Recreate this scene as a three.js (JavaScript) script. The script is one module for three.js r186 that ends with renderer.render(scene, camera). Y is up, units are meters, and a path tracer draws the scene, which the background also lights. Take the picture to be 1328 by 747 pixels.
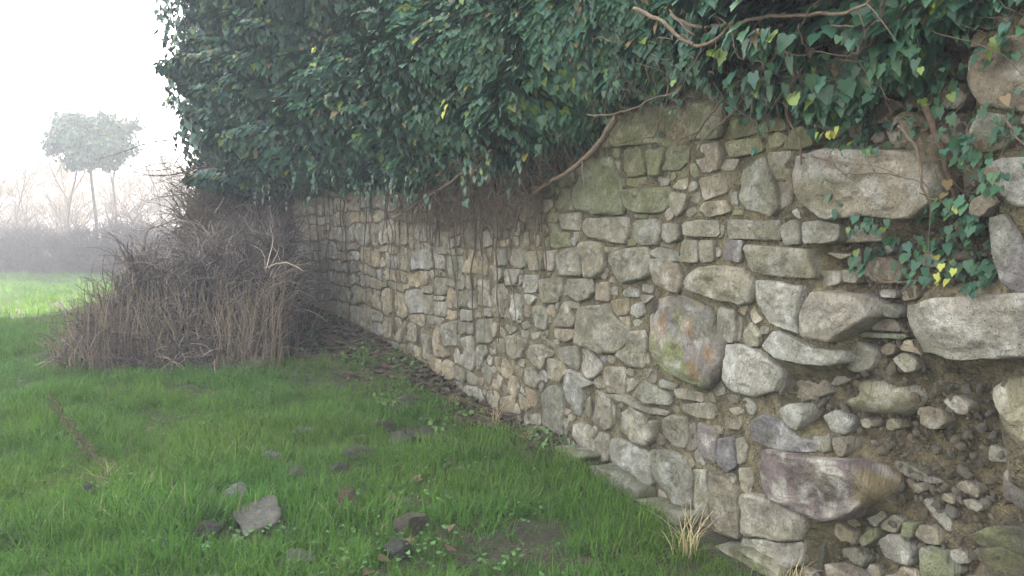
import * as THREE from 'three';
import { mergeGeometries, mergeVertices } from 'three/addons/utils/BufferGeometryUtils.js';
import { ImprovedNoise } from 'three/addons/math/ImprovedNoise.js';

// ---------------------------------------------------------------- camera, sky, sun, exposure
const scene = new THREE.Scene();
const camera = new THREE.PerspectiveCamera(39.44, 16 / 9, 0.1, 2000);
camera.position.set(0, 1.55, 0);
camera.rotation.set(-0.07042, 0, 0);
const renderer = new THREE.WebGLRenderer({ antialias: true });
renderer.setSize(1024, 576);
renderer.toneMapping = THREE.LinearToneMapping;
renderer.toneMappingExposure = 10.5;
renderer.shadowMap.enabled = true;

const SUN_AZ = 12 * Math.PI / 180, SUN_EL = 19 * Math.PI / 180;
const sunDir = new THREE.Vector3(Math.sin(SUN_AZ) * Math.cos(SUN_EL), Math.sin(SUN_EL), -Math.cos(SUN_AZ) * Math.cos(SUN_EL));
{
  // pale winter sky: thin bright cloud, whiter towards the horizon and round the sun
  const w = 256, h = 128, px = new Float32Array(w * h * 4), v = new THREE.Vector3();
  for (let j = 0; j < h; j++) for (let i = 0; i < w; i++) {
    const el = ((j + 0.5) / h - 0.5) * Math.PI, az = ((i + 0.5) / w - 0.5) * 2 * Math.PI;
    v.set(Math.cos(el) * Math.cos(az), Math.sin(el), Math.cos(el) * Math.sin(az));
    const up = Math.max(0, v.y), c = Math.max(0, v.dot(sunDir));
    const glow = 0.55 * Math.pow(c, 6) + 0.35 * Math.pow(c, 2), k = Math.pow(1 - up, 2.2);
    const o = (j * w + i) * 4, e = 0.5;
    px[o] = e * (0.56 + 0.22 * k + glow); px[o + 1] = e * (0.575 + 0.205 * k + glow * 0.98); px[o + 2] = e * (0.60 + 0.165 * k + glow * 0.90); px[o + 3] = 1;
  }
  const sky = new THREE.DataTexture(px, w, h, THREE.RGBAFormat, THREE.FloatType);
  sky.mapping = THREE.EquirectangularReflectionMapping; sky.magFilter = THREE.LinearFilter; sky.minFilter = THREE.LinearFilter;
  sky.wrapS = THREE.RepeatWrapping; sky.needsUpdate = true;
  scene.background = sky; scene.environment = sky;
}
const sun = new THREE.DirectionalLight(0xfff3e2, 5);
sun.target.position.set(-4, 0, -14); sun.position.copy(sunDir).multiplyScalar(60).add(sun.target.position);
sun.castShadow = true; sun.shadow.mapSize.set(2048, 2048);
Object.assign(sun.shadow.camera, { left: -40, right: 40, top: 40, bottom: -40, near: 1, far: 160 });
scene.add(sun, sun.target);
scene.fog = new THREE.FogExp2(0xeaf0fc, 0.0075);

// ---------------------------------------------------------------- helpers
function rng(seed) { let a = seed >>> 0; return () => { a = (a + 0x6D2B79F5) | 0; let t = Math.imul(a ^ (a >>> 15), 1 | a); t = (t + Math.imul(t ^ (t >>> 7), 61 | t)) ^ t; return ((t ^ (t >>> 14)) >>> 0) / 4294967296; }; }
// ImprovedNoise has a fixed table, so it is the same on every run
const PN = new ImprovedNoise();
const nz = (x, y, z) => PN.noise(x + 100.37, y + 50.71, z + 75.13);
const fbm = (x, y, z, o = 4) => { let a = 0, k = 1, f = 1; for (let i = 0; i < o; i++) { a += k * nz(x * f, y * f, z * f); k *= 0.5; f *= 2.03; } return a; };
const clamp = (x, a, b) => Math.min(b, Math.max(a, x)), mix = (a, b, t) => a + (b - a) * t;
const sm = (a, b, x) => { const t = clamp((x - a) / (b - a), 0, 1); return t * t * (3 - 2 * t); };
function interp(x, xs, ys) { if (x <= xs[0]) return ys[0]; for (let i = 1; i < xs.length; i++) if (x <= xs[i]) return mix(ys[i - 1], ys[i], (x - xs[i - 1]) / (xs[i] - xs[i - 1])); return ys[ys.length - 1]; }
const V = (x, y, z) => new THREE.Vector3(x, y, z);
const taken = {};
function numbered(n) { const k = taken[n] = (taken[n] ?? -1) + 1; return k ? n + '_' + String(k).padStart(3, '0') : n; }
function tag(o, label, category, group) { o.userData.label = label; o.userData.category = category; if (group) o.userData.group = group; return o; }
function shade(o) { o.traverse(m => { if (m.isMesh) { m.castShadow = true; m.receiveShadow = true; } }); return o; }
function thing(name, label, category, pos, group) { const g = new THREE.Group(); g.name = numbered(name); g.position.copy(pos); tag(g, label, category, group); scene.add(g); return g; }
function part(name, geo, mat, parent, kind) { const m = new THREE.Mesh(geo, mat); m.name = name; m.castShadow = m.receiveShadow = true; if (kind) m.userData.kind = kind; parent.add(m); return m; }
function geoOf(pos, idx, col, uv) {
  const g = new THREE.BufferGeometry();
  g.setAttribute('position', new THREE.Float32BufferAttribute(pos, 3));
  if (col) g.setAttribute('color', new THREE.Float32BufferAttribute(col, 3));
  if (uv) g.setAttribute('uv', new THREE.Float32BufferAttribute(uv, 2));
  g.setIndex(idx); g.computeVertexNormals(); return g;
}
// a bent tapering stem through points, `sides` faces round; radius may be a number or a function of 0..1
function stemInto(acc, pts, r0, r1, sides = 5, uvs = 1) {
  const n = pts.length, t = V(), a = V(), b = V(), p = V(); let base = acc.pos.length / 3;
  for (let i = 0; i < n; i++) {
    t.subVectors(pts[Math.min(n - 1, i + 1)], pts[Math.max(0, i - 1)]).normalize();
    a.set(Math.abs(t.y) > 0.9 ? 1 : 0, Math.abs(t.y) > 0.9 ? 0 : 1, 0).cross(t).normalize(); b.crossVectors(t, a);
    const r = mix(r0, r1, i / (n - 1));
    for (let k = 0; k < sides; k++) { const q = k / sides * Math.PI * 2; p.copy(pts[i]).addScaledVector(a, Math.cos(q) * r).addScaledVector(b, Math.sin(q) * r); acc.pos.push(p.x, p.y, p.z); acc.uv.push(k / sides * 0.2, i * 0.1 * uvs); }
  }
  for (let i = 0; i < n - 1; i++) for (let k = 0; k < sides; k++) { const k2 = (k + 1) % sides, A = base + i * sides + k, B = base + i * sides + k2, C = A + sides, D = B + sides; acc.idx.push(A, B, C, B, D, C); }
}
const acc = () => ({ pos: [], idx: [], uv: [], col: [] });
const accGeo = a => geoOf(a.pos, a.idx, a.col.length ? a.col : null, a.uv.length ? a.uv : null);
function smoothPts(pts, per = 4) { return new THREE.CatmullRomCurve3(pts).getPoints((pts.length - 1) * per); }

// ---------------------------------------------------------------- textures (grain only)
function tileNoise(size, cells, seed) {
  const r = rng(seed), g = new Float32Array(cells * cells); for (let i = 0; i < g.length; i++) g[i] = r();
  const out = new Float32Array(size * size);
  for (let y = 0; y < size; y++) { const fy = y / size * cells, y0 = Math.floor(fy), ty = fy - y0, wy = ty * ty * (3 - 2 * ty), a = (y0 % cells) * cells, b = ((y0 + 1) % cells) * cells;
    for (let x = 0; x < size; x++) { const fx = x / size * cells, x0 = Math.floor(fx), tx = fx - x0, wx = tx * tx * (3 - 2 * tx), c = x0 % cells, d = (x0 + 1) % cells;
      out[y * size + x] = (g[a + c] * (1 - wx) + g[a + d] * wx) * (1 - wy) + (g[b + c] * (1 - wx) + g[b + d] * wx) * wy; } }
  return out;
}
function layered(size, list, seed) { const o = new Float32Array(size * size); list.forEach(([c, w], i) => { const t = tileNoise(size, c, seed + i * 17); for (let k = 0; k < o.length; k++) o[k] += (t[k] - 0.5) * w; }); return o; }
function tex(size, fn, srgb, rx = 1, ry = 1) {
  const d = new Uint8Array(size * size * 4), c = [0, 0, 0];
  for (let i = 0; i < size * size; i++) { fn(i, c); d[i * 4] = clamp(c[0], 0, 1) * 255; d[i * 4 + 1] = clamp(c[1], 0, 1) * 255; d[i * 4 + 2] = clamp(c[2], 0, 1) * 255; d[i * 4 + 3] = 255; }
  const t = new THREE.DataTexture(d, size, size); t.wrapS = t.wrapT = THREE.RepeatWrapping; t.magFilter = THREE.LinearFilter; t.minFilter = THREE.LinearMipmapLinearFilter; t.generateMipmaps = true;
  if (srgb) t.colorSpace = THREE.SRGBColorSpace; t.repeat.set(rx, ry); t.needsUpdate = true; return t;
}
const TS = 1024;
const stA = layered(TS, [[5, .5], [13, .5], [37, .5], [91, .5], [233, .5], [500, .5]], 11), stB = layered(TS, [[9, .6], [29, .6], [70, .5], [150, .3]], 51), stC = layered(TS, [[60, .6], [140, .7], [300, .5]], 91);
// stone: mineral speckle, pale crusts of lichen, darker weathered pits
const stoneMap = tex(TS, (i, c) => {
  const a = stA[i], l = sm(.22, .42, stB[i]), sp = sm(.42, .6, stC[i]), pit = sm(.3, .6, -stC[i] - .3 * stB[i]);
  const v = .74 + .20 * a;
  c[0] = mix(v * 1.0, .97, l * .5 + sp * .5) * (1 - .38 * pit); c[1] = mix(v * .985, .97, l * .5 + sp * .5) * (1 - .36 * pit); c[2] = mix(v * .95, .95, l * .5 + sp * .5) * (1 - .36 * pit);
}, true, 1.6, 1.6);
const stoneBump = tex(TS, (i, c) => { c[0] = c[1] = c[2] = .5 + .32 * stA[i] + .25 * stB[i] + .12 * stC[i]; }, false, 1.6, 1.6);
const earthA = layered(512, [[7, .6], [19, .6], [47, .6], [120, .6], [250, .4]], 131), earthB = layered(512, [[40, .6], [90, .6], [170, .5]], 171);
const mortarMap = tex(512, (i, c) => { const g = sm(.2, .5, earthB[i]), v = .62 + .3 * earthA[i]; c[0] = mix(v, .85, g * .5); c[1] = mix(v * .95, .82, g * .5); c[2] = mix(v * .84, .74, g * .5); }, true, 1.3, 1.3);
const mortarBump = tex(512, (i, c) => { c[0] = c[1] = c[2] = .5 + .3 * earthA[i] + .35 * earthB[i]; }, false, 1.3, 1.3);
const soilMap = tex(512, (i, c) => { const v = .5 + .25 * earthA[i], g = sm(-.05, .25, earthB[i]); c[0] = mix(v * .46, v * .36, g); c[1] = mix(v * .40, v * .50, g); c[2] = mix(v * .30, v * .20, g); }, true, .7, .7);
const barkBump = tex(256, (() => { const b = layered(256, [[8, .5], [24, .6], [64, .5]], 301); return (i, c) => { c[0] = c[1] = c[2] = .5 + .5 * b[i]; }; })(), false, 4, 2);
const barkMap = tex(256, (() => { const b = layered(256, [[6, .5], [21, .6], [50, .5]], 331); return (i, c) => { const v = .78 + .3 * b[i]; c[0] = v; c[1] = v * .97; c[2] = v * .93; }; })(), true, 4, 2);
const lin = (r, g, b) => new THREE.Color().setRGB(r, g, b);
const M = {
  stone: new THREE.MeshStandardMaterial({ map: stoneMap, bumpMap: stoneBump, bumpScale: 0.012, roughness: 0.93, vertexColors: true }),
  mortar: new THREE.MeshStandardMaterial({ map: mortarMap, bumpMap: mortarBump, bumpScale: 0.02, roughness: 1, vertexColors: true }),
  soil: new THREE.MeshStandardMaterial({ map: soilMap, bumpMap: mortarBump, bumpScale: 0.02, roughness: 1 }),
  vine: new THREE.MeshStandardMaterial({ map: barkMap, bumpMap: barkBump, bumpScale: 0.004, roughness: .95, color: lin(.28, .225, .165) }),
  root: new THREE.MeshStandardMaterial({ map: barkMap, bumpMap: barkBump, bumpScale: 0.003, roughness: .95, color: lin(.19, .14, .10) }),
  bark: new THREE.MeshStandardMaterial({ map: barkMap, bumpMap: barkBump, bumpScale: 0.01, roughness: 1, color: lin(.13, .11, .085) }),
  paleBark: new THREE.MeshStandardMaterial({ map: barkMap, roughness: 1, color: lin(.22, .175, .125) }),
  ivy: new THREE.MeshPhysicalMaterial({ color: 0xffffff, roughness: .45, specularIntensity: .65, side: THREE.DoubleSide }),
  grass: new THREE.MeshPhysicalMaterial({ color: 0xffffff, roughness: .85, specularIntensity: .5, side: THREE.DoubleSide, transmission: .45, thickness: 0 }),
  dry: new THREE.MeshStandardMaterial({ color: 0xffffff, roughness: .9, side: THREE.DoubleSide }),
  twig: new THREE.MeshStandardMaterial({ color: 0xffffff, roughness: .95, side: THREE.DoubleSide }),
  litter: new THREE.MeshStandardMaterial({ color: 0xffffff, roughness: .95, side: THREE.DoubleSide }),
  dock: new THREE.MeshStandardMaterial({ color: lin(.12, .085, .06), roughness: .95, side: THREE.DoubleSide }),
};

// ---------------------------------------------------------------- the line of the wall, in metres
// s runs along the foot of the wall away from the viewer, h is height, d the distance in front of the face
const wallX = D => 2.826 - 0.4156 * D - (D > 6 ? 0.0185 * (D - 6) ** 2 : 0);
const wTab = []; { let s = 0, px = wallX(.6), pD = .6; for (let i = 0; i <= 2560; i++) { const D = .6 + i * .005, x = wallX(D); s += Math.hypot(x - px, D - pD); px = x; pD = D; const dx = (wallX(D + .01) - wallX(D - .01)) / .02, l = Math.hypot(1, dx); wTab.push([s, x, D, -1 / l, dx / l]); } }
const S_END = wTab[wTab.length - 1][0];
function wAt(s) { let a = 0, b = wTab.length - 1; while (b - a > 1) { const m = (a + b) >> 1; if (wTab[m][0] <= s) a = m; else b = m; } const t = (s - wTab[a][0]) / (wTab[b][0] - wTab[a][0]), A = wTab[a], B = wTab[b]; return [0, mix(A[1], B[1], t), mix(A[2], B[2], t), mix(A[3], B[3], t), mix(A[4], B[4], t)]; }
function W(s, h, d, out = V()) { const w = wAt(s); return out.set(w[1] + w[3] * d, h, -(w[2] + w[4] * d)); }
function wallGap(x, z) { const D = clamp(-z, .6, 13.4), dx = (wallX(D + .01) - wallX(D - .01)) / .02; return (wallX(D) - x) / Math.hypot(1, dx); }   // metres in front of the face

// ---------------------------------------------------------------- ground
function groundY(x, z) {
  const D = -z, gap = wallGap(x, z);
  const bank = interp(D, [0, 6.5, 8, 9.5, 11, 13, 16, 20], [-.02, -.06, 0, .14, .30, .46, .40, .05]);
  let y = bank * Math.exp(-((Math.max(0, gap) / 1.25) ** 2));
  y += .05 * nz(x * .35, 0, z * .35) + .025 * nz(x * 1.3, 3, z * 1.3) + .012 * nz(x * 4, 5, z * 4);
  y += .18 * sm(30, 90, D);
  return y;
}
{
  const N = 240, P = [], U = [], I = [], wq = t => Math.sinh(t * 5.2) / Math.sinh(5.2);
  for (let j = 0; j <= N; j++) for (let i = 0; i <= N; i++) { const x = -3 + 160 * wq(i / N * 2 - 1), z = -7 + 170 * wq(j / N * 2 - 1); P.push(x, groundY(x, z), z); U.push(x, z); }
  for (let j = 0; j < N; j++) for (let i = 0; i < N; i++) { const a = j * (N + 1) + i, b = a + 1, c = a + N + 1, d = c + 1; I.push(a, c, b, b, c, d); }
  const m = new THREE.Mesh(geoOf(P, I, null, U), M.soil); m.name = 'ground'; m.userData.kind = 'structure'; m.receiveShadow = true; scene.add(m);
}
// stones of the wall: kind, distance of the face in front of the wall line, then the outline as (s, h) pairs, all in millimetres; largest in view first
const STONES = [
[1,50,2702,1260,2593,1299,2405,1324,2199,1349,2041,1349,2021,1172,2255,1126,2486,1083,2601,1104,2662,1169],
[4,70,3279,1875,3118,1903,2810,1868,2666,1844,2610,1720,2598,1663,2690,1594,2877,1612,3129,1603,3248,1679,3286,1790],
[7,30,2374,998,2335,1046,2213,1076,2075,1065,2065,845,2199,784,2283,815,2343,909],
[4,30,2472,2158,2415,2186,2319,2203,2163,2157,2154,1964,2280,1945,2420,1982,2477,2065],
[9,70,3486,497,3424,523,3208,542,2960,591,2865,584,2795,533,2812,480,2910,384,3014,308,3126,287,3261,287,3431,278,3481,348],
[8,30,4557,1088,4449,1153,4213,1197,4037,1168,3928,1144,3884,1026,3818,1002,3826,823,3915,709,4126,714,4357,737,4490,771,4553,874],
[1,40,2377,1780,2320,1796,2226,1791,2114,1755,2108,1646,2258,1631,2328,1680],
[2,20,5033,2352,4267,2260,4250,2190,4308,2060,4652,2072,4989,2086,5022,2193],
[1,60,3157,1290,2995,1285,2902,1276,2850,1210,2949,1152,3074,1072,3238,1085,3247,1171,3207,1235],
[3,20,2381,1590,2325,1607,2282,1550,2224,1449,2182,1362,2246,1340,2314,1367,2362,1470],
[2,30,5386,2046,5023,2031,4911,1881,4861,1782,4849,1651,5237,1664,5487,1706,5500,1841],
[1,30,3649,234,3518,265,3216,260,3225,149,3362,88,3526,53,3643,18],
[1,40,3791,966,3706,985,3541,968,3366,899,3425,800,3556,746,3710,740,3793,797],
[0,40,4163,1293,4043,1358,3842,1374,3669,1366,3574,1295,3582,1211,3664,1186,3889,1195,4154,1234],
[7,-40,3039,904,2914,934,2834,908,2751,939,2713,884,2738,833,2830,794,2969,776,3099,774,3107,807,2994,854],
[3,-40,2348,708,2252,748,2198,750,2191,594,2244,569,2285,576,2351,603],
[0,40,5383,1026,4992,1080,4991,1020,4871,972,4737,937,4810,841,4927,765,5155,733,5288,752,5463,766,5429,902],
[0,30,3681,1483,3450,1478,3236,1469,3222,1405,3190,1346,3280,1337,3513,1343,3626,1361],
[10,120,3773,-66,3543,-1,3400,-13,3281,-27,3330,-114,3642,-216,3771,-147],
[1,30,3575,1312,3458,1314,3266,1299,3269,1211,3291,1139,3283,1087,3478,1110,3564,1214],
[0,20,4507,242,4302,283,4168,284,4091,207,4096,8,4236,-15,4462,102],
[2,20,3480,2291,3515,2360,3513,2462,3413,2479,3329,2469,3217,2441,3287,2334,3320,2286,3372,2281,3417,2275],
[6,-50,2456,431,2375,495,2262,534,2194,511,2191,446,2417,409],
[0,20,3935,261,3803,268,3684,232,3677,-16,3793,-38,3894,0,3923,138],
[0,30,3687,1845,3552,1909,3484,1816,3449,1743,3436,1663,3477,1621,3646,1661,3688,1693],
[1,40,3517,995,3425,1085,3247,1049,3198,1038,3050,1041,3032,994,3081,970,3218,957,3408,955],
[2,20,4207,2252,3860,2209,3850,2114,3886,2024,4101,2047,4180,2047],
[1,30,4979,186,4879,221,4509,215,4479,25,4610,-34,4758,-9,4936,33],
[3,20,3586,611,3516,665,3421,666,3302,602,3169,617,3168,573,3326,526,3471,514,3583,525],
[1,20,2317,2322,2343,2243,2413,2244,2451,2264,2501,2311,2455,2369,2385,2364],
[0,20,2349,1826,2427,1826,2467,1896,2432,1964,2369,1952,2321,1937,2306,1880],
[1,20,3647,-2,3524,44,3348,83,3236,132,3231,28,3370,-55,3535,-62,3639,-42],
[2,10,3429,2083,3523,2103,3578,2115,3696,2118,3648,2216,3617,2281,3548,2294,3490,2278,3436,2242,3407,2171],
[0,30,5005,1398,4840,1442,4568,1456,4527,1375,4555,1272,4835,1218,4913,1243,5005,1338],
[2,10,3139,2292,3154,2389,3081,2449,2986,2455,2949,2369,3003,2315,3051,2285],
[2,20,4880,1812,4367,1805,4335,1769,4341,1699,4443,1653,4700,1663,4820,1704],
[6,-30,2401,404,2314,443,2217,425,2215,381,2353,325],
[0,20,3800,1612,3552,1597,3423,1603,3414,1506,3699,1511,3806,1514],
[0,20,5395,1639,4804,1640,4792,1558,4837,1466,5337,1511,5406,1570],
[6,-60,3301,201,3169,228,3161,16,3299,-21],
[2,10,2617,2274,2667,2266,2686,2317,2682,2391,2604,2396,2511,2365,2583,2293],
[5,-70,2745,1911,2792,1909,2826,1894,2879,1903,2914,1956,2877,2007,2831,2028,2787,2015,2746,2000,2705,1956],
[0,30,4882,382,4749,454,4584,435,4556,384,4438,439,4436,337,4528,258,4670,242,4880,271],
[4,-80,3430,861,3335,895,3298,874,3202,881,3176,825,3355,745,3459,734,3473,769],
[2,10,4030,2455,4060,2344,4069,2259,4164,2277,4207,2278,4289,2271,4315,2346,4292,2424,4226,2477,4141,2477],
[10,140,4503,-49,4353,-13,4173,-11,4005,22,4021,-58,4189,-150,4391,-176],
[0,-70,3127,1044,3072,1078,3024,1086,2979,1072,2917,1046,2939,984,2981,954,3022,945,3067,950,3122,978],
[10,160,5029,1,4923,41,4685,38,4482,21,4463,-48,4644,-105,4880,-129,4964,-73],
[0,30,6043,283,5959,364,5823,395,5691,361,5701,46,5820,30,6042,39],
[1,-70,2810,2261,2747,2259,2682,2244,2688,2175,2740,2151,2792,2149,2856,2195],
[0,-70,3257,2169,3302,2221,3259,2273,3211,2292,3165,2293,3117,2275,3091,2224,3114,2172,3168,2166,3205,2164],
[1,20,5666,548,5421,543,5216,513,5363,477,5372,366,5453,234,5650,254,5690,418],
[4,20,4519,1384,4388,1393,4246,1358,4214,1273,4258,1200,4400,1217,4517,1256],
[6,-160,2933,1566,2819,1581,2745,1535,2785,1473,2909,1480],
[0,20,3288,1589,3182,1596,3058,1578,3066,1513,3155,1495,3272,1498],
[0,20,4755,925,4608,951,4580,870,4602,715,4785,705,4941,752,4807,850],
[4,-70,2820,1351,2886,1338,2930,1333,3005,1371,2960,1443,2890,1445,2826,1424],
[0,30,5450,1462,5317,1485,5099,1467,5107,1293,5202,1237,5376,1233],
[4,10,4114,2015,3899,2010,3865,1944,3894,1867,4040,1861,4127,1942],
[2,10,3785,2237,3852,2181,3900,2241,3914,2313,3887,2386,3806,2360,3763,2358,3712,2338,3683,2278,3741,2242],
[4,-100,2707,1824,2634,1841,2601,1695,2683,1684],
[1,-70,2780,312,2712,287,2721,210,2787,199,2841,201,2885,255,2832,300],
[2,20,2811,2272,2836,2325,2801,2376,2735,2394,2708,2333,2707,2276,2762,2274],
[0,-140,2679,651,2546,697,2503,624,2559,608,2686,602],
[0,10,4071,233,3974,260,3955,159,3928,136,3925,-1,4046,-9,4075,47],
[2,-20,2635,325,2549,327,2481,274,2630,214],
[4,-200,2656,790,2565,817,2508,786,2546,732,2653,713],
[0,20,4736,1616,4476,1622,4425,1559,4456,1473,4625,1466,4733,1503],
[4,-140,2672,1430,2525,1441,2517,1373,2652,1360],
[0,-100,2425,773,2302,776,2247,784,2246,743,2294,737,2422,716],
[5,0,4089,-191,4133,-191,4225,-198,4207,-117,4180,-60,4118,-70,4069,-40,3973,-44,3959,-137,4022,-196],
[0,30,5830,1376,5600,1432,5455,1440,5394,1238,5750,1231],
[10,160,5787,-79,5522,23,5231,53,5140,34,5276,-67,5445,-125,5678,-143],
[5,-70,3211,1954,3269,1954,3321,2017,3259,2070,3197,2069,3146,2033,3148,1964],
[0,20,4363,454,4284,499,4148,510,4137,390,4173,328,4280,328,4352,365],
[3,20,4038,508,3881,510,3862,324,3984,333,4035,389],
[0,0,3534,1923,3377,1916,3372,1796,3508,1790,3514,1834],
[4,-120,2410,1089,2270,1113,2267,1053,2385,1037],
[2,0,5390,2288,5098,2282,5049,2097,5342,2105],
[1,-70,3084,2141,3061,2207,3003,2225,2940,2212,2925,2145,2981,2121,3020,2121],
[0,20,4692,557,4587,648,4466,627,4287,606,4301,549,4584,506,4692,528],
[1,-100,2701,478,2666,500,2613,475,2547,496,2528,443,2575,396,2654,438],
[0,20,5221,470,5123,467,4997,439,4974,269,5055,230,5228,243],
[2,10,4880,2057,4686,2053,4623,1973,4612,1889,4754,1882,4876,1897],
[1,20,5581,142,5411,203,5228,200,5203,56,5270,-10,5409,3,5530,51],
[1,10,7870,225,8015,235,8135,305,8050,395,7890,415,7895,495,7785,525,7635,555,7530,490,7535,400,7530,335,7525,255,7640,215,7765,230],
[0,10,5097,648,4846,687,4806,575,4833,516,5063,473,5095,550],
[4,-40,3112,1558,2879,1558,2878,1511,3116,1500],
[0,10,4079,1832,3861,1850,3826,1746,4027,1714],
[0,20,3876,1157,3736,1145,3737,987,3805,983,3877,1002],
[2,10,4391,2025,4187,2023,4155,1944,4257,1892,4437,1900],
[4,-80,3065,2102,2935,2092,2912,1996,3016,1999],
[4,-100,2586,1794,2517,1797,2500,1690,2568,1676],
[2,20,3826,2003,3578,2000,3554,1931,3691,1921,3811,1924],
[5,-70,2669,2090,2614,2103,2582,2074,2555,2038,2589,2006,2628,2009,2677,2030],
[2,20,3242,1990,3214,1929,3283,1924,3318,1915,3424,1937,3357,2013,3290,2018],
[1,20,7360,-195,7495,-190,7590,-185,7715,-195,7800,-140,7810,-70,7800,0,7735,60,7615,65,7510,85,7390,70,7330,10,7300,-55,7315,-125],
[0,20,6117,1179,5749,1211,5723,1133,5800,1024,6017,995,6130,1058],
[4,-70,2698,792,2716,852,2657,869,2615,868,2575,833,2611,794,2648,784],
[0,30,4164,1600,4036,1611,3894,1601,3886,1525,4033,1520,4169,1528],
[3,20,3857,459,3747,496,3711,355,3788,298,3854,336],
[4,0,2419,1603,2469,1610,2464,1662,2426,1676,2391,1683,2345,1654,2394,1625],
[1,-70,3065,668,3111,650,3160,661,3207,717,3145,754,3096,752,3033,728],
[0,20,5623,1206,5283,1230,5248,1143,5336,1083,5475,1056,5608,1096],
[5,20,7330,2240,7175,2270,7065,2270,6925,2245,6900,2100,7025,2035,7075,1985,7150,1980,7205,2025,7285,2090],
[5,0,8555,1975,8565,1890,8575,1805,8705,1775,8820,1775,8925,1775,9050,1785,9140,1845,9130,1925,9145,2020,9010,2055,8875,2035,8775,2040,8635,2040],
[4,-60,2455,2234,2351,2232,2340,2173,2444,2184],
[0,-70,3443,2058,3488,2132,3400,2147,3352,2151,3314,2110,3330,2051,3386,2046],
[4,-180,2911,401,2796,453,2766,406,2858,334,2899,354],
[1,10,5437,724,5321,735,5144,670,5143,596,5274,532,5424,583],
[0,10,4193,579,3939,638,3891,623,3908,553,4032,534,4200,538],
[2,20,4617,2027,4401,2034,4399,1972,4462,1879,4562,1881,4597,1943],
[6,-200,2909,658,2813,689,2695,702,2703,669,2888,622],
[0,-70,2587,2305,2552,2281,2559,2237,2598,2230,2636,2229,2676,2272,2622,2296],
[1,-120,2855,598,2797,602,2741,589,2625,576,2676,553,2804,548,2858,565],
[1,20,9165,1340,9045,1365,8965,1420,8845,1420,8705,1400,8645,1325,8660,1250,8650,1165,8775,1135,8890,1140,8980,1140,9150,1105,9215,1190,9225,1270],
[0,10,8385,585,7915,680,7880,425,8350,365],
[2,0,3693,2368,3660,2437,3583,2433,3551,2373,3550,2309,3613,2313,3659,2316],
[4,0,3507,1775,3371,1775,3358,1682,3460,1642,3473,1730],
[1,0,3357,745,3314,753,3256,738,3275,681,3309,634,3371,647,3418,705],
[4,-160,3169,598,3060,668,2955,676,2934,648,3079,594],
[0,10,7100,1045,6785,1065,6785,815,7070,790],
[0,10,7475,720,7070,775,7105,550,7475,505],
[0,10,5826,677,5485,740,5449,678,5471,565,5682,576,5812,615],
[0,10,5212,128,5136,199,5011,208,5007,32,5133,-7,5210,-1],
[4,-80,2832,2062,2786,2109,2708,2096,2716,2033,2831,2044],
[4,-100,2647,1987,2582,1984,2561,1891,2623,1892],
[2,10,3792,2108,3616,2093,3614,2026,3790,2015],
[0,20,6301,633,6124,668,5873,642,5900,603,6010,575,6066,469,6241,491,6330,553],
[2,10,5956,1613,5822,1606,5769,1548,5617,1537,5628,1437,5847,1422,5927,1443],
[5,10,8555,45,8460,30,8380,15,8245,10,8200,-60,8210,-135,8290,-195,8415,-190,8500,-190,8575,-175,8755,-185,8750,-100,8740,-25,8690,45],
[0,20,3419,1572,3338,1603,3293,1576,3296,1493,3384,1488],
[0,-70,2623,1859,2659,1853,2694,1851,2730,1890,2691,1926,2650,1923,2624,1899],
[5,20,9785,2065,9675,2050,9545,2015,9550,1930,9560,1850,9685,1810,9795,1800,9895,1790,10035,1785,10115,1855,10105,1930,10100,2005,10060,2095,9895,2085],
[0,10,5783,1673,5450,1683,5425,1602,5460,1554,5769,1565],
[0,10,7065,1070,6860,1100,6780,970,6860,815,7070,825],
[0,20,4190,1502,4061,1503,4072,1382,4232,1380],
[0,10,8215,1295,7795,1310,7835,1080,8215,1075],
[5,10,9615,820,9485,815,9460,735,9430,675,9390,590,9490,535,9625,540,9725,550,9855,540,9935,600,9930,675,9920,750,9890,845,9730,825],
[0,20,6760,657,6432,709,6462,513,6609,468,6760,520],
[0,20,4037,1673,3997,1705,3827,1707,3795,1651,3876,1637,3982,1623],
[0,20,5901,839,5666,1046,5590,962,5493,938,5540,867,5874,836],
[3,-200,2709,1012,2625,1048,2559,1028,2518,998,2589,993],
[1,30,9390,875,8920,915,8880,665,9285,610],
[0,10,9355,1340,9265,1300,9260,1230,9260,1165,9290,1085,9435,1095,9535,1100,9630,1110,9760,1135,9760,1215,9760,1290,9715,1370,9565,1365,9460,1360],
[2,0,5674,1995,5734,1980,5814,2017,5816,2108,5765,2183,5677,2143,5621,2143,5546,2110,5558,2029,5632,2008],
[1,-80,2967,1183,2844,1195,2809,1146,2961,1136],
[0,-40,2967,1243,2838,1254,2791,1227,2799,1203,2935,1206],
[6,-120,2693,1520,2610,1527,2590,1469,2674,1455],
[0,-70,2642,399,2601,386,2593,341,2633,332,2655,328,2705,340,2685,388],
[3,20,3822,1507,3693,1502,3707,1395,3825,1407],
[2,0,5741,1864,5615,1847,5553,1696,5714,1700,5910,1722],
[4,-70,2536,868,2562,875,2604,903,2562,931,2530,931,2490,917,2499,874],
[0,0,3706,344,3602,373,3586,309,3627,228,3687,239],
[5,10,9485,1655,9370,1625,9365,1550,9370,1485,9380,1405,9515,1400,9610,1395,9735,1375,9835,1420,9830,1495,9825,1555,9830,1640,9710,1670,9595,1660],
[5,20,10660,255,10765,195,10910,180,11055,200,11100,290,11095,360,11100,420,11100,505,11010,585,10855,570,10710,550,10660,465,10665,395,10670,340],
[4,-70,3004,2250,3039,2251,3086,2284,3038,2316,3003,2328,2964,2308,2961,2260],
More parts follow.
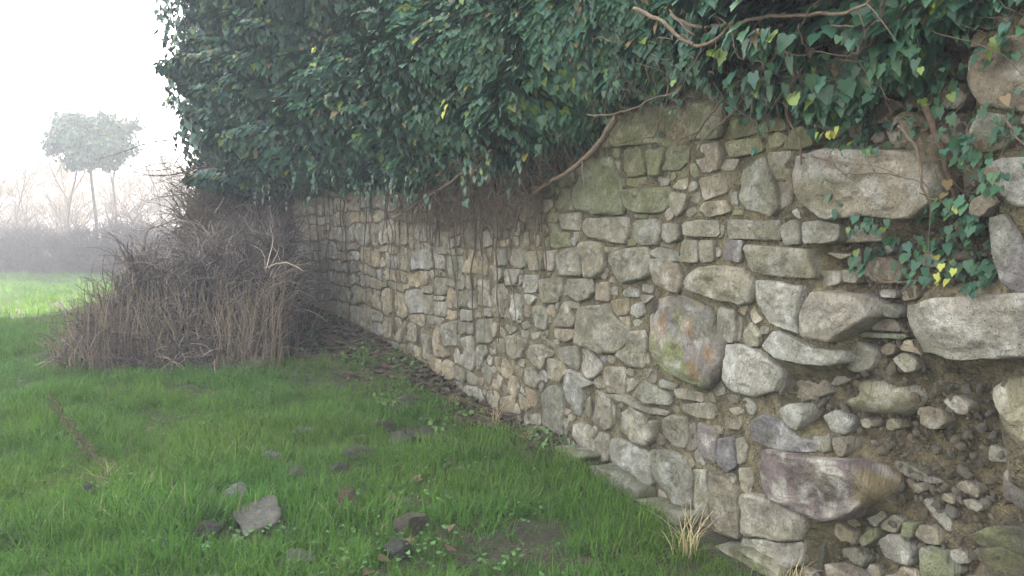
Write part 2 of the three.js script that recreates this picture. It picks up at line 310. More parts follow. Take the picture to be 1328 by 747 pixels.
[0,20,6774,571,6610,697,6423,668,6422,579,6579,472,6741,509],
[2,10,3582,2089,3421,2068,3399,2016,3569,2021],
[2,0,2926,2348,2910,2400,2859,2405,2813,2388,2847,2349,2857,2333,2884,2325],
[0,30,5004,480,4806,517,4602,489,4448,502,4317,511,4333,485,4515,455,4787,471],
[4,-200,2663,742,2507,764,2530,729,2643,704],
[0,10,6386,1386,6079,1399,6078,1250,6340,1232],
[1,20,9865,1500,9870,1425,9985,1405,10090,1410,10210,1380,10315,1425,10320,1505,10315,1565,10310,1645,10200,1685,10075,1685,9945,1695,9855,1635,9855,1560],
[0,20,5954,583,5712,584,5673,533,5763,425,5953,428],
[1,20,6675,1018,6485,1031,6423,935,6453,805,6547,795,6691,872],
[2,-120,2757,1623,2648,1632,2628,1585,2713,1574],
[5,20,10815,2385,10720,2330,10710,2255,10720,2185,10725,2085,10905,2115,11000,2110,11130,2095,11245,2140,11235,2225,11240,2295,11230,2395,11060,2390,10945,2380],
[0,10,7530,1560,7530,1515,7530,1475,7525,1400,7640,1405,7715,1415,7815,1415,7850,1465,7840,1515,7850,1565,7825,1625,7725,1630,7635,1635,7525,1635],
[5,0,7495,1160,7595,1160,7675,1150,7780,1150,7795,1215,7795,1260,7800,1305,7800,1370,7700,1390,7605,1375,7515,1365,7485,1315,7485,1265,7475,1220],
[6,-200,2899,653,2687,689,2694,664,2888,622],
[0,20,4409,1594,4245,1588,4235,1506,4343,1483,4415,1513],
[0,10,10145,1900,10160,1810,10320,1840,10415,1840,10535,1835,10640,1880,10645,1960,10640,2035,10535,2080,10435,2105,10320,2115,10190,2110,10135,2035,10140,1965],
[0,20,6243,950,6069,977,5970,915,6011,791,6183,796,6257,862],
[0,10,7435,1105,7165,1105,7200,870,7440,860],
[4,0,7795,1895,7795,1820,7920,1850,7995,1850,8105,1835,8135,1895,8125,1950,8125,2000,8090,2055,7990,2060,7900,2060,7790,2060,7795,1985,7795,1945],
[4,-140,2938,956,2859,956,2790,877,2818,863,2886,907],
[1,20,6110,-146,6154,-192,6225,-193,6268,-137,6331,-66,6248,-17,6191,-6,6128,17,6004,10,6045,-101],
[0,10,3685,1040,3628,1101,3557,1055,3567,993,3647,975],
[5,20,8420,530,8405,400,8410,370,8390,360,8165,295,8275,250,8385,245,8475,225,8590,220,8630,285,8650,340,8640,395,8630,465,8560,540],
[0,20,4177,1751,4207,1674,4264,1632,4315,1674,4355,1723,4312,1772,4259,1764],
[0,10,4554,1429,4454,1459,4263,1436,4247,1384,4323,1377,4519,1402],
[4,0,8100,35,8010,45,7910,55,7840,15,7845,-45,7840,-85,7835,-135,7875,-195,7975,-190,8075,-200,8170,-175,8170,-110,8170,-60,8170,-5],
[0,-140,3007,530,2922,578,2879,532,2927,480],
[5,-70,3017,245,3001,194,3055,192,3081,177,3132,197,3116,254,3063,249],
[0,20,4049,1499,3931,1501,3921,1395,4030,1383],
[0,-40,3237,1377,3111,1374,3109,1324,3176,1307,3223,1326],
[5,0,7095,430,6820,455,6655,360,6785,270,7025,315],
[2,10,3687,2229,3679,2183,3694,2143,3739,2131,3824,2141,3782,2215,3733,2225],
[0,-70,2798,999,2839,1029,2799,1059,2765,1053,2726,1038,2738,996,2773,988],
[1,10,10735,1555,10735,1490,10735,1415,10815,1350,10950,1365,11050,1380,11155,1405,11245,1455,11235,1530,11240,1615,11125,1660,10995,1640,10890,1640,10725,1650],
[5,20,11800,245,11925,225,12080,235,12095,330,12095,405,12090,480,12030,565,11870,535,11750,550,11580,555,11575,450,11570,380,11570,300,11685,260],
[2,0,5915,1833,5995,1806,6045,1805,6089,1814,6190,1827,6189,1921,6097,1945,6045,1965,5975,1972,5926,1914],
[0,0,9415,510,9320,510,9200,505,9170,435,9175,375,9165,305,9280,285,9370,290,9445,285,9610,250,9615,340,9605,400,9615,470,9520,510],
[0,10,7055,1680,6990,1705,6915,1670,6885,1585,6910,1495,7010,1500,7075,1500,7130,1535,7225,1605,7145,1685],
[4,10,5234,1201,5054,1217,5033,1173,5022,1092,5222,1087],
[2,0,6568,1911,6624,1925,6733,1966,6663,2049,6613,2107,6538,2103,6473,2078,6392,2022,6451,1943,6520,1927],
[4,-70,2582,1558,2565,1599,2528,1596,2495,1588,2490,1553,2521,1543,2541,1547],
[5,20,12645,265,12785,320,12775,415,12725,505,12545,500,12445,500,12335,525,12130,550,12130,435,12135,355,12130,260,12300,245,12415,245,12520,250],
[5,10,11290,85,11185,75,11015,80,11030,-20,11020,-85,11025,-170,11150,-195,11265,-195,11375,-200,11540,-200,11530,-105,11540,-35,11530,50,11400,75],
[5,10,9970,850,9950,755,9960,695,9970,650,9960,580,10040,525,10160,530,10280,535,10325,610,10330,665,10330,720,10335,795,10225,825,10110,855],
[1,10,6691,1022,6485,1032,6484,822,6662,792],
[2,0,3547,1990,3473,2018,3388,1981,3449,1944,3545,1946],
[5,0,6922,87,6688,159,6527,110,6527,19,6820,-9],
[5,20,8875,2060,8975,2075,9080,2125,9085,2210,8910,2215,8820,2205,8765,2205,8710,2195,8575,2200,8490,2140,8505,2055,8695,2065,8760,2065,8810,2065],
[5,20,8380,1815,8475,1820,8525,1865,8535,1920,8520,1970,8470,2020,8370,2000,8295,2020,8150,2045,8170,1960,8160,1910,8155,1855,8230,1825,8310,1825],
[1,20,6822,1224,6491,1239,6491,1108,6791,1090],
[1,10,4280,647,4166,672,4022,673,4021,626,4240,605],
[1,10,11130,240,11240,200,11370,205,11500,220,11540,300,11530,365,11535,425,11535,515,11410,545,11280,535,11130,540,11130,435,11140,380,11130,325],
[1,10,9170,2060,9170,1975,9175,1925,9175,1880,9180,1815,9275,1800,9365,1795,9480,1795,9515,1855,9510,1910,9515,1960,9505,2030,9395,2045,9300,2060],
[4,10,5005,1098,4801,1134,4798,1027,4924,1010,4994,1048],
[1,20,6434,1194,6156,1208,6167,1071,6405,1054],
[0,0,3733,487,3681,510,3634,472,3647,400,3706,364],
[0,-120,2536,452,2497,487,2442,469,2510,408],
[0,20,6686,1581,6741,1574,6796,1577,6870,1608,6906,1699,6817,1746,6750,1757,6688,1741,6607,1707,6621,1621],
[3,0,4160,462,4080,497,4070,352,4156,321],
[0,10,8490,1545,8210,1545,8215,1310,8495,1320],
[0,10,7010,-80,7090,-80,7155,-85,7230,-50,7260,40,7195,105,7120,120,7050,120,6960,90,6990,-5],
[2,0,3358,2203,3395,2209,3412,2254,3365,2262,3337,2264,3275,2245,3314,2194],
[5,10,11830,2045,11975,2055,12080,2060,12225,2050,12255,2130,12255,2195,12260,2265,12260,2380,12075,2335,11965,2335,11815,2345,11790,2260,11800,2195,11795,2125],
[1,-100,3247,890,3166,926,3087,900,3164,860,3234,866],
[0,0,3824,598,3684,618,3697,545,3822,527],
[4,-160,2782,988,2643,1033,2708,953],
[2,20,4789,2346,4848,2376,4841,2455,4765,2489,4714,2436,4690,2378,4741,2345],
[2,0,4487,2453,4510,2391,4560,2385,4612,2378,4658,2435,4606,2490,4541,2495],
[0,10,9315,1625,9045,1625,9030,1355,9320,1350],
[0,-70,2951,155,2964,113,2999,107,3025,116,3076,147,3022,172,2988,177],
[0,0,10060,100,9975,60,9965,-5,9970,-55,9970,-110,10030,-165,10130,-190,10250,-195,10325,-140,10330,-75,10340,-25,10325,30,10300,115,10170,110],
[5,0,11490,2110,11580,2100,11760,2075,11755,2170,11750,2240,11765,2320,11635,2350,11525,2340,11425,2355,11265,2360,11275,2265,11275,2200,11275,2125,11395,2105],
[0,20,6651,1401,6406,1406,6389,1255,6651,1268],
[4,10,7315,1155,7380,1165,7460,1175,7450,1225,7455,1260,7455,1300,7445,1365,7345,1365,7270,1345,7235,1305,7210,1275,7195,1240,7205,1200,7220,1145],
[0,10,8585,1055,8235,1075,8220,900,8585,880],
[5,0,11465,2085,11345,2085,11250,2070,11120,2075,11080,2005,11065,1940,11070,1865,11160,1815,11280,1825,11365,1835,11490,1830,11550,1890,11550,1960,11555,2030],
[2,0,3969,2324,4010,2314,4049,2358,4010,2402,3958,2419,3909,2384,3930,2331],
[4,-80,3294,2153,3197,2132,3216,2071,3291,2088],
[0,0,10690,1365,10700,1445,10700,1495,10690,1545,10695,1625,10585,1655,10470,1640,10355,1625,10345,1550,10355,1500,10345,1450,10345,1370,10460,1350,10570,1360],
[0,20,8000,1820,7940,1785,7940,1735,7945,1695,7945,1650,8000,1615,8075,1610,8150,1620,8235,1630,8240,1685,8240,1730,8235,1780,8165,1805,8090,1815],
[0,-100,2830,1325,2764,1336,2747,1282,2820,1270],
[0,10,7695,885,7685,835,7765,815,7830,820,7880,810,7980,780,8030,825,8025,875,8030,925,7975,960,7890,950,7825,975,7725,990,7690,930],
[0,0,3097,594,3123,578,3166,580,3203,629,3137,637,3102,669,3094,624],
[2,20,4977,2497,4901,2504,4876,2431,4932,2401,4963,2371,5017,2389,5073,2471],
[5,20,8045,170,8045,125,8040,80,8110,55,8170,35,8245,25,8335,30,8360,80,8375,130,8370,175,8320,215,8245,235,8165,235,8075,225],
[0,20,5861,820,5503,849,5539,789,5664,745,5847,757],
[0,-80,2866,337,2820,386,2780,367,2807,313,2875,309],
[0,10,7505,400,7500,445,7455,480,7375,495,7265,510,7230,445,7275,395,7300,365,7330,350,7350,330,7395,260,7505,255,7500,335,7500,370],
[0,0,7865,2195,7810,2195,7700,2195,7630,2145,7690,2090,7800,2080,7850,2080,7890,2085,7940,2080,8065,2070,8110,2125,8105,2190,7975,2200,7910,2195],
[5,0,9805,515,9690,515,9635,455,9640,400,9635,355,9645,310,9665,240,9780,245,9880,240,9955,285,9955,345,9955,390,9950,440,9930,525],
[0,20,8955,415,8695,430,8720,160,8945,145],
[5,10,13445,2245,13440,2315,13420,2425,13245,2380,13130,2375,12985,2365,12985,2275,12990,2215,12985,2140,13040,2065,13190,2080,13305,2075,13455,2085,13445,2180],
[0,20,6643,1387,6470,1410,6378,1274,6485,1245,6643,1257],
[1,10,6051,1394,5847,1410,5885,1252,6036,1252],
[0,20,12820,695,12820,625,12810,530,12960,515,13075,530,13170,545,13305,555,13355,625,13355,705,13365,805,13175,790,13070,800,12960,795,12810,785],
[5,0,6530,1643,6572,1705,6534,1769,6466,1769,6424,1770,6361,1767,6245,1706,6375,1654,6419,1624,6467,1637],
[1,10,12555,1150,12550,1240,12540,1310,12555,1400,12425,1430,12300,1415,12200,1400,12095,1375,12045,1315,12040,1245,12040,1155,12195,1150,12295,1165,12385,1165],
[1,-80,2979,333,2878,387,2868,353,2905,303],
[5,-70,3305,2310,3339,2342,3304,2375,3269,2365,3228,2353,3240,2311,3276,2303],
[6,-220,2860,922,2757,924,2747,902,2858,874],
[0,-80,2811,1325,2747,1337,2740,1284,2809,1271],
[4,-70,2439,606,2447,572,2477,580,2490,578,2531,594,2500,622,2469,619],
[0,0,12825,380,12850,295,12995,270,13100,270,13195,250,13325,250,13415,310,13420,390,13405,470,13320,535,13180,520,13085,500,12980,495,12815,470],
[2,-60,3003,1120,2777,1139,2785,1118,3002,1104],
[2,0,6224,2076,6175,2085,6110,2085,6053,2031,6095,1963,6152,1945,6194,1932,6244,1941,6286,1985,6292,2055],
[0,20,8900,850,8600,870,8565,675,8865,650],
[0,20,13490,2225,13495,2150,13600,2100,13725,2130,13830,2140,13985,2145,13995,2235,13990,2310,13985,2405,13820,2410,13705,2425,13560,2440,13485,2365,13490,2290],
[5,10,11350,550,11475,570,11475,650,11475,715,11450,775,11355,805,11260,825,11160,815,11030,800,11030,725,11035,665,11065,605,11155,580,11245,575],
[0,-40,3626,695,3507,728,3464,689,3574,647],
[0,-70,2854,2088,2891,2107,2866,2143,2832,2145,2799,2130,2817,2101,2832,2088],
[2,10,6740,2211,6656,2216,6611,2142,6675,2079,6711,2054,6748,2042,6787,2052,6839,2079,6875,2154,6816,2214],
[1,20,6805,1218,6470,1226,6547,1114,6772,1100],
[0,10,7900,1630,7910,1685,7910,1730,7905,1770,7880,1825,7780,1800,7725,1790,7650,1795,7605,1760,7595,1715,7600,1670,7680,1655,7740,1660,7795,1655],
[4,-70,2701,1412,2735,1434,2707,1463,2675,1465,2653,1446,2656,1417,2680,1412],
[5,0,6811,-39,6741,-18,6672,-60,6647,-141,6709,-196,6769,-192,6807,-193,6877,-196,6925,-129,6860,-75],
[4,-70,3056,1951,3092,1951,3107,1993,3066,2008,3034,2008,3012,1982,3031,1955],
[0,20,6406,428,6270,462,6123,387,6181,302,6391,354],
[5,0,11585,2055,11595,1965,11590,1895,11640,1825,11780,1835,11855,1850,11920,1845,12105,1810,12130,1895,12125,1970,12075,2040,11925,2020,11850,2020,11770,2030],
[1,10,12765,1115,12875,1095,13010,1110,13030,1190,13020,1255,13035,1325,12965,1385,12840,1380,12735,1390,12585,1395,12575,1305,12590,1240,12580,1175,12655,1125],
[0,0,3914,1917,3751,1912,3798,1853,3900,1868],
[4,10,6618,1904,6561,1889,6547,1830,6569,1774,6625,1761,6672,1765,6740,1774,6799,1843,6743,1915,6665,1910],
[3,-100,3365,751,3243,802,3230,759,3339,719],
[4,0,3073,609,3076,651,3032,660,3003,638,3006,607,3023,586,3053,583],
[0,-70,2480,345,2465,322,2489,310,2504,303,2536,306,2541,344,2505,353],
[0,0,10515,-195,10630,-195,10695,-140,10690,-80,10705,-35,10695,25,10620,55,10525,75,10410,95,10355,25,10355,-30,10360,-75,10365,-130,10425,-170],
[0,10,6432,1180,6210,1204,6209,1113,6312,1057,6448,1085],
[1,10,8400,1155,8470,1165,8530,1165,8625,1170,8625,1220,8620,1260,8615,1310,8610,1405,8475,1305,8425,1305,8360,1300,8305,1270,8305,1225,8305,1165],
[0,10,9355,-40,9345,10,9280,45,9195,65,9100,60,9055,5,9060,-40,9060,-80,9055,-125,9085,-190,9190,-160,9265,-160,9355,-140,9345,-85],
[0,-50,3099,1383,3014,1379,3022,1329,3097,1333],
[0,0,9025,-15,9010,60,8905,45,8810,45,8780,-10,8785,-55,8785,-85,8780,-130,8800,-195,8900,-190,9000,-195,9030,-135,9030,-90,9030,-55],
[4,-160,2795,630,2705,658,2704,634,2739,597,2776,599],
[5,0,9975,370,9980,335,9985,280,10045,235,10140,230,10255,230,10265,305,10265,350,10275,390,10275,450,10200,490,10100,490,9985,495,9985,415],
[5,20,8460,2145,8440,2195,8350,2195,8290,2190,8220,2195,8145,2170,8145,2120,8155,2080,8210,2050,8265,2040,8320,2035,8400,2025,8465,2050,8455,2100],
[1,20,8585,810,8235,825,8235,675,8565,675],
[0,20,13125,1420,13220,1375,13340,1385,13440,1395,13575,1410,13565,1490,13570,1550,13570,1625,13490,1690,13350,1660,13255,1640,13120,1635,13115,1555,13115,1490],
[2,10,6878,2069,6828,2046,6759,2000,6788,1924,6860,1908,6911,1907,6964,1922,7030,1970,6979,2032,6929,2059],
[1,10,8705,1640,8615,1625,8550,1625,8445,1640,8530,1555,8550,1540,8545,1530,8545,1505,8555,1430,8640,1430,8755,1430,8785,1495,8785,1550,8780,1605],
[5,10,9945,-30,9940,10,9940,85,9830,90,9740,85,9645,75,9635,10,9640,-30,9640,-75,9640,-145,9755,-120,9825,-130,9945,-150,9940,-75],
[2,0,4344,2333,4386,2308,4422,2307,4480,2325,4472,2395,4407,2400,4371,2374],
[0,0,3938,778,3878,788,3824,707,3901,676],
[5,10,9680,2105,9830,2105,9895,2105,9940,2105,10000,2105,10110,2110,10165,2165,10170,2235,10045,2255,9950,2240,9895,2240,9830,2240,9715,2230,9685,2170],
[5,20,12820,1635,12735,1625,12580,1625,12580,1540,12575,1470,12675,1430,12770,1415,12850,1420,12935,1415,13080,1420,13080,1500,13075,1565,13065,1650,12915,1645],
[5,20,8730,130,8740,180,8700,225,8600,205,8545,200,8470,210,8400,180,8400,135,8395,85,8440,40,8540,65,8590,60,8655,60,8735,80],
[1,10,10845,1860,10920,1860,11035,1860,11040,1925,11035,1975,11030,2030,10975,2080,10875,2080,10785,2070,10675,2060,10670,1995,10675,1945,10670,1885,10765,1870],
[0,0,3577,694,3600,642,3649,644,3667,671,3693,701,3657,717,3625,717],
[5,20,9515,2055,9655,2075,9645,2140,9565,2190,9455,2175,9405,2175,9365,2170,9285,2180,9120,2170,9120,2095,9305,2080,9355,2075,9390,2070,9440,2055],
[2,10,5984,2119,5929,2124,5886,2117,5837,2099,5827,2045,5869,2013,5907,2015,5939,2004,6013,2000,6031,2069],
[2,-60,2917,298,2895,256,2955,200,2977,226],
[5,0,6559,196,6343,173,6313,128,6496,12],
[4,0,2678,1107,2639,1079,2691,1086,2701,1084,2747,1086,2727,1124,2693,1127],
[5,20,10665,1180,10665,1100,10795,1130,10870,1130,10960,1135,11010,1180,11015,1230,11015,1285,10985,1345,10870,1330,10795,1325,10670,1350,10665,1275,10655,1230],
[4,20,7785,550,7880,550,7895,600,7905,650,7820,670,7755,665,7715,675,7660,675,7545,685,7555,630,7555,580,7645,570,7695,575,7730,570],
[1,10,4753,1089,4627,1124,4617,1044,4678,1019,4762,1040],
[5,0,10535,2105,10670,2110,10665,2180,10670,2245,10540,2255,10475,2265,10420,2265,10330,2280,10210,2265,10210,2195,10210,2130,10355,2130,10415,2135,10460,2125],
[0,10,12950,2230,12955,2285,12955,2385,12810,2365,12700,2370,12605,2330,12615,2260,12605,2210,12615,2160,12635,2085,12750,2090,12860,2075,12950,2115,12950,2185],
[0,0,7175,160,7225,170,7270,180,7340,200,7365,285,7295,335,7225,325,7160,320,7125,265,7135,205],
[2,20,6408,1930,6362,1916,6307,1879,6331,1819,6380,1797,6420,1798,6467,1796,6521,1831,6519,1900,6456,1924],
[5,0,10430,805,10355,770,10360,710,10360,675,10350,630,10355,555,10470,570,10550,575,10650,585,10640,650,10635,690,10635,735,10645,820,10520,805],
[1,20,7725,695,7765,685,7860,670,7900,710,7900,760,7840,790,7770,790,7725,790,7680,795,7595,800,7555,760,7550,715,7625,690,7690,695],
[1,10,7225,1565,7180,1535,7130,1505,7110,1435,7185,1415,7225,1405,7290,1395,7330,1445,7390,1530,7275,1545],
[5,10,9220,1075,9155,1095,9045,1115,9050,1045,9035,1005,9045,965,9080,925,9160,930,9215,930,9275,930,9365,950,9375,1000,9385,1055,9275,1065],
[0,0,3749,1127,3699,1109,3708,1006,3751,992],
[0,0,7345,2070,7295,2065,7265,2040,7230,2015,7205,1975,7240,1940,7315,1945,7360,1955,7400,1955,7475,1955,7475,1995,7480,2030,7480,2075,7405,2085],
[1,20,13510,1165,13595,1125,13695,1130,13785,1100,13950,1080,13955,1175,13955,1240,13950,1305,13880,1350,13770,1355,13670,1370,13515,1385,13515,1290,13535,1230],
[5,0,12475,2380,12350,2385,12285,2315,12290,2250,12285,2215,12285,2175,12290,2105,12375,2050,12490,2075,12580,2110,12590,2175,12580,2220,12580,2265,12585,2350],
[5,0,2465,2249,2446,2241,2422,2231,2444,2215,2456,2201,2491,2200,2478,2232],
[0,20,6979,1395,6790,1398,6760,1264,6947,1257],
[1,20,9035,1465,9045,1510,9050,1545,9055,1580,9040,1635,8960,1645,8880,1640,8805,1625,8810,1570,8810,1540,8805,1505,8810,1450,8895,1445,8965,1450],
[0,-70,3308,1438,3270,1452,3238,1457,3221,1427,3237,1400,3261,1400,3296,1397],
[5,0,10665,625,10720,580,10815,590,10890,605,11000,605,11000,665,11000,715,11000,775,10915,800,10830,810,10740,810,10675,770,10665,720,10665,675],
[5,10,6912,1727,6956,1726,7006,1742,7059,1793,7006,1845,6960,1869,6908,1884,6856,1854,6806,1797,6865,1746],
[5,20,6743,265,6687,324,6600,324,6548,248,6574,155,6662,171,6719,194],
[5,20,7760,1890,7755,1935,7695,1950,7635,1940,7575,1955,7505,1945,7510,1900,7505,1865,7520,1830,7580,1825,7625,1820,7675,1815,7745,1820,7765,1855],
[5,10,10565,1330,10470,1320,10350,1335,10355,1255,10355,1215,10355,1175,10355,1125,10425,1090,10510,1090,10600,1100,10635,1150,10630,1195,10630,1235,10635,1290],
[2,-60,2754,379,2707,387,2715,329,2760,320],
[2,10,5521,2190,5580,2159,5620,2169,5698,2179,5675,2256,5609,2302,5559,2245],
[2,0,3781,2441,3732,2448,3714,2401,3754,2384,3767,2381,3786,2382,3834,2419],
[1,-70,3103,2120,3080,2104,3091,2075,3118,2077,3146,2079,3165,2116,3126,2130],
[5,20,12380,1785,12485,1785,12530,1845,12520,1900,12520,1950,12525,2025,12400,2025,12310,2025,12200,2020,12175,1960,12170,1905,12165,1855,12180,1790,12290,1785],
[5,0,8235,940,8175,980,8095,965,8060,920,8060,885,8060,860,8050,830,8060,780,8130,765,8200,775,8260,795,8260,840,8265,870,8235,895],
[5,0,8565,1645,8615,1640,8675,1640,8765,1650,8770,1700,8775,1750,8675,1760,8630,1780,8575,1785,8500,1790,8460,1755,8460,1715,8460,1675,8500,1645],
[2,0,4827,1875,4628,1877,4627,1835,4752,1823,4826,1836],
[5,0,6435,271,6223,271,6194,164,6313,140],
[5,-70,2913,90,2938,108,2922,135,2891,140,2865,124,2866,92,2895,85],
[0,20,7915,205,7865,205,7810,205,7745,190,7740,150,7745,115,7770,80,7840,85,7880,90,7935,75,8010,85,8010,125,8010,165,8010,215],
[1,10,4868,1168,4775,1204,4673,1191,4663,1149,4848,1140],
[5,0,3931,-111,3944,-51,3883,-47,3849,-52,3812,-85,3864,-99,3879,-103],
[4,-70,3096,1431,3063,1440,3040,1451,3015,1431,3027,1400,3053,1400,3082,1399],
[5,20,9350,580,9215,615,9145,620,9105,625,9065,625,8990,640,8905,615,8915,565,8910,510,9010,500,9075,505,9120,520,9170,520,9270,530],
[5,0,6883,250,6932,174,6989,154,7026,146,7067,149,7126,173,7114,235,7070,268,7024,297,6970,280],
[5,20,11790,570,11885,590,11885,650,11885,700,11880,770,11760,765,11680,765,11595,765,11515,735,11510,680,11505,625,11540,575,11640,570,11710,580],
[0,10,7485,880,7460,835,7520,825,7575,820,7640,815,7665,855,7660,885,7655,910,7665,950,7625,990,7550,985,7485,975,7485,925,7485,900],
[0,10,7900,1065,7875,1065,7795,1130,7735,1105,7735,1055,7745,1020,7780,990,7835,985,7875,985,7925,975,8010,970,8045,1015,8045,1060,7945,1070],
[0,-70,2442,524,2458,526,2478,524,2498,550,2467,560,2448,556,2424,545],
[0,20,10995,-55,10990,-15,10995,50,10910,75,10810,80,10730,45,10730,-15,10735,-50,10735,-85,10730,-140,10805,-170,10890,-155,10990,-165,10995,-95],
[0,10,12585,1785,12690,1780,12795,1780,12840,1845,12840,1895,12835,1935,12845,1990,12805,2055,12695,2060,12575,2065,12550,1985,12545,1935,12550,1895,12545,1850],
[0,10,4432,679,4242,681,4287,641,4431,633],
[1,0,7610,2080,7540,2095,7510,2060,7505,2025,7505,1990,7555,1975,7605,1970,7645,1970,7695,1965,7765,1975,7755,2020,7755,2055,7705,2075,7655,2085],
[5,0,3545,1124,3579,1104,3602,1097,3626,1111,3644,1150,3607,1184,3580,1143],
[5,0,4379,12,4352,-2,4305,-32,4350,-65,4389,-67,4431,-45,4439,14],
[4,-70,2837,1055,2854,1048,2872,1041,2901,1057,2879,1084,2855,1094,2826,1083],
[1,10,11270,1595,11270,1540,11270,1505,11270,1460,11310,1415,11390,1410,11480,1395,11570,1415,11575,1475,11565,1520,11565,1570,11515,1610,11430,1620,11335,1645],
[1,0,13860,1375,13920,1440,13920,1500,13925,1545,13925,1600,13885,1670,13770,1670,13640,1695,13600,1610,13595,1555,13595,1510,13605,1465,13635,1395,13745,1395],
[0,0,5736,163,5621,177,5645,91,5696,9,5748,20],
[5,0,12250,-120,12350,-115,12455,-70,12450,5,12330,35,12225,20,12175,20,12120,25,11985,40,11905,-15,11895,-90,12060,-110,12140,-105,12185,-100],
[1,0,10330,1145,10330,1190,10335,1230,10300,1275,10220,1280,10150,1285,10060,1295,10035,1245,10040,1200,10045,1160,10035,1100,10140,1115,10195,1120,10285,1100],
[0,20,7880,1510,7880,1455,7880,1410,7985,1405,8020,1400,8050,1385,8090,1385,8165,1385,8215,1420,8220,1465,8125,1480,8070,1470,8040,1480,8000,1485],
[1,10,11105,1260,11060,1195,11160,1150,11290,1170,11325,1175,11350,1175,11405,1160,11625,1140,11615,1225,11495,1265,11415,1285,11350,1280,11290,1285,11215,1285],
[0,0,9445,235,9375,260,9300,265,9220,250,9225,190,9230,160,9225,130,9225,85,9290,65,9365,60,9445,65,9440,125,9440,155,9445,185],
[5,0,12420,1655,12330,1640,12250,1635,12175,1600,12175,1545,12180,1500,12180,1430,12300,1440,12370,1450,12440,1455,12545,1465,12550,1525,12535,1575,12525,1640],
[0,0,6311,1567,6415,1571,6357,1649,6298,1661,6243,1651,6167,1583,6265,1550],
[5,0,4274,1836,4240,1837,4185,1839,4195,1785,4238,1783,4260,1783,4332,1799],
[0,0,4546,-77,4624,-47,4550,-18,4506,5,4457,-29,4488,-77,4522,-75],
[0,0,4830,595,4745,629,4690,605,4763,538,4829,531],
[2,20,5575,1985,5525,1947,5564,1896,5619,1874,5684,1904,5673,1975,5615,1984],
[5,20,9605,-95,9615,-60,9610,-30,9615,25,9545,50,9465,45,9380,40,9380,-20,9385,-55,9380,-85,9385,-130,9450,-150,9515,-145,9590,-140],
[5,10,8040,1510,8075,1500,8135,1495,8210,1515,8210,1560,8165,1595,8085,1590,8050,1580,8015,1595,7915,1620,7875,1580,7885,1535,7955,1510,8005,1505],
[0,0,11780,-195,11875,-180,11875,-115,11870,-70,11875,-20,11820,25,11730,25,11645,30,11560,5,11575,-55,11575,-90,11575,-135,11595,-195,11690,-190],
[0,10,13470,1845,13550,1805,13650,1810,13765,1805,13790,1875,13790,1925,13795,1970,13800,2035,13730,2105,13610,2070,13515,2050,13475,2000,13475,1950,13465,1905],
[1,0,5649,1543,5480,1543,5490,1494,5574,1444,5649,1493],
[3,0,3406,889,3367,895,3378,830,3421,766],
[1,0,3320,1659,3294,1645,3265,1633,3289,1611,3305,1611,3327,1609,3374,1643],
[1,20,11915,660,11925,605,12010,585,12085,585,12150,585,12280,560,12275,635,12275,680,12275,735,12220,785,12120,770,12045,765,11945,765,11920,710],
[5,0,5477,-201,5482,-205,5488,-204,5493,-201,5622,-191,5541,-151,5504,-129,5453,-105,5414,-146,5383,-198],
[4,-70,2966,1955,2944,1960,2921,1948,2924,1921,2947,1914,2966,1916,2991,1936],
[5,20,7350,1850,7375,1845,7465,1830,7480,1870,7480,1905,7450,1940,7380,1935,7340,1935,7305,1930,7245,1930,7195,1900,7225,1865,7270,1845,7320,1850],
[5,10,8780,1035,8780,1000,8810,970,8875,975,8925,955,9010,945,9010,1000,9010,1035,9010,1065,9010,1120,8925,1110,8865,1110,8785,1120,8775,1070],
[5,10,8030,675,8080,675,8100,665,8130,660,8175,655,8300,650,8270,705,8265,750,8180,755,8125,745,8095,745,8035,755,7935,750,7925,700],
[0,0,4526,1870,4363,1847,4378,1813,4508,1820],
[0,-70,2811,773,2794,753,2821,746,2833,733,2861,739,2858,770,2833,784],
[1,-60,2903,1312,2831,1309,2830,1282,2897,1280],
[0,10,6962,1386,6812,1383,6795,1271,6946,1252],
[1,20,11750,1605,11660,1610,11600,1570,11590,1520,11605,1480,11595,1430,11660,1400,11740,1415,11810,1410,11900,1420,11895,1475,11905,1520,11905,1570,11835,1605],
[5,20,9365,1775,9315,1775,9265,1770,9185,1775,9155,1735,9160,1695,9175,1655,9260,1655,9305,1660,9350,1655,9405,1660,9480,1685,9485,1730,9460,1780],
[1,20,10435,400,10365,390,10305,360,10305,310,10300,265,10360,235,10435,240,10485,250,10560,235,10625,260,10635,305,10620,350,10580,395,10495,390],
[5,20,13645,730,13650,690,13645,655,13650,605,13685,530,13805,530,13925,540,13915,630,13920,675,13925,715,13915,765,13860,825,13745,840,13645,810],
[0,0,5381,351,5302,421,5289,261,5380,274],
[0,0,7025,600,6850,615,6835,495,7005,500],
[1,0,7570,1765,7565,1810,7500,1815,7425,1825,7425,1770,7425,1745,7430,1725,7430,1705,7440,1670,7490,1665,7550,1655,7580,1690,7575,1720,7575,1740],
[1,0,4346,1614,4386,1613,4439,1639,4391,1676,4365,1686,4344,1671,4307,1641],
[2,0,5405,2314,5463,2258,5491,2252,5518,2248,5562,2278,5546,2344,5478,2339],
[0,0,6466,343,6209,386,6209,299,6404,302],
[0,0,3984,295,4031,263,4064,282,4083,296,4085,325,4059,359,4032,326],
[4,0,6388,978,6353,954,6312,913,6345,854,6412,859,6463,902,6480,992],
[5,0,10550,1670,10600,1700,10605,1745,10600,1790,10535,1815,10470,1815,10410,1810,10325,1820,10295,1775,10300,1735,10290,1685,10365,1665,10425,1660,10480,1665],
[0,0,6987,748,6818,752,6560,741,6720,670],
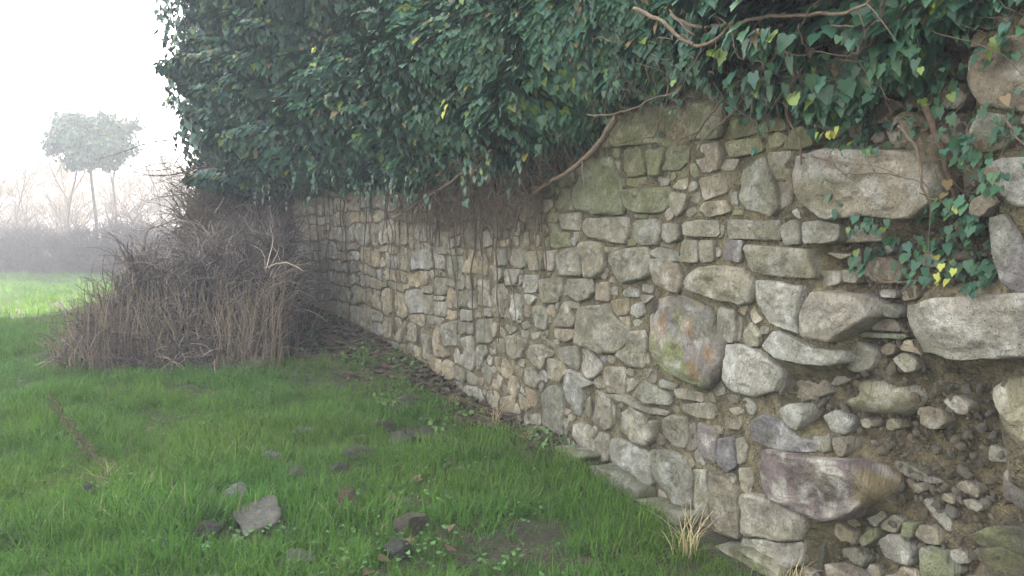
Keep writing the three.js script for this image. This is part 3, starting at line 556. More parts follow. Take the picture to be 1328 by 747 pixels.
[0,0,11225,990,11145,1005,11070,1000,11000,995,10940,970,10940,925,10935,885,10940,835,11025,825,11090,840,11150,840,11235,850,11240,900,11250,945],
[4,10,7500,1465,7500,1485,7510,1505,7505,1530,7510,1605,7425,1545,7415,1510,7410,1500,7405,1490,7395,1480,7350,1435,7375,1385,7450,1390,7505,1420],
[5,0,12030,845,12030,890,12030,935,11960,965,11885,975,11810,965,11725,955,11725,905,11720,865,11715,815,11775,780,11855,790,11920,790,12020,785],
[0,10,7545,190,7500,175,7470,145,7475,110,7540,100,7575,95,7610,100,7660,85,7715,100,7710,135,7710,165,7705,205,7635,200,7585,195],
[0,20,12560,525,12620,525,12765,520,12770,590,12785,655,12630,660,12565,650,12515,660,12445,665,12315,660,12310,595,12350,540,12440,520,12510,525],
[5,20,13830,380,13740,365,13690,355,13635,355,13450,370,13445,295,13490,230,13610,215,13685,220,13735,225,13790,230,13890,240,13985,290,13985,370],
[0,10,6291,70,6129,123,6114,27,6276,3],
[5,20,11715,1625,11800,1635,11865,1630,11960,1620,11975,1680,11970,1720,11970,1760,11960,1820,11860,1820,11785,1815,11700,1805,11690,1755,11695,1715,11685,1670],
[4,0,4138,235,4158,256,4184,308,4127,305,4103,284,4074,256,4108,233],
[5,10,7005,1940,6965,1895,7020,1860,7050,1845,7085,1835,7130,1850,7175,1895,7145,1955,7085,1960,7045,1950],
[1,20,10625,410,10635,460,10635,505,10610,555,10505,540,10450,545,10395,535,10330,520,10300,480,10300,435,10350,400,10430,415,10475,415,10525,410],
[0,0,7505,2110,7570,2110,7595,2140,7605,2180,7540,2195,7490,2195,7450,2195,7400,2190,7385,2165,7360,2140,7310,2095,7420,2105,7455,2110,7475,2115],
[0,0,8815,530,8885,550,8875,595,8880,635,8785,635,8750,645,8710,645,8635,660,8580,630,8580,590,8620,555,8680,555,8720,560,8750,545],
[5,20,13290,1930,13205,1935,13145,1935,13085,1925,13000,1920,12865,1885,12885,1805,13075,1810,13125,1815,13160,1815,13190,1815,13300,1795,13425,1830,13440,1905],
[0,20,12760,-195,12810,-200,12890,-200,13025,-175,13045,-100,12885,-80,12805,-85,12765,-75,12720,-75,12620,-60,12495,-90,12485,-165,12625,-195,12710,-195],
[2,0,4152,1853,4165,1874,4171,1916,4127,1918,4105,1891,4083,1852,4126,1842],
[5,20,12775,-60,12835,-65,12930,-60,13045,-15,13025,60,12840,45,12790,45,12745,55,12680,65,12550,70,12505,5,12520,-60,12680,-60,12740,-55],
[0,0,5005,436,4954,405,4962,260,5002,250],
[5,20,9950,1035,9955,1090,9860,1085,9805,1085,9750,1085,9665,1085,9670,1040,9670,1000,9670,960,9745,955,9800,960,9840,970,9920,960,9945,995],
[0,0,4817,610,4732,634,4723,567,4816,530],
[5,0,9975,1075,9985,1025,9985,990,10030,965,10090,960,10135,945,10205,935,10260,960,10255,1005,10255,1040,10250,1090,10170,1090,10110,1095,10050,1090],
[0,0,3813,1745,3758,1750,3750,1680,3805,1689],
[1,0,9125,1735,9110,1780,9015,1765,8970,1750,8940,1745,8870,1750,8800,1725,8805,1675,8910,1670,8955,1675,8980,1670,9015,1665,9120,1645,9125,1690],
[5,0,8370,1645,8430,1650,8435,1690,8430,1715,8435,1740,8430,1780,8370,1795,8310,1795,8265,1770,8265,1735,8270,1715,8265,1690,8265,1655,8315,1645],
[0,0,5111,1446,4910,1445,4909,1411,5111,1411],
[1,20,13275,1345,13220,1355,13100,1370,13060,1315,13060,1260,13110,1210,13200,1205,13265,1210,13325,1210,13410,1215,13490,1250,13495,1310,13475,1375,13330,1350],
[0,-70,3014,566,3033,575,3052,601,3021,610,3001,611,2979,596,2995,575],
[0,0,6531,-201,6621,-158,6559,-114,6502,-118,6460,-124,6394,-140,6411,-203,6483,-198,6494,-199,6500,-194],
[4,-70,2705,550,2686,547,2669,535,2686,522,2693,516,2712,513,2740,537],
[0,0,3793,635,3717,660,3664,647,3730,608],
[5,0,13665,380,13715,375,13760,385,13830,390,13995,410,13985,485,13880,530,13765,515,13710,505,13660,505,13575,505,13465,475,13455,405,13565,370],
[4,-70,3347,2167,3372,2189,3348,2215,3318,2211,3303,2190,3313,2169,3330,2168],
[2,10,6472,2192,6396,2202,6344,2163,6348,2105,6394,2093,6430,2086,6483,2116],
[5,10,10435,935,10360,925,10320,885,10330,840,10415,825,10475,830,10515,830,10565,830,10655,835,10660,880,10665,930,10615,970,10530,955,10480,945],
[0,10,13225,1940,13380,1930,13430,1995,13380,2060,13230,2055,13170,2050,13125,2055,13075,2045,12935,2050,12875,1985,12965,1930,13095,1945,13145,1960,13170,1955],
[1,20,13740,-25,13885,-25,13890,40,13890,110,13755,120,13675,110,13615,105,13560,90,13470,70,13405,20,13420,-55,13580,-35,13640,-25,13680,-20],
[5,0,3204,4,3164,16,3187,-20,3199,-28,3212,-28,3243,-22,3245,19],
[1,0,9985,1265,9905,1250,9850,1255,9785,1240,9790,1195,9790,1165,9785,1130,9825,1105,9885,1105,9945,1100,10015,1110,10020,1155,10005,1185,10010,1225],
[1,10,12460,680,12515,685,12555,675,12615,675,12740,670,12770,730,12750,790,12615,790,12565,795,12515,800,12440,815,12315,805,12320,740,12355,690],
[5,-70,3002,271,3029,270,3040,271,3072,277,3056,306,3030,302,3002,301],
[5,10,5992,1788,5935,1786,5928,1724,5981,1708,6033,1680,6070,1734,6041,1788],
[4,-70,2874,2071,2851,2071,2846,2049,2860,2037,2871,2036,2896,2035,2898,2062],
[0,0,5003,2004,4914,1977,4941,1882,4991,1924],
[5,10,11235,1800,11185,1800,11100,1805,11070,1760,11080,1715,11090,1670,11185,1680,11230,1685,11280,1675,11385,1655,11390,1710,11400,1755,11390,1805,11300,1810],
[0,20,6536,8,6464,-19,6507,-83,6548,-98,6603,-107,6655,-48,6591,-3],
[1,0,11990,180,11925,205,11855,210,11790,225,11705,215,11705,160,11705,125,11700,80,11735,45,11810,45,11875,45,11945,50,11995,85,11995,130],
[0,0,4652,1228,4531,1226,4530,1180,4634,1182],
[4,0,3742,674,3770,667,3813,699,3761,718,3740,713,3716,707,3717,679],
[4,0,4486,311,4466,348,4429,354,4396,338,4389,297,4426,288,4456,284],
[1,10,9725,155,9715,110,9800,105,9845,105,9885,105,9930,105,10025,110,10025,155,10015,200,9945,215,9880,210,9840,215,9780,215,9715,195],
[5,10,9470,120,9470,75,9540,80,9590,85,9640,95,9695,110,9685,150,9685,185,9650,215,9590,225,9530,230,9465,220,9465,175,9465,145],
[0,-70,2583,547,2560,548,2543,541,2536,522,2557,519,2565,519,2591,523],
[5,0,11660,1775,11605,1805,11530,1820,11455,1810,11425,1765,11410,1730,11415,1695,11415,1655,11475,1635,11540,1625,11610,1625,11660,1660,11660,1700,11665,1735],
[0,10,10670,150,10670,195,10590,210,10540,220,10490,225,10420,225,10355,200,10360,155,10390,115,10445,100,10490,95,10535,100,10605,85,10675,105],
[0,20,9450,2190,9520,2195,9650,2235,9560,2280,9445,2265,9410,2265,9385,2255,9350,2260,9295,2250,9135,2215,9300,2190,9360,2190,9390,2195,9415,2195],
[0,0,7175,1240,7110,1250,7045,1235,7045,1165,7090,1125,7145,1130,7195,1170],
[5,0,8755,1110,8715,1125,8665,1135,8610,1140,8530,1145,8525,1095,8620,1065,8635,1065,8635,1055,8635,985,8695,990,8755,1005,8750,1050,8750,1075],
[1,10,6828,1153,6555,1168,6554,1129,6698,1095,6812,1128],
[5,10,9195,260,9115,250,9050,245,9035,200,9035,175,9035,150,9035,125,9055,85,9115,90,9180,85,9200,125,9200,150,9195,175,9205,205],
[0,20,11375,1305,11520,1280,11610,1335,11485,1380,11405,1385,11355,1395,11310,1390,11250,1395,11155,1380,11050,1330,11220,1300,11310,1315,11330,1315,11345,1305],
[5,0,12085,1400,12150,1420,12150,1470,12150,1505,12155,1540,12155,1600,12065,1600,11985,1605,11935,1565,11930,1525,11930,1495,11930,1465,11930,1405,12010,1395],
[5,0,9460,1065,9405,1050,9405,1015,9410,980,9435,950,9500,955,9540,955,9595,955,9640,970,9635,1005,9640,1040,9640,1090,9560,1085,9505,1075],
[2,0,5818,2167,5848,2133,5881,2135,5922,2140,5976,2210,5893,2232,5852,2196],
[2,0,5991,1683,5829,1686,5842,1617,5977,1625],
[5,10,8020,1315,8025,1315,8030,1310,8035,1310,8040,1310,8045,1315,8100,1315,8225,1360,8115,1370,8060,1365,8025,1370,7965,1385,7835,1390,7840,1330],
[0,0,3804,1746,3756,1744,3753,1681,3803,1691],
[5,0,6468,1536,6363,1548,6347,1437,6453,1435],
[0,0,5656,1046,5485,1048,5472,1006,5630,992],
[0,0,5065,1134,5055,1186,4945,1193,4934,1144],
[5,0,5913,898,5960,913,6033,941,5968,986,5932,997,5893,984,5864,933],
[1,20,6948,1232,6891,1205,6879,1152,6911,1121,6946,1116,7044,1109,7012,1198],
[1,0,10450,2355,10405,2360,10320,2350,10205,2300,10400,2290,10440,2285,10465,2285,10495,2280,10550,2270,10675,2275,10675,2330,10640,2380,10525,2365,10480,2355],
[5,10,13175,-130,13240,-125,13315,-130,13390,-105,13375,-55,13375,-15,13380,50,13285,50,13210,50,13115,65,13090,10,13090,-35,13090,-70,13090,-125],
[0,0,5168,579,5139,547,5118,504,5163,490,5197,491,5243,519,5208,559],
[0,20,7565,1105,7565,1075,7565,1055,7565,1035,7575,1005,7625,1005,7670,1005,7705,1020,7710,1045,7715,1070,7710,1090,7700,1125,7645,1125,7590,1130],
[1,-100,3373,638,3305,653,3309,616,3366,607],
[0,0,11460,885,11460,855,11450,810,11520,795,11580,790,11655,785,11690,825,11700,860,11685,895,11695,935,11645,980,11565,960,11490,965,11465,920],
[0,10,8895,950,8835,955,8795,955,8755,960,8685,970,8640,940,8640,900,8715,885,8750,880,8775,885,8795,885,8825,885,8965,865,8955,920],
[2,20,6203,2116,6236,2090,6268,2093,6322,2106,6322,2173,6259,2201,6207,2168],
[0,0,7190,490,7140,535,7095,570,7035,535,7015,460,7090,455,7145,435],
[4,0,5195,1262,5148,1291,5117,1311,5069,1296,5077,1245,5116,1233,5146,1236],
[0,0,3904,1578,3868,1583,3856,1555,3859,1538,3868,1522,3897,1514,3915,1543],
[1,10,11515,90,11560,75,11675,45,11670,110,11670,145,11670,190,11635,235,11545,210,11495,205,11445,195,11360,180,11340,130,11410,100,11475,95],
[0,0,4159,1673,4128,1683,4087,1660,4129,1633,4145,1631,4171,1624,4193,1655],
[1,20,6284,1047,6201,1027,6267,974,6306,962,6338,979,6421,1033,6325,1049],
[0,10,12275,1705,12285,1750,12205,1770,12155,1785,12095,1800,11995,1815,12000,1750,12000,1715,11995,1680,11990,1625,12080,1630,12135,1640,12195,1645,12270,1660],
[1,0,6127,447,6089,473,6030,456,6019,389,6081,376,6116,382,6177,405],
[2,0,6080,2193,6060,2128,6114,2103,6145,2103,6180,2118,6183,2164,6144,2205],
[5,0,7030,-105,6980,-130,6970,-190,7045,-195,7060,-195,7075,-195,7115,-200,7170,-160,7125,-120,7075,-105],
[4,-70,3064,2050,3077,2028,3093,2026,3105,2026,3131,2040,3111,2061,3088,2058],
[2,0,5770,1952,5714,1943,5706,1880,5765,1877,5799,1867,5839,1898,5809,1939],
[2,0,6231,1682,6060,1679,6059,1620,6202,1621],
[1,20,6525,1622,6474,1612,6484,1558,6522,1516,6588,1524,6601,1588,6572,1636],
[5,20,11725,1130,11790,1135,11835,1150,11880,1145,11950,1150,12005,1185,12000,1240,11935,1270,11855,1260,11805,1250,11750,1255,11670,1250,11650,1200,11650,1155],
[4,0,4568,1133,4584,1122,4628,1108,4666,1160,4595,1164,4577,1164,4521,1162],
[2,0,5272,2312,5308,2313,5354,2356,5306,2396,5263,2377,5244,2355,5242,2323],
[0,-30,3171,1457,3039,1452,3092,1429],
[0,0,4146,1823,4112,1817,4091,1787,4125,1773,4138,1770,4171,1765,4175,1802],
[0,20,11715,1000,11835,995,11825,1045,11830,1095,11745,1115,11680,1110,11635,1110,11575,1115,11500,1100,11505,1055,11500,1010,11565,985,11630,995,11675,995],
[1,10,10630,1725,10630,1680,10695,1675,10755,1680,10825,1680,10820,1725,10820,1755,10820,1780,10820,1830,10755,1840,10690,1835,10625,1825,10625,1780,10630,1750],
[2,0,4405,2413,4419,2401,4444,2409,4468,2448,4425,2463,4385,2466,4384,2426],
[0,0,4078,1703,4111,1703,4143,1715,4137,1749,4111,1756,4085,1762,4075,1736],
[1,0,12465,195,12390,215,12325,225,12255,225,12200,195,12195,155,12205,120,12205,85,12235,45,12310,45,12365,65,12430,75,12460,110,12460,150],
[1,20,11865,1090,11860,1050,11860,1010,11925,990,11980,985,12030,995,12085,1000,12155,1020,12155,1060,12160,1110,12085,1125,12020,1125,11965,1135,11890,1130],
[5,0,4808,1021,4784,982,4800,942,4836,961,4857,960,4910,999,4846,1004],
[4,10,7275,1770,7220,1825,7165,1835,7100,1815,7115,1750,7160,1725,7205,1735],
[4,0,6001,1562,6045,1525,6080,1516,6130,1522,6148,1582,6090,1601,6049,1596],
[1,-70,2961,718,2979,718,2992,739,2973,755,2952,754,2941,739,2944,722],
[5,0,13895,2120,13815,2055,13820,1985,13820,1960,13820,1940,13820,1915,13815,1845,13900,1800,13990,1840,13990,1905,13990,1940,13995,1965,13995,1995,13995,2075],
[5,0,13410,-75,13415,-140,13560,-155,13620,-155,13660,-155,13695,-155,13765,-160,13890,-140,13890,-80,13805,-40,13715,-40,13660,-50,13615,-55,13540,-55],
[4,0,3896,487,3919,520,3880,526,3846,526,3836,492,3867,484,3882,473],
[0,20,7240,1605,7295,1565,7330,1555,7405,1545,7405,1625,7355,1685,7300,1635],
[5,10,12830,70,12915,65,12925,120,12925,155,12935,190,12930,235,12865,255,12790,275,12715,255,12695,205,12700,170,12705,140,12700,95,12760,75],
[5,0,6259,1524,6144,1512,6143,1440,6244,1432],
[4,0,3727,284,3734,261,3753,252,3769,261,3805,282,3772,303,3743,308],
[0,0,3560,1085,3504,1099,3503,1061,3558,1047],
[0,0,3941,647,3986,656,3962,690,3927,688,3902,670,3906,640,3933,645],
[4,-200,2681,970,2606,976,2646,946],
[1,-80,2927,1300,2850,1315,2848,1284],
[0,10,7065,1370,6980,1370,6965,1250,7065,1245],
[1,10,10910,830,10915,875,10915,905,10915,940,10880,975,10810,970,10755,970,10690,960,10680,920,10690,890,10695,855,10735,835,10790,835,10835,840],
[1,-70,2885,1494,2865,1492,2857,1474,2870,1463,2881,1460,2896,1464,2909,1485],
[2,0,4970,2078,4949,2074,4923,2054,4934,2014,4972,2026,5023,2029,5016,2081],
[0,10,11770,1385,11700,1375,11650,1345,11655,1295,11720,1270,11785,1275,11825,1285,11855,1285,11925,1280,12005,1305,12015,1360,11935,1385,11865,1390,11815,1380],
[5,0,10850,1680,10905,1665,10965,1665,11025,1675,11045,1710,11045,1745,11040,1775,11025,1810,10965,1820,10900,1835,10850,1805,10845,1770,10845,1745,10845,1720],
[5,0,3697,1174,3662,1189,3671,1153,3680,1132,3701,1137,3733,1141,3719,1170],
[1,0,12235,935,12240,900,12245,865,12240,820,12320,825,12370,840,12420,835,12505,840,12515,885,12510,925,12445,950,12395,965,12340,970,12240,1000],
[2,0,4556,2323,4614,2340,4565,2364,4536,2366,4508,2350,4503,2311,4542,2315],
[1,0,12870,845,12880,895,12825,930,12745,925,12695,920,12640,925,12530,935,12535,880,12540,835,12600,810,12665,810,12705,810,12755,805,12820,815],
[2,0,4497,2071,4352,2061,4367,2036,4471,2042],
[0,0,4634,814,4573,813,4554,750,4615,750],
[5,0,5437,-23,5385,-34,5340,-30,5337,-76,5376,-85,5398,-91,5458,-81],
[5,0,13225,195,13190,235,13110,230,13055,240,12960,250,12960,195,12960,160,12960,125,12965,75,13045,80,13100,85,13165,85,13225,110,13225,150],
[5,0,12900,945,12980,960,12975,1005,12980,1045,12925,1075,12860,1075,12805,1080,12720,1095,12690,1050,12685,1010,12680,970,12735,940,12800,945,12845,945],
[5,0,6951,1467,6753,1483,6753,1424,6935,1420],
[4,0,4567,647,4540,681,4519,700,4482,699,4474,660,4500,641,4523,643],
[5,20,6977,727,6985,667,7006,623,7062,610,7090,659,7083,709,7039,744],
[0,20,10550,1070,10475,1055,10480,1015,10485,970,10580,985,10615,990,10650,985,10700,980,10760,1000,10760,1040,10755,1080,10695,1100,10630,1070,10590,1075],
[0,10,13055,1165,13070,1110,13175,1090,13230,1085,13270,1090,13315,1090,13375,1090,13480,1115,13495,1170,13390,1200,13305,1185,13270,1180,13230,1185,13145,1195],
[1,0,6446,-20,6426,41,6364,52,6326,12,6337,-30,6364,-53,6397,-47],
[5,20,10785,1090,10795,1055,10795,1020,10825,995,10885,1000,10925,1010,10965,1010,11025,1020,11050,1055,11050,1095,10995,1115,10935,1115,10885,1120,10825,1120],
[5,10,12360,995,12450,980,12455,1030,12445,1065,12445,1105,12425,1145,12345,1130,12290,1125,12220,1125,12190,1090,12195,1055,12190,1010,12260,1000,12315,1005],
[5,0,9980,2315,9945,2315,9920,2305,9890,2310,9840,2305,9675,2280,9820,2250,9905,2260,9925,2265,9935,2265,9955,2260,10005,2260,10165,2280,10105,2330],
[2,0,5498,2176,5463,2177,5418,2178,5413,2129,5456,2123,5487,2106,5523,2136],
[2,0,4213,1905,4192,1881,4186,1857,4210,1852,4222,1852,4263,1857,4247,1893],
[4,20,7410,1715,7400,1750,7405,1765,7405,1785,7405,1810,7365,1820,7325,1820,7270,1825,7275,1785,7300,1770,7310,1760,7320,1750,7330,1735,7370,1695],
[2,0,4744,1654,4592,1655,4592,1628,4735,1632],
[1,-70,3418,2168,3429,2173,3466,2175,3446,2202,3421,2204,3401,2197,3405,2176],
[5,20,13710,950,13760,945,13820,945,13885,955,13910,995,13920,1035,13900,1080,13820,1085,13765,1095,13690,1105,13625,1080,13630,1035,13625,995,13630,950],
[5,0,9850,875,9845,915,9805,940,9745,935,9710,935,9670,935,9600,940,9585,905,9590,870,9640,850,9690,855,9720,855,9745,855,9815,850],
[4,-70,3044,85,3022,99,3007,87,2982,82,3002,67,3013,63,3033,61],
[1,20,7215,785,7300,780,7265,850,7205,850,7145,860,7110,790,7195,785],
[2,0,3802,1659,3729,1654,3704,1634,3801,1632],
[1,0,4683,960,4704,964,4728,954,4762,983,4721,1003,4692,1008,4642,995],
[0,0,4348,556,4237,551,4253,512,4331,532],
[0,0,6607,421,6466,417,6497,347,6624,366],
[5,20,12830,1665,12930,1665,12975,1665,13015,1665,13080,1655,13145,1675,13140,1720,13140,1760,13090,1795,13015,1785,12965,1775,12920,1765,12830,1760,12835,1710],
[5,0,6113,1716,6165,1706,6193,1753,6178,1801,6134,1797,6104,1788,6090,1753],
[1,0,6315,1751,6302,1802,6261,1817,6219,1814,6204,1771,6223,1728,6267,1735],
[1,0,6315,730,6140,763,6139,720,6270,686],
[2,0,5234,2301,5184,2341,5154,2344,5112,2346,5090,2297,5151,2305,5160,2306],
[2,0,4816,1500,4714,1492,4723,1463,4833,1461],
[0,10,13140,935,13185,945,13255,950,13270,990,13285,1030,13255,1070,13180,1075,13125,1070,13060,1080,13005,1055,13005,1015,13010,980,13005,935,13085,935],
[1,0,3936,1436,3936,1463,3907,1465,3884,1449,3889,1421,3911,1413,3930,1418],
[0,0,5030,686,5076,705,5042,739,5008,735,4962,731,4982,689,5011,685],
[2,0,5163,2359,5190,2352,5218,2347,5245,2375,5236,2427,5188,2403,5163,2391],
[5,0,11305,130,11300,175,11205,180,11155,170,11120,175,11075,180,10995,170,10990,130,11010,90,11085,85,11125,90,11155,85,11190,90,11245,100],
[5,10,10055,125,10140,135,10170,135,10195,140,10215,140,10315,130,10335,165,10340,210,10240,210,10195,205,10165,205,10125,205,10045,200,10050,165],
[2,0,3205,2361,3213,2390,3184,2385,3167,2378,3165,2360,3181,2356,3190,2356],
[0,0,4771,689,4732,688,4734,647,4769,644,4791,644,4837,663,4794,687],
[5,0,13620,570,13625,605,13620,640,13615,685,13535,685,13475,685,13395,690,13385,640,13390,605,13395,570,13425,545,13480,540,13535,525,13605,525],
[5,20,9875,1700,9945,1715,9945,1755,9880,1770,9830,1770,9800,1770,9755,1785,9695,1780,9700,1745,9695,1715,9720,1690,9775,1695,9805,1700,9840,1690],
[5,20,12480,1040,12480,1020,12480,990,12510,955,12570,950,12645,945,12665,990,12660,1025,12660,1050,12660,1085,12615,1110,12550,1130,12480,1125,12475,1070],
[0,10,11240,1145,11185,1130,11140,1130,11075,1120,11085,1085,11075,1055,11095,1025,11155,1020,11195,1020,11250,1005,11290,1030,11290,1060,11295,1090,11290,1130],
[0,0,6498,799,6390,823,6315,781,6436,748],
[5,10,10015,1280,10010,1315,10010,1345,9985,1380,9920,1365,9880,1365,9850,1355,9790,1350,9790,1320,9790,1285,9840,1275,9880,1275,9910,1280,9945,1280],
[2,0,5070,2381,5094,2363,5122,2389,5108,2427,5071,2437,5048,2412,5037,2382],
[5,20,12190,-175,12235,-195,12365,-200,12460,-145,12265,-130,12215,-130,12190,-125,12165,-130,12115,-120,11995,-120,11905,-175,12120,-180,12160,-180,12180,-170],
[0,-70,3331,2276,3316,2297,3294,2293,3278,2283,3290,2268,3299,2264,3313,2259],
[1,20,10230,1805,10165,1790,10130,1785,10100,1775,10040,1770,9990,1740,10075,1720,10115,1715,10140,1715,10160,1710,10210,1695,10270,1705,10265,1740,10275,1780],
[2,0,4879,1831,4891,1833,4924,1838,4925,1880,4883,1883,4857,1866,4836,1831],
[0,0,6037,799,5992,774,6032,739,6052,714,6101,713,6135,768,6064,771],
[1,0,10385,1065,10335,1075,10285,1060,10285,1025,10295,1005,10290,985,10285,950,10330,935,10380,945,10425,950,10455,975,10445,1005,10450,1030,10450,1070],
[0,0,4997,-36,5027,-41,5050,1,5006,23,4980,-6,4926,-24,4983,-40],
[0,0,6560,493,6436,499,6451,432,6560,435],
[0,0,4623,710,4519,727,4553,665],
[0,10,11330,1150,11310,1105,11315,1075,11320,1055,11315,1030,11325,995,11380,990,11445,975,11475,1015,11470,1045,11475,1070,11465,1095,11460,1135,11400,1145],
[0,0,6193,318,6163,364,6120,364,6069,359,6094,314,6115,294,6150,286],
[0,0,5676,1106,5692,1084,5723,1084,5774,1104,5748,1154,5702,1153,5676,1135],
[0,0,6498,735,6375,742,6359,687,6482,679],
[2,0,4337,2383,4354,2385,4369,2410,4346,2435,4312,2425,4305,2396,4326,2384],
[1,20,9510,1705,9530,1680,9575,1685,9610,1695,9660,1690,9675,1715,9675,1740,9675,1770,9650,1795,9595,1790,9555,1780,9505,1780,9505,1750,9510,1730],
[2,0,6059,1489,5976,1513,5989,1431,6086,1441],
[0,0,6945,707,6893,705,6835,688,6837,621,6901,634,6921,636,6961,656],
[0,10,13375,1070,13310,1050,13310,1005,13310,960,13420,975,13455,975,13495,975,13590,955,13600,995,13600,1035,13595,1080,13525,1090,13470,1080,13425,1075],
[1,0,8485,565,8535,560,8555,585,8555,615,8555,645,8495,645,8465,640,8430,650,8385,650,8330,635,8415,605,8430,595,8435,585,8450,565],
[0,0,8915,70,8965,75,9015,100,8985,130,8915,130,8885,125,8870,125,8830,140,8765,135,8770,105,8770,75,8825,65,8860,70,8890,65],
[1,0,12065,860,12055,825,12095,790,12160,800,12210,820,12210,860,12210,880,12210,905,12215,945,12165,980,12095,970,12055,940,12055,905,12060,880],
[2,0,4299,1873,4296,1854,4309,1847,4318,1843,4355,1837,4358,1878,4321,1887],
[0,0,13575,850,13510,855,13455,845,13405,825,13385,790,13390,760,13385,720,13445,705,13500,710,13550,705,13620,710,13620,755,13615,785,13620,820],
[0,0,7315,1665,7275,1725,7220,1720,7170,1710,7180,1660,7215,1645,7245,1645],
[2,0,3972,2305,3951,2306,3938,2294,3936,2277,3952,2275,3971,2264,4005,2283],
[5,0,6656,1509,6561,1497,6561,1433,6656,1432],
[1,10,10830,165,10795,175,10730,190,10705,155,10700,125,10705,90,10780,95,10815,105,10835,100,10865,105,10960,100,10960,140,10965,180,10860,170],
[2,0,4836,1597,4780,1587,4797,1539,4844,1529],
[5,0,13365,80,13425,80,13445,115,13445,150,13445,180,13435,220,13375,230,13315,230,13245,225,13250,180,13250,150,13250,125,13245,80,13310,75],
[1,10,10330,1325,10275,1355,10230,1365,10190,1365,10165,1370,10130,1375,10040,1380,10040,1340,10060,1305,10140,1310,10165,1310,10180,1315,10210,1300,10290,1290],
[1,10,11430,875,11435,900,11430,925,11420,960,11365,965,11305,975,11265,945,11265,910,11270,890,11265,865,11295,845,11335,840,11385,815,11435,835],
[5,10,13480,950,13395,955,13335,940,13290,945,13250,935,13195,915,13200,875,13200,835,13265,820,13320,835,13360,840,13390,855,13460,860,13485,900],
[0,20,12015,125,12015,100,12010,65,12065,45,12125,45,12170,70,12175,105,12175,130,12175,150,12170,190,12120,210,12055,215,12015,180,12020,145],
[4,0,6842,-42,6890,-59,6916,-67,6964,-56,6956,-3,6911,18,6861,9],
[1,0,7135,355,7165,340,7200,340,7255,375,7215,425,7165,415,7105,410],
[0,0,4453,1486,4325,1470,4340,1456,4453,1463],
[2,0,6345,1934,6371,1941,6412,1960,6393,2005,6349,2013,6313,1990,6309,1948],
[1,10,12560,1700,12560,1670,12610,1655,12650,1645,12690,1650,12740,1645,12805,1660,12805,1695,12805,1735,12750,1755,12695,1755,12655,1755,12595,1760,12560,1735],
[0,0,5418,484,5248,503,5359,445],
[1,10,12900,890,12895,855,12915,820,12990,825,13025,825,13055,825,13125,810,13170,835,13180,875,13170,920,13080,915,13040,915,13000,915,12925,930],
[2,0,5874,1946,5904,1939,5942,1976,5892,1996,5864,1993,5818,1982,5842,1942],
[1,0,12490,85,12560,100,12605,90,12675,85,12665,130,12675,155,12675,185,12675,225,12610,235,12555,225,12505,215,12490,180,12490,155,12490,130],
[0,-120,2758,1379,2715,1381,2721,1350],
[0,0,8075,1010,8080,985,8130,1000,8155,995,8170,1005,8225,1000,8230,1025,8230,1050,8200,1065,8160,1065,8135,1065,8095,1065,8080,1045,8075,1025],
[2,0,6541,2123,6585,2143,6570,2198,6515,2197,6483,2167,6497,2133,6519,2121],
[0,0,6040,720,5915,706,5861,678,5997,672],
[5,0,7275,-115,7275,-80,7240,-65,7220,-105,7210,-120,7205,-125,7200,-135,7195,-150,7195,-190,7240,-190,7280,-180,7275,-150,7275,-135,7270,-125],
[4,0,6781,1305,6804,1333,6815,1379,6769,1398,6726,1381,6724,1339,6743,1306],
[0,0,5826,-49,5882,-9,5818,1,5774,16,5755,-29,5792,-48,5806,-46],
[0,0,5612,166,5645,199,5606,225,5578,217,5524,220,5557,179,5582,176],
[1,0,5982,-31,5937,-34,5918,-79,5961,-95,5981,-95,6015,-91,6013,-53],
[1,20,8425,880,8400,875,8345,880,8290,860,8370,835,8410,840,8425,840,8430,835,8450,830,8480,830,8590,840,8535,870,8475,875,8445,875],
[3,0,5163,708,5089,719,5098,671,5162,666],
[0,0,7505,810,7470,810,7440,810,7415,800,7395,785,7390,770,7395,750,7435,750,7455,755,7470,750,7520,730,7515,755,7520,775,7525,795],
[1,0,6265,-200,6319,-196,6342,-200,6382,-178,6362,-134,6319,-138,6287,-154],
[2,0,5455,2232,5433,2247,5400,2229,5410,2192,5443,2195,5469,2192,5495,2222],
[5,20,13635,135,13665,130,13745,125,13810,160,13810,215,13670,195,13640,195,13610,195,13555,205,13485,195,13475,155,13475,110,13570,115,13615,125],
[5,10,13635,1785,13620,1745,13650,1710,13715,1700,13750,1695,13785,1695,13820,1695,13900,1690,13930,1725,13930,1770,13840,1780,13795,1775,13765,1785,13715,1790],
[0,0,8280,1120,8270,1090,8355,1090,8375,1090,8390,1095,8400,1095,8420,1090,8495,1090,8490,1120,8485,1150,8415,1140,8390,1135,8375,1125,8340,1130],
[5,10,12305,1755,12305,1720,12305,1690,12350,1670,12400,1675,12425,1675,12465,1665,12535,1665,12530,1700,12525,1730,12515,1765,12455,1765,12410,1765,12370,1760],
[0,0,5724,248,5597,251,5672,189],
[5,10,9485,930,9455,940,9405,940,9360,925,9395,890,9460,890,9470,890,9475,885,9500,845,9550,845,9560,875,9560,895,9565,925,9525,935],
[0,0,7515,1005,7545,1040,7545,1065,7540,1080,7540,1100,7545,1125,7510,1135,7465,1145,7480,1090,7480,1085,7475,1085,7480,1080,7480,1075,7480,1060],
[0,20,13345,1690,13405,1710,13410,1750,13350,1770,13300,1770,13260,1780,13190,1800,13170,1760,13170,1730,13165,1705,13170,1665,13235,1670,13275,1675,13305,1680],
[4,0,7060,1405,7085,1440,7070,1480,7030,1480,7000,1465,6970,1420,7025,1415],
[4,0,7330,185,7315,155,7335,125,7365,115,7430,120,7415,185,7360,190],
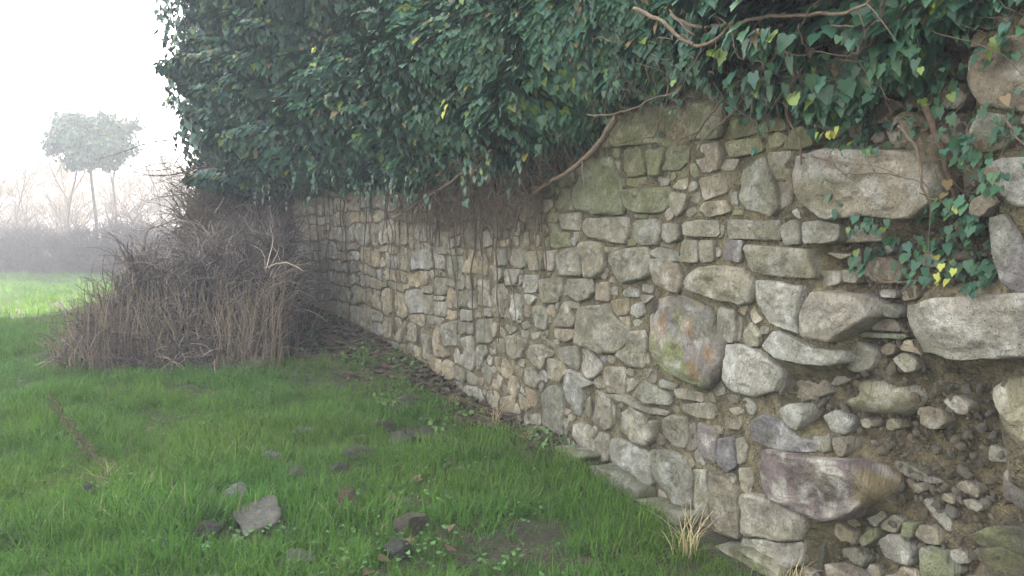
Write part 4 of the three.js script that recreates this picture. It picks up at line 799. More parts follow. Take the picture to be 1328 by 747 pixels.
[0,0,9875,905,9885,885,9880,855,9935,870,9960,875,9985,875,10040,870,10045,895,10045,925,10025,945,9975,950,9945,940,9900,945,9875,930],
[4,0,6827,143,6880,169,6845,218,6801,204,6767,197,6759,157,6799,155],
[0,0,6818,880,6753,892,6736,807,6818,819],
[2,0,5382,2072,5404,2075,5419,2070,5473,2091,5419,2105,5393,2123,5363,2101],
[0,0,4984,1238,4968,1212,5001,1214,5011,1216,5057,1220,5036,1256,5002,1253],
[0,0,7180,1395,7160,1400,7115,1380,7130,1330,7180,1335,7230,1340,7220,1390],
[1,0,6411,208,6457,205,6472,214,6526,216,6507,264,6461,268,6433,247],
[2,0,4742,2489,4707,2487,4685,2469,4705,2450,4713,2445,4721,2447,4748,2455],
[0,20,10155,870,10170,870,10190,865,10220,860,10295,860,10295,890,10280,920,10215,920,10185,910,10165,920,10120,935,10070,920,10075,890,10115,870],
[4,0,4117,-49,4126,-41,4153,-20,4121,-16,4097,-8,4082,-32,4108,-42],
[4,0,5629,34,5613,-2,5595,-29,5630,-29,5649,-36,5664,-18,5673,24],
[2,0,5893,1841,5907,1874,5871,1878,5849,1876,5822,1856,5839,1824,5872,1823],
[0,0,6718,1494,6756,1525,6720,1557,6693,1568,6662,1558,6670,1528,6680,1498],
[2,0,4672,2367,4646,2363,4636,2331,4671,2333,4681,2336,4708,2341,4689,2359],
[4,0,5850,1004,5825,1023,5777,1011,5817,976,5830,962,5852,965,5880,986],
[4,0,5382,-105,5350,-105,5337,-125,5320,-149,5349,-155,5370,-156,5395,-137],
[2,0,5941,2135,5971,2134,5980,2136,6027,2137,6019,2185,5973,2179,5954,2160],
[1,0,7150,325,7110,340,7070,340,7030,315,7070,280,7095,285,7120,290],
[0,0,13995,-30,14000,-5,13975,90,13910,25,13915,-30,13915,-40,13915,-50,13920,-60,13910,-85,13925,-170,14000,-140,13995,-75,13995,-60,13990,-45],
[2,0,6265,1830,6270,1871,6231,1873,6206,1885,6192,1858,6202,1831,6228,1833],
[5,0,5297,-60,5294,-31,5272,-14,5245,-20,5225,-45,5259,-53,5267,-55],
[1,0,5217,166,5234,169,5245,182,5256,213,5223,216,5196,205,5205,179],
[1,0,7215,870,7205,915,7175,935,7135,935,7135,895,7145,870,7170,875],
[1,0,5312,-205,5321,-203,5362,-198,5338,-169,5310,-163,5287,-179,5297,-202],
[5,20,13830,150,13855,130,13885,120,13920,115,13970,115,13995,135,13995,160,13985,180,13995,215,13950,225,13905,220,13850,230,13840,195,13840,175],
[0,0,6845,1500,6858,1534,6831,1557,6802,1553,6776,1534,6786,1503,6815,1504],
[1,20,13805,925,13755,930,13735,905,13735,875,13775,860,13805,850,13835,860,13860,850,13905,850,13930,875,13935,900,13930,930,13880,940,13835,925],
[0,0,5553,-20,5569,-24,5586,-15,5595,9,5573,29,5549,15,5525,-5],
[2,0,5820,2233,5788,2236,5785,2204,5809,2197,5818,2195,5834,2197,5857,2228],
[0,0,5809,709,5840,707,5862,703,5896,723,5857,739,5843,736,5815,741],
[1,0,4860,432,4871,426,4885,414,4921,424,4892,448,4875,450,4857,449],
[5,0,13585,935,13535,945,13510,925,13510,900,13515,870,13580,885,13595,875,13610,875,13640,870,13715,870,13720,905,13695,930,13635,930,13610,935],
[5,0,6004,875,5990,895,5970,897,5942,890,5947,861,5970,853,5992,855],
[2,0,5140,2446,5127,2425,5136,2411,5142,2405,5151,2407,5166,2414,5171,2443],
[0,0,7300,45,7355,55,7315,95,7285,85,7255,85,7265,60,7280,45],
[0,0,7230,115,7250,105,7270,105,7305,125,7280,155,7250,155,7215,145],
[5,20,13995,1565,13955,1675,13940,1545,13945,1530,13945,1520,13940,1515,13945,1510,13945,1490,13975,1380,13995,1485,13995,1505,13995,1515,13995,1525,14000,1540],
[0,0,14000,685,13995,695,13995,715,13980,835,13940,715,13945,690,13945,685,13940,680,13945,670,13945,660,13955,540,13995,635,13995,665,13995,675],
[4,0,5702,-42,5738,-31,5715,-4,5687,-12,5682,-30,5686,-40,5694,-45],
[1,0,13520,1710,13535,1720,13590,1715,13590,1740,13595,1760,13565,1780,13525,1780,13500,1765,13475,1765,13435,1760,13435,1740,13445,1720,13475,1710,13505,1720],
[2,0,5495,2014,5499,2007,5508,2004,5522,2008,5534,2031,5509,2039,5484,2038],
[0,0,5976,1213,6018,1229,5971,1235,5961,1237,5926,1240,5952,1218,5963,1211],
[5,0,13940,955,13980,960,14000,980,13995,995,13990,1005,13995,1015,13995,1025,13995,1075,13950,1065,13945,1020,13945,1015,13945,1005,13945,1000,13940,990],
[5,0,13990,1725,13995,1730,13995,1740,13995,1750,13995,1770,13970,1790,13950,1755,13950,1745,13950,1735,13955,1735,13955,1730,13950,1710,13970,1695,13995,1700],
[3,0,2243,1614,2145,1619,2126,1366,2191,1369,2254,1499],
[4,0,1080,60,1129,62,1230,59,1234,151,1189,222,1112,220,1048,237,985,196,940,117,1009,55],
[4,20,603,1145,674,1180,712,1265,672,1356,578,1367,501,1359,506,1272,502,1238,503,1195,534,1135],
[0,0,1892,1166,1869,1259,1799,1313,1722,1292,1653,1281,1584,1223,1585,1124,1677,1089,1749,1091,1820,1105],
[1,10,915,-125,1005,-81,990,17,915,69,842,62,778,51,675,14,722,-80,784,-125,848,-126],
[0,20,505,670,507,573,593,576,679,603,778,684,710,790,611,809,542,812,504,759,504,711],
[5,20,1494,-21,1550,37,1568,124,1499,176,1430,183,1352,196,1285,138,1257,40,1354,-3,1420,-24],
[0,0,1145,778,1078,777,997,746,953,654,1044,600,1110,600,1163,594,1220,622,1277,694,1217,761],
[0,10,680,1149,620,1080,697,1024,751,1003,805,1003,886,1010,926,1090,897,1180,801,1176,741,1179],
[0,0,1176,815,1236,917,1160,1008,1071,1030,999,1022,907,1006,859,914,888,806,1004,818,1072,803],
[5,10,1233,-59,1169,-57,1073,-45,1017,-130,1098,-200,1165,-196,1192,-195,1229,-199,1352,-180,1302,-94],
[4,0,1846,1467,1907,1460,1990,1483,2045,1574,1961,1642,1885,1648,1815,1668,1759,1616,1735,1541,1778,1476],
[0,10,1379,371,1359,257,1454,195,1531,202,1605,165,1688,210,1735,313,1655,393,1565,407,1494,386],
[1,20,1438,1722,1470,1632,1523,1566,1605,1571,1682,1584,1758,1647,1750,1750,1658,1789,1585,1802,1516,1777],
[0,20,1344,1838,1413,1827,1487,1864,1545,1953,1464,2024,1403,2111,1281,2125,1130,2071,1178,1916,1288,1866],
[5,10,1624,538,1705,518,1773,521,1868,535,1941,632,1867,728,1765,731,1690,748,1580,729,1534,618],
[4,10,1067,1756,997,1769,931,1729,853,1653,922,1572,1003,1553,1070,1550,1151,1572,1208,1657,1147,1738],
[5,20,1158,1385,1102,1307,1158,1229,1230,1201,1297,1203,1403,1203,1455,1303,1400,1401,1308,1432,1229,1420],
[1,0,1357,629,1282,636,1211,586,1191,494,1272,446,1334,425,1406,417,1505,452,1524,561,1436,625],
[4,0,1393,1068,1319,1052,1249,983,1282,888,1372,869,1433,881,1504,885,1583,947,1557,1047,1466,1079],
[4,10,840,534,754,558,688,487,730,401,782,348,849,359,911,364,1002,403,978,496,924,566],
[0,0,567,-192,584,-191,624,-198,739,-159,680,-83,610,-41,535,-56,503,-117,504,-168,532,-199],
[0,10,2115,320,2005,350,1928,352,1855,326,1768,265,1803,165,1889,127,1962,118,2042,136,2144,201],
[5,10,1787,1805,1868,1814,1919,1896,1855,1968,1784,1998,1715,1986,1655,1948,1620,1876,1669,1814,1732,1797],
[5,20,1713,-125,1754,-198,1833,-192,1876,-191,1952,-196,2036,-126,1958,-50,1893,-8,1824,-28,1747,-46],
[5,0,798,1400,869,1466,847,1565,748,1580,685,1582,585,1595,564,1501,607,1430,671,1410,723,1396],
[1,20,518,1937,500,1753,496,1749,495,1743,499,1737,498,1639,580,1626,643,1690,690,1792,593,1851],
[4,0,1333,1440,1409,1455,1484,1516,1450,1606,1396,1670,1315,1684,1239,1657,1196,1587,1176,1494,1267,1462],
[0,0,663,229,604,177,628,102,684,57,747,76,816,72,905,126,899,236,780,241,722,243],
[5,0,1031,325,1101,274,1159,259,1222,248,1293,282,1341,367,1259,425,1191,436,1124,451,1037,419],
[5,20,499,222,573,227,641,251,744,307,694,408,613,451,532,471,506,383,505,342,505,309],
[0,0,2847,-37,2866,34,2835,105,2768,164,2696,111,2643,67,2586,-10,2675,-55,2734,-53,2796,-84],
[0,0,1211,1143,1167,1211,1097,1221,1038,1230,968,1203,944,1127,987,1063,1054,1056,1106,1055,1188,1063],
[1,20,1979,888,1886,949,1838,985,1785,964,1730,954,1694,899,1725,841,1779,824,1823,831,1896,823],
[0,20,809,1370,766,1327,748,1265,789,1215,845,1207,898,1207,966,1232,969,1306,921,1355,866,1374],
[0,0,2593,-46,2544,-64,2489,-62,2458,-112,2476,-168,2523,-192,2567,-191,2628,-195,2658,-139,2654,-72],
[5,10,693,894,673,953,611,956,569,946,501,941,505,877,534,831,584,836,617,833,684,832],
[0,0,2905,-194,2965,-191,3042,-200,3064,-127,3062,-56,2995,-34,2947,-35,2888,-32,2827,-79,2868,-145],
[0,20,1923,1953,1979,1948,2021,1953,2096,1954,2164,2029,2068,2078,2014,2095,1962,2094,1905,2070,1886,2006],
[5,10,2315,107,2295,44,2348,4,2396,-5,2437,7,2535,4,2561,94,2476,141,2416,149,2349,168],
[0,0,1724,1407,1673,1421,1631,1445,1561,1447,1544,1380,1568,1324,1616,1305,1654,1313,1700,1312,1758,1349],
[0,20,646,-25,649,50,594,91,550,117,500,109,502,53,507,31,501,3,523,-33,567,-32],
[0,10,2046,1811,1978,1799,1929,1813,1867,1790,1836,1719,1896,1671,1952,1670,1997,1667,2130,1643,2117,1753],
[5,10,3114,-121,3150,-196,3229,-194,3267,-192,3322,-195,3433,-153,3365,-71,3303,-25,3237,-53,3182,-70],
[0,10,2167,-197,2176,-198,2187,-200,2242,-204,2275,-147,2217,-121,2172,-116,2111,-104,2057,-153,2135,-200],
[0,10,1858,121,1787,145,1734,139,1664,148,1628,85,1658,22,1713,5,1755,-3,1811,-3,1878,42],
[5,20,1050,1521,994,1522,937,1495,910,1432,946,1374,1001,1355,1054,1354,1103,1381,1148,1438,1128,1514],
[4,10,1515,864,1468,866,1424,852,1374,817,1388,756,1441,737,1482,723,1536,727,1587,771,1559,832],
[0,20,2076,829,2012,800,1931,816,1885,745,1930,675,1984,642,2044,616,2090,662,2146,708,2137,784],
[4,0,2290,117,2279,175,2227,186,2165,187,2155,122,2201,90,2243,94],
[0,20,2069,1836,2124,1856,2151,1938,2064,1936,2015,1930,1987,1881,2024,1841],
[0,10,848,676,890,676,951,675,972,748,904,772,851,766,796,723],
[0,20,2303,-105,2354,-63,2316,-11,2270,4,2232,0,2175,5,2126,-46,2171,-100,2228,-95,2257,-104],
[4,0,2758,-196,2771,-199,2877,-196,2828,-142,2789,-106,2739,-115,2699,-136,2670,-177,2734,-198,2750,-197],
[4,10,2252,205,2292,196,2373,207,2427,298,2315,327,2262,356,2214,321,2161,293,2156,230,2216,208],
[0,10,2011,1446,1968,1452,1920,1416,1953,1366,1998,1366,2063,1359,2112,1442],
[4,10,1689,-190,1688,-120,1626,-105,1574,-104,1537,-155,1584,-194,1624,-196],
[1,10,882,1827,828,1833,784,1832,746,1804,717,1753,758,1712,804,1709,842,1706,885,1726,934,1779],
[0,10,1695,372,1726,344,1751,325,1783,326,1817,340,1877,379,1823,420,1783,440,1736,454,1697,421],
[5,0,1129,1764,1172,1752,1236,1798,1165,1835,1123,1841,1077,1820,1091,1772],
[5,20,1339,1086,1417,1113,1378,1186,1315,1186,1257,1181,1241,1117,1298,1098],
[5,0,2055,8,2098,-12,2146,11,2170,62,2137,108,2091,111,2059,121,2020,107,1982,68,2026,31],
[0,10,1673,953,1714,979,1770,983,1784,1056,1711,1062,1650,1059,1626,995],
[1,20,799,1601,794,1680,729,1699,676,1697,636,1647,677,1600,722,1609],
[1,10,2102,499,2064,550,2033,590,1982,596,1935,575,1907,529,1907,470,1965,455,2006,446,2059,452],
[4,10,1604,423,1669,422,1693,493,1631,526,1582,526,1537,492,1549,432],
[4,0,1880,1036,1866,983,1919,962,1950,942,1978,968,2077,955,2074,1034,1996,1054,1961,1084,1914,1071],
[1,20,1565,2148,1618,2045,1667,2019,1712,2019,1762,2053,1743,2118,1678,2164],
[5,20,1526,-53,1463,-42,1392,-51,1387,-126,1448,-144,1495,-163,1533,-118],
[4,10,2979,92,2923,90,2887,36,2934,-3,2976,-18,3056,-10,3084,91],
[5,20,2049,1296,1994,1345,1941,1351,1879,1330,1897,1266,1947,1256,1987,1256],
[4,10,1002,1857,1035,1858,1090,1871,1124,1935,1045,1954,1011,2001,939,2010,864,1961,912,1881,974,1868],
[5,-70,2705,105,2743,97,2807,133,2763,191,2705,196,2644,177,2643,109],
[4,0,2043,430,2027,362,2082,334,2127,323,2201,347,2186,433,2109,447],
[4,0,1998,2114,2112,2151,2044,2246,1953,2258,1843,2239,1894,2139,1950,2119],
[1,20,1263,1793,1294,1721,1347,1705,1395,1711,1437,1760,1397,1815,1339,1811],
[1,0,883,-201,989,-198,953,-142,895,-139,860,-144,811,-146,787,-192,867,-201,872,-204,878,-205],
[4,10,1722,-26,1669,2,1632,14,1598,5,1552,-11,1547,-60,1587,-86,1620,-86,1646,-83,1694,-77],
[1,10,1270,776,1325,762,1354,822,1307,863,1256,873,1209,840,1218,781],
[5,0,594,981,568,1033,515,1045,507,995,504,977,519,965,540,964],
[0,0,1581,1262,1578,1305,1537,1313,1496,1310,1476,1265,1518,1245,1547,1247],
[5,20,2290,2225,2233,2298,2157,2302,2077,2272,2112,2194,2160,2158,2203,2191],
[0,0,2151,1819,2195,1798,2230,1814,2298,1846,2237,1886,2189,1911,2150,1871],
[0,0,1592,2015,1587,2068,1551,2104,1491,2104,1473,2047,1519,2026,1542,2011],
[0,10,2403,218,2449,172,2488,163,2548,161,2568,229,2504,251,2447,272],
[1,0,1545,1171,1493,1174,1456,1184,1429,1147,1458,1113,1492,1108,1536,1118],
[1,0,1572,853,1601,833,1636,845,1676,885,1639,932,1591,913,1554,891],
[0,20,816,1856,881,1860,873,1930,812,1958,737,1950,761,1879,785,1852],
[0,0,1059,571,1021,576,975,545,1010,501,1049,484,1089,506,1117,558],
[0,0,828,272,869,266,910,252,962,296,908,337,866,333,806,328],
[4,0,515,1495,499,1463,495,1455,499,1447,511,1424,557,1429,554,1477],
[1,0,1364,687,1402,672,1423,715,1382,735,1350,741,1307,722,1334,683],
[4,0,910,658,861,657,809,652,786,590,854,586,890,573,926,606],
[1,20,2019,1071,2047,1063,2080,1070,2157,1128,2065,1143,2010,1157,1968,1108],
[0,10,680,1930,612,1897,637,1831,672,1813,707,1805,754,1834,730,1885],
[5,0,775,774,805,775,854,799,823,845,778,858,736,834,743,789],
[1,0,1613,1474,1642,1520,1595,1546,1554,1549,1519,1518,1532,1472,1575,1461],
[0,0,545,485,586,478,603,478,657,479,640,529,596,543,568,518],
[1,0,1451,1389,1480,1382,1516,1392,1537,1440,1486,1454,1454,1445,1425,1418],
[4,0,1858,2038,1883,2078,1839,2093,1813,2092,1787,2074,1791,2038,1825,2037],
[1,0,2005,824,2047,839,2015,864,1985,867,1959,849,1967,819,1993,824],
[1,0,972,807,950,805,928,798,933,774,952,770,966,772,998,785],
[1,0,1929,107,1907,107,1884,96,1894,71,1913,64,1926,74,1952,89],
[5,0,1664,1524,1683,1530,1708,1553,1675,1564,1656,1566,1634,1553,1646,1531],
[0,0,2365,-123,2390,-127,2400,-125,2434,-123,2426,-89,2394,-85,2368,-95],
[0,0,755,293,731,281,748,260,766,260,782,263,804,286,776,301],
[1,0,1420,-197,1475,-202,1446,-163,1416,-162,1389,-162,1375,-192,1408,-198],
[5,0,2501,-44,2511,-47,2544,-42,2529,-13,2504,-11,2481,-18,2475,-44],
[4,0,1209,1688,1226,1675,1245,1676,1286,1685,1268,1723,1234,1723,1205,1718],
[0,0,1784,1755,1797,1743,1825,1745,1833,1778,1804,1788,1782,1786,1762,1769],
[0,0,1938,5,1959,1,1981,11,1990,40,1963,55,1933,55,1905,27],
[0,0,1631,1998,1598,1995,1575,1979,1576,1950,1603,1955,1615,1953,1635,1965],
[0,0,1635,792,1660,773,1683,771,1719,778,1713,817,1680,828,1652,820],
[4,0,658,548,676,534,696,535,726,547,716,582,684,591,656,576],
[0,0,1936,404,1952,431,1923,446,1902,433,1883,416,1898,395,1919,392],
[5,0,957,1523,933,1545,909,1558,883,1542,886,1513,911,1512,923,1515],
[1,0,2051,-97,2076,-99,2104,-72,2085,-32,2046,-44,2025,-63,2028,-90],
[5,0,2105,561,2132,552,2173,588,2116,596,2095,598,2063,586,2086,561],
[4,0,1683,166,1716,156,1733,159,1765,166,1758,201,1725,206,1696,198],
[0,0,1868,1445,1836,1448,1816,1428,1815,1400,1842,1401,1862,1394,1895,1416],
[1,0,932,260,940,231,967,232,986,241,1006,268,976,284,955,272],
[5,0,1958,362,1970,364,1996,366,1998,398,1967,404,1954,385,1937,371],
[0,0,2114,1459,2089,1499,2056,1505,2026,1501,2014,1468,2050,1466,2059,1466],
[1,0,2276,1901,2296,1915,2283,1937,2259,1943,2215,1939,2246,1906,2262,1903],
[1,0,1123,-45,1134,-47,1163,-35,1142,-14,1120,-12,1098,-22,1094,-50],
[0,0,1789,753,1813,751,1858,773,1822,806,1790,804,1751,798,1759,759],
[5,0,1576,1822,1596,1848,1576,1876,1546,1874,1525,1857,1534,1833,1552,1825],
[1,0,507,153,530,144,550,145,576,164,557,191,529,196,505,180],
[1,0,1041,1334,1014,1333,994,1314,1000,1288,1024,1284,1047,1285,1075,1313],
[5,0,2124,1530,2119,1569,2082,1564,2055,1554,2053,1524,2081,1523,2099,1513],
[0,0,1130,476,1165,478,1150,507,1124,506,1108,497,1094,476,1121,476],
[4,0,740,877,769,873,817,888,792,932,757,947,722,934,715,898],
[5,0,729,1378,704,1379,696,1353,719,1347,728,1345,746,1346,766,1377],
[4,0,523,1109,506,1069,549,1062,571,1076,605,1096,571,1116,549,1120],
[0,0,1588,1052,1614,1080,1578,1095,1556,1103,1534,1086,1539,1059,1564,1064],
[1,0,1194,-15,1216,-13,1235,13,1212,37,1187,24,1173,11,1178,-8],
[1,0,2423,-195,2453,-181,2444,-149,2419,-144,2396,-143,2363,-167,2393,-195],
[5,0,946,1849,907,1847,913,1809,935,1796,954,1795,1003,1800,976,1838],
[0,0,2166,2064,2163,2102,2138,2132,2096,2125,2086,2086,2112,2069,2130,2061],
[0,0,981,628,954,618,944,593,959,573,981,576,1006,582,1008,613],
[4,0,3124,-41,3093,-47,3075,-66,3089,-86,3104,-98,3118,-87,3148,-68],
[0,0,1263,1077,1243,1075,1226,1058,1242,1042,1256,1044,1277,1041,1295,1069],
[0,0,2104,612,2118,610,2144,610,2150,641,2121,649,2100,645,2075,626],
[5,0,1920,1187,1915,1167,1922,1151,1938,1142,1964,1148,1983,1183,1941,1186],
[0,0,1467,1829,1456,1806,1474,1791,1487,1795,1503,1796,1516,1819,1490,1826],
[5,0,1783,1345,1816,1335,1835,1335,1867,1346,1856,1380,1824,1388,1792,1380],
[1,0,1478,661,1496,651,1523,654,1543,687,1507,702,1481,702,1456,683],
[1,0,1309,-12,1278,-3,1250,-12,1245,-39,1268,-46,1279,-45,1317,-48],
[4,0,1865,470,1864,508,1830,518,1805,507,1772,481,1810,462,1831,467],
[0,0,2240,24,2266,30,2273,63,2242,76,2210,77,2190,45,2220,26],
[1,0,2654,91,2657,120,2630,125,2610,124,2585,105,2610,86,2628,92],
[1,0,1808,2112,1833,2115,1845,2112,1874,2125,1860,2156,1825,2165,1792,2145],
[5,0,1073,37,1040,37,1014,22,1014,-8,1039,-14,1067,-26,1094,2],
[0,0,1188,1441,1205,1432,1221,1443,1236,1463,1213,1472,1195,1475,1177,1461],
[1,0,1193,1899,1164,1906,1131,1900,1125,1864,1158,1858,1175,1855,1207,1867],
[0,0,1563,1216,1533,1225,1514,1224,1484,1212,1514,1195,1526,1195,1542,1193],
[4,0,509,1553,545,1561,564,1607,515,1614,500,1593,495,1586,498,1578],
[0,0,1099,1965,1112,1955,1151,1960,1158,2010,1109,2016,1062,2016,1066,1970],
[4,0,668,1010,642,1006,615,1003,613,973,642,975,652,974,689,982],
[0,0,953,322,968,316,997,317,999,349,973,364,949,358,933,337],
[1,0,786,964,811,947,828,952,856,951,866,986,830,988,807,986],
[0,0,2005,-36,2044,-22,2010,-3,1989,-4,1967,-14,1974,-37,1993,-37],
[4,0,1787,1413,1793,1447,1762,1453,1740,1461,1727,1439,1744,1425,1757,1412],
[4,0,1465,1333,1479,1324,1506,1329,1511,1361,1481,1367,1458,1368,1444,1346],
[1,0,540,1417,507,1399,542,1381,557,1382,585,1378,593,1410,561,1415],
[0,0,1683,1485,1657,1479,1633,1456,1665,1443,1677,1445,1701,1441,1716,1473],
[0,0,2073,896,2068,926,2040,915,2026,903,2018,881,2042,881,2061,876],
[0,0,2341,-165,2345,-138,2325,-125,2305,-125,2293,-140,2303,-154,2315,-156],
[4,0,3416,-197,3436,-199,3443,-176,3422,-166,3405,-168,3396,-182,3401,-198],
[0,0,1071,1265,1051,1266,1031,1248,1054,1233,1067,1229,1086,1232,1096,1257],
[1,-70,2959,80,2936,78,2921,65,2928,50,2938,44,2952,42,2970,56],
[5,0,1288,195,1304,195,1318,191,1335,207,1318,225,1297,229,1273,217],
[4,0,1476,615,1486,619,1505,636,1482,648,1459,649,1456,627,1468,618],
[0,0,2099,467,2109,460,2135,462,2136,492,2108,490,2095,487,2092,474],
[0,0,1981,937,1965,933,1964,913,1983,910,1996,913,2027,929,2001,949],
[4,0,2043,1645,2024,1645,2012,1629,2027,1618,2035,1615,2054,1611,2076,1636],
[0,0,1257,1815,1272,1815,1282,1836,1261,1845,1240,1847,1234,1827,1244,1813],
[0,0,503,545,502,521,520,516,529,515,548,518,555,546,526,547],
[4,0,1987,1227,1987,1210,1998,1199,2014,1199,2047,1208,2025,1233,2004,1235],
[4,0,1718,2148,1733,2129,1743,2125,1751,2127,1775,2135,1769,2165,1738,2165],
[1,0,1330,-94,1339,-94,1368,-93,1363,-64,1336,-66,1324,-75,1323,-87]
];
const STEMS = [[0.0099, 3.95, 2.65, 0.5, 3.73, 2.53, 0.47, 3.64, 2.45, 0.44, 3.53, 2.39, 0.41, 3.45, 2.39, 0.39, 3.36, 2.44, 0.36, 3.19, 2.44, 0.33, 3.09, 2.43, 0.3],
 [0.009, 3.83, 2.6, 0.36, 3.65, 2.51, 0.35, 3.48, 2.47, 0.34, 3.21, 2.44, 0.34, 3.03, 2.41, 0.33, 2.89, 2.38, 0.32, 2.74, 2.35, 0.32, 2.66, 2.36, 0.31, 2.63, 2.4, 0.3],
 [0.0085, 3.17, 2.42, 0.25, 3.21, 2.33, 0.23, 3.27, 2.3, 0.2, 3.45, 2.27, 0.17, 3.62, 2.23, 0.15, 3.83, 2.13, 0.12, 3.99, 2.03, 0.1, 4.07, 1.96, 0.07, 4.11, 1.8, 0.05],
 [0.0077, 3.21, 2.34, 0.22, 3.17, 2.26, 0.2, 3.16, 2.2, 0.19, 3.21, 2.13, 0.17, 3.24, 2.05, 0.15, 3.21, 1.98, 0.13, 3.18, 1.9, 0.12, 3.21, 1.84, 0.1],
 [0.0069, 3.4, 2.26, 0.2, 3.49, 2.19, 0.16, 3.68, 2.11, 0.12, 3.85, 2.06, 0.09, 4.03, 1.98, 0.05],
 [0.0069, 2.58, 2.38, 0.3, 2.63, 2.35, 0.27, 2.68, 2.29, 0.23, 2.76, 2.24, 0.2, 2.88, 2.23, 0.17, 2.97, 2.2, 0.13, 3.01, 2.15, 0.1],
 [0.004, 2.85, 2.33, 0.3, 2.76, 2.31, 0.29, 2.68, 2.29, 0.29, 2.62, 2.3, 0.28],
 [0.0065, 2.7, 1.95, 0.1, 2.65, 1.89, 0.09, 2.62, 1.83, 0.08, 2.6, 1.72, 0.08, 2.59, 1.68, 0.07, 2.56, 1.66, 0.06],
 [0.013, 2.64, 2.01, 0.03, 2.62, 1.94, 0.01, 2.6, 1.86, -0.01, 2.59, 1.75, -0.04, 2.57, 1.66, -0.06],
 [0.0046, 2.28, 1.93, 0.1, 2.25, 1.89, 0.1, 2.23, 1.85, 0.1, 2.16, 1.81, 0.1],
 [0.0042, 3.12, 1.87, 0.12, 3.0, 1.83, 0.12, 2.96, 1.79, 0.11, 2.89, 1.78, 0.11, 2.74, 1.77, 0.1, 2.58, 1.73, 0.1],
 [0.006, 4.8, 2.25, 0.3, 4.63, 2.23, 0.28, 4.37, 2.23, 0.25, 4.17, 2.26, 0.23, 3.99, 2.27, 0.2],
 [0.006, 4.22, 2.39, 0.12, 4.25, 2.27, 0.1, 4.32, 2.2, 0.09, 4.4, 2.12, 0.07, 4.46, 2.08, 0.06],
 [0.0196, 4.45, 2.2, 0.3, 4.68, 2.09, 0.27, 4.93, 2.01, 0.24, 5.2, 1.95, 0.21, 5.5, 1.91, 0.18, 5.82, 1.86, 0.15, 6.14, 1.78, 0.12, 6.36, 1.69, 0.09, 6.49, 1.55, 0.06],
 [0.0055, 2.92, 1.39, -0.02, 2.88, 1.35, -0.03, 2.79, 1.35, -0.04, 2.71, 1.36, -0.04, 2.65, 1.33, -0.05],
 [0.0171, 9.13, 1.7, 0.25, 8.31, 1.82, 0.3, 7.62, 1.91, 0.35, 6.8, 2.03, 0.4],
 [0.0177, 5.93, 1.87, 0.1, 6.53, 1.93, 0.1, 7.02, 2.05, 0.1, 7.57, 2.16, 0.1]];
const HOLE = [[3.22, 1.55], [2.82, 1.55], [2.68, 1.64], [2.56, 1.86], [3.26, 1.94], [3.42, 2.12], [3.23, 2.36], [2.55, 2.27], [2.5, 1.99], [2.41, 1.58], [2.36, 1.34], [2.76, 1.26], [2.69, 1.04], [2.24, 1.1], [2.23, 1.06], [2.38, 1.01], [2.33, 0.75], [2.33, 0.64], [2.21, 0.64], [2.2, 0.36], [3.19, -0.06], [3.15, 0.21], [2.86, 0.44], [2.95, 0.61], [3.26, 0.64], [3.42, 0.82], [3.09, 0.95], [2.97, 1.16], [3.19, 1.35]];
// ---------------------------------------------------------------- the rubble wall
const TONES = [
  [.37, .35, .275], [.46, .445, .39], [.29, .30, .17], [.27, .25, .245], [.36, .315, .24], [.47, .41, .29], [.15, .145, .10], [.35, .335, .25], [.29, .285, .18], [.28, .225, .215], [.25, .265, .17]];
function inPoly(poly, x, y) { let r = false; for (let i = 0, j = poly.length - 1; i < poly.length; j = i++) { const [x0, y0] = poly[i], [x1, y1] = poly[j]; if ((y0 > y) !== (y1 > y) && x < (x1 - x0) * (y - y0) / (y1 - y0) + x0) r = !r; } return r; }
const holeAt = (s, h) => { if (s > 3.7 || s < 1.9) return 0; let k = 0; for (let i = 0; i < 8; i++) if (inPoly(HOLE, s + .05 * Math.cos(i * .785), h + .05 * Math.sin(i * .785))) k++; return k / 8; };

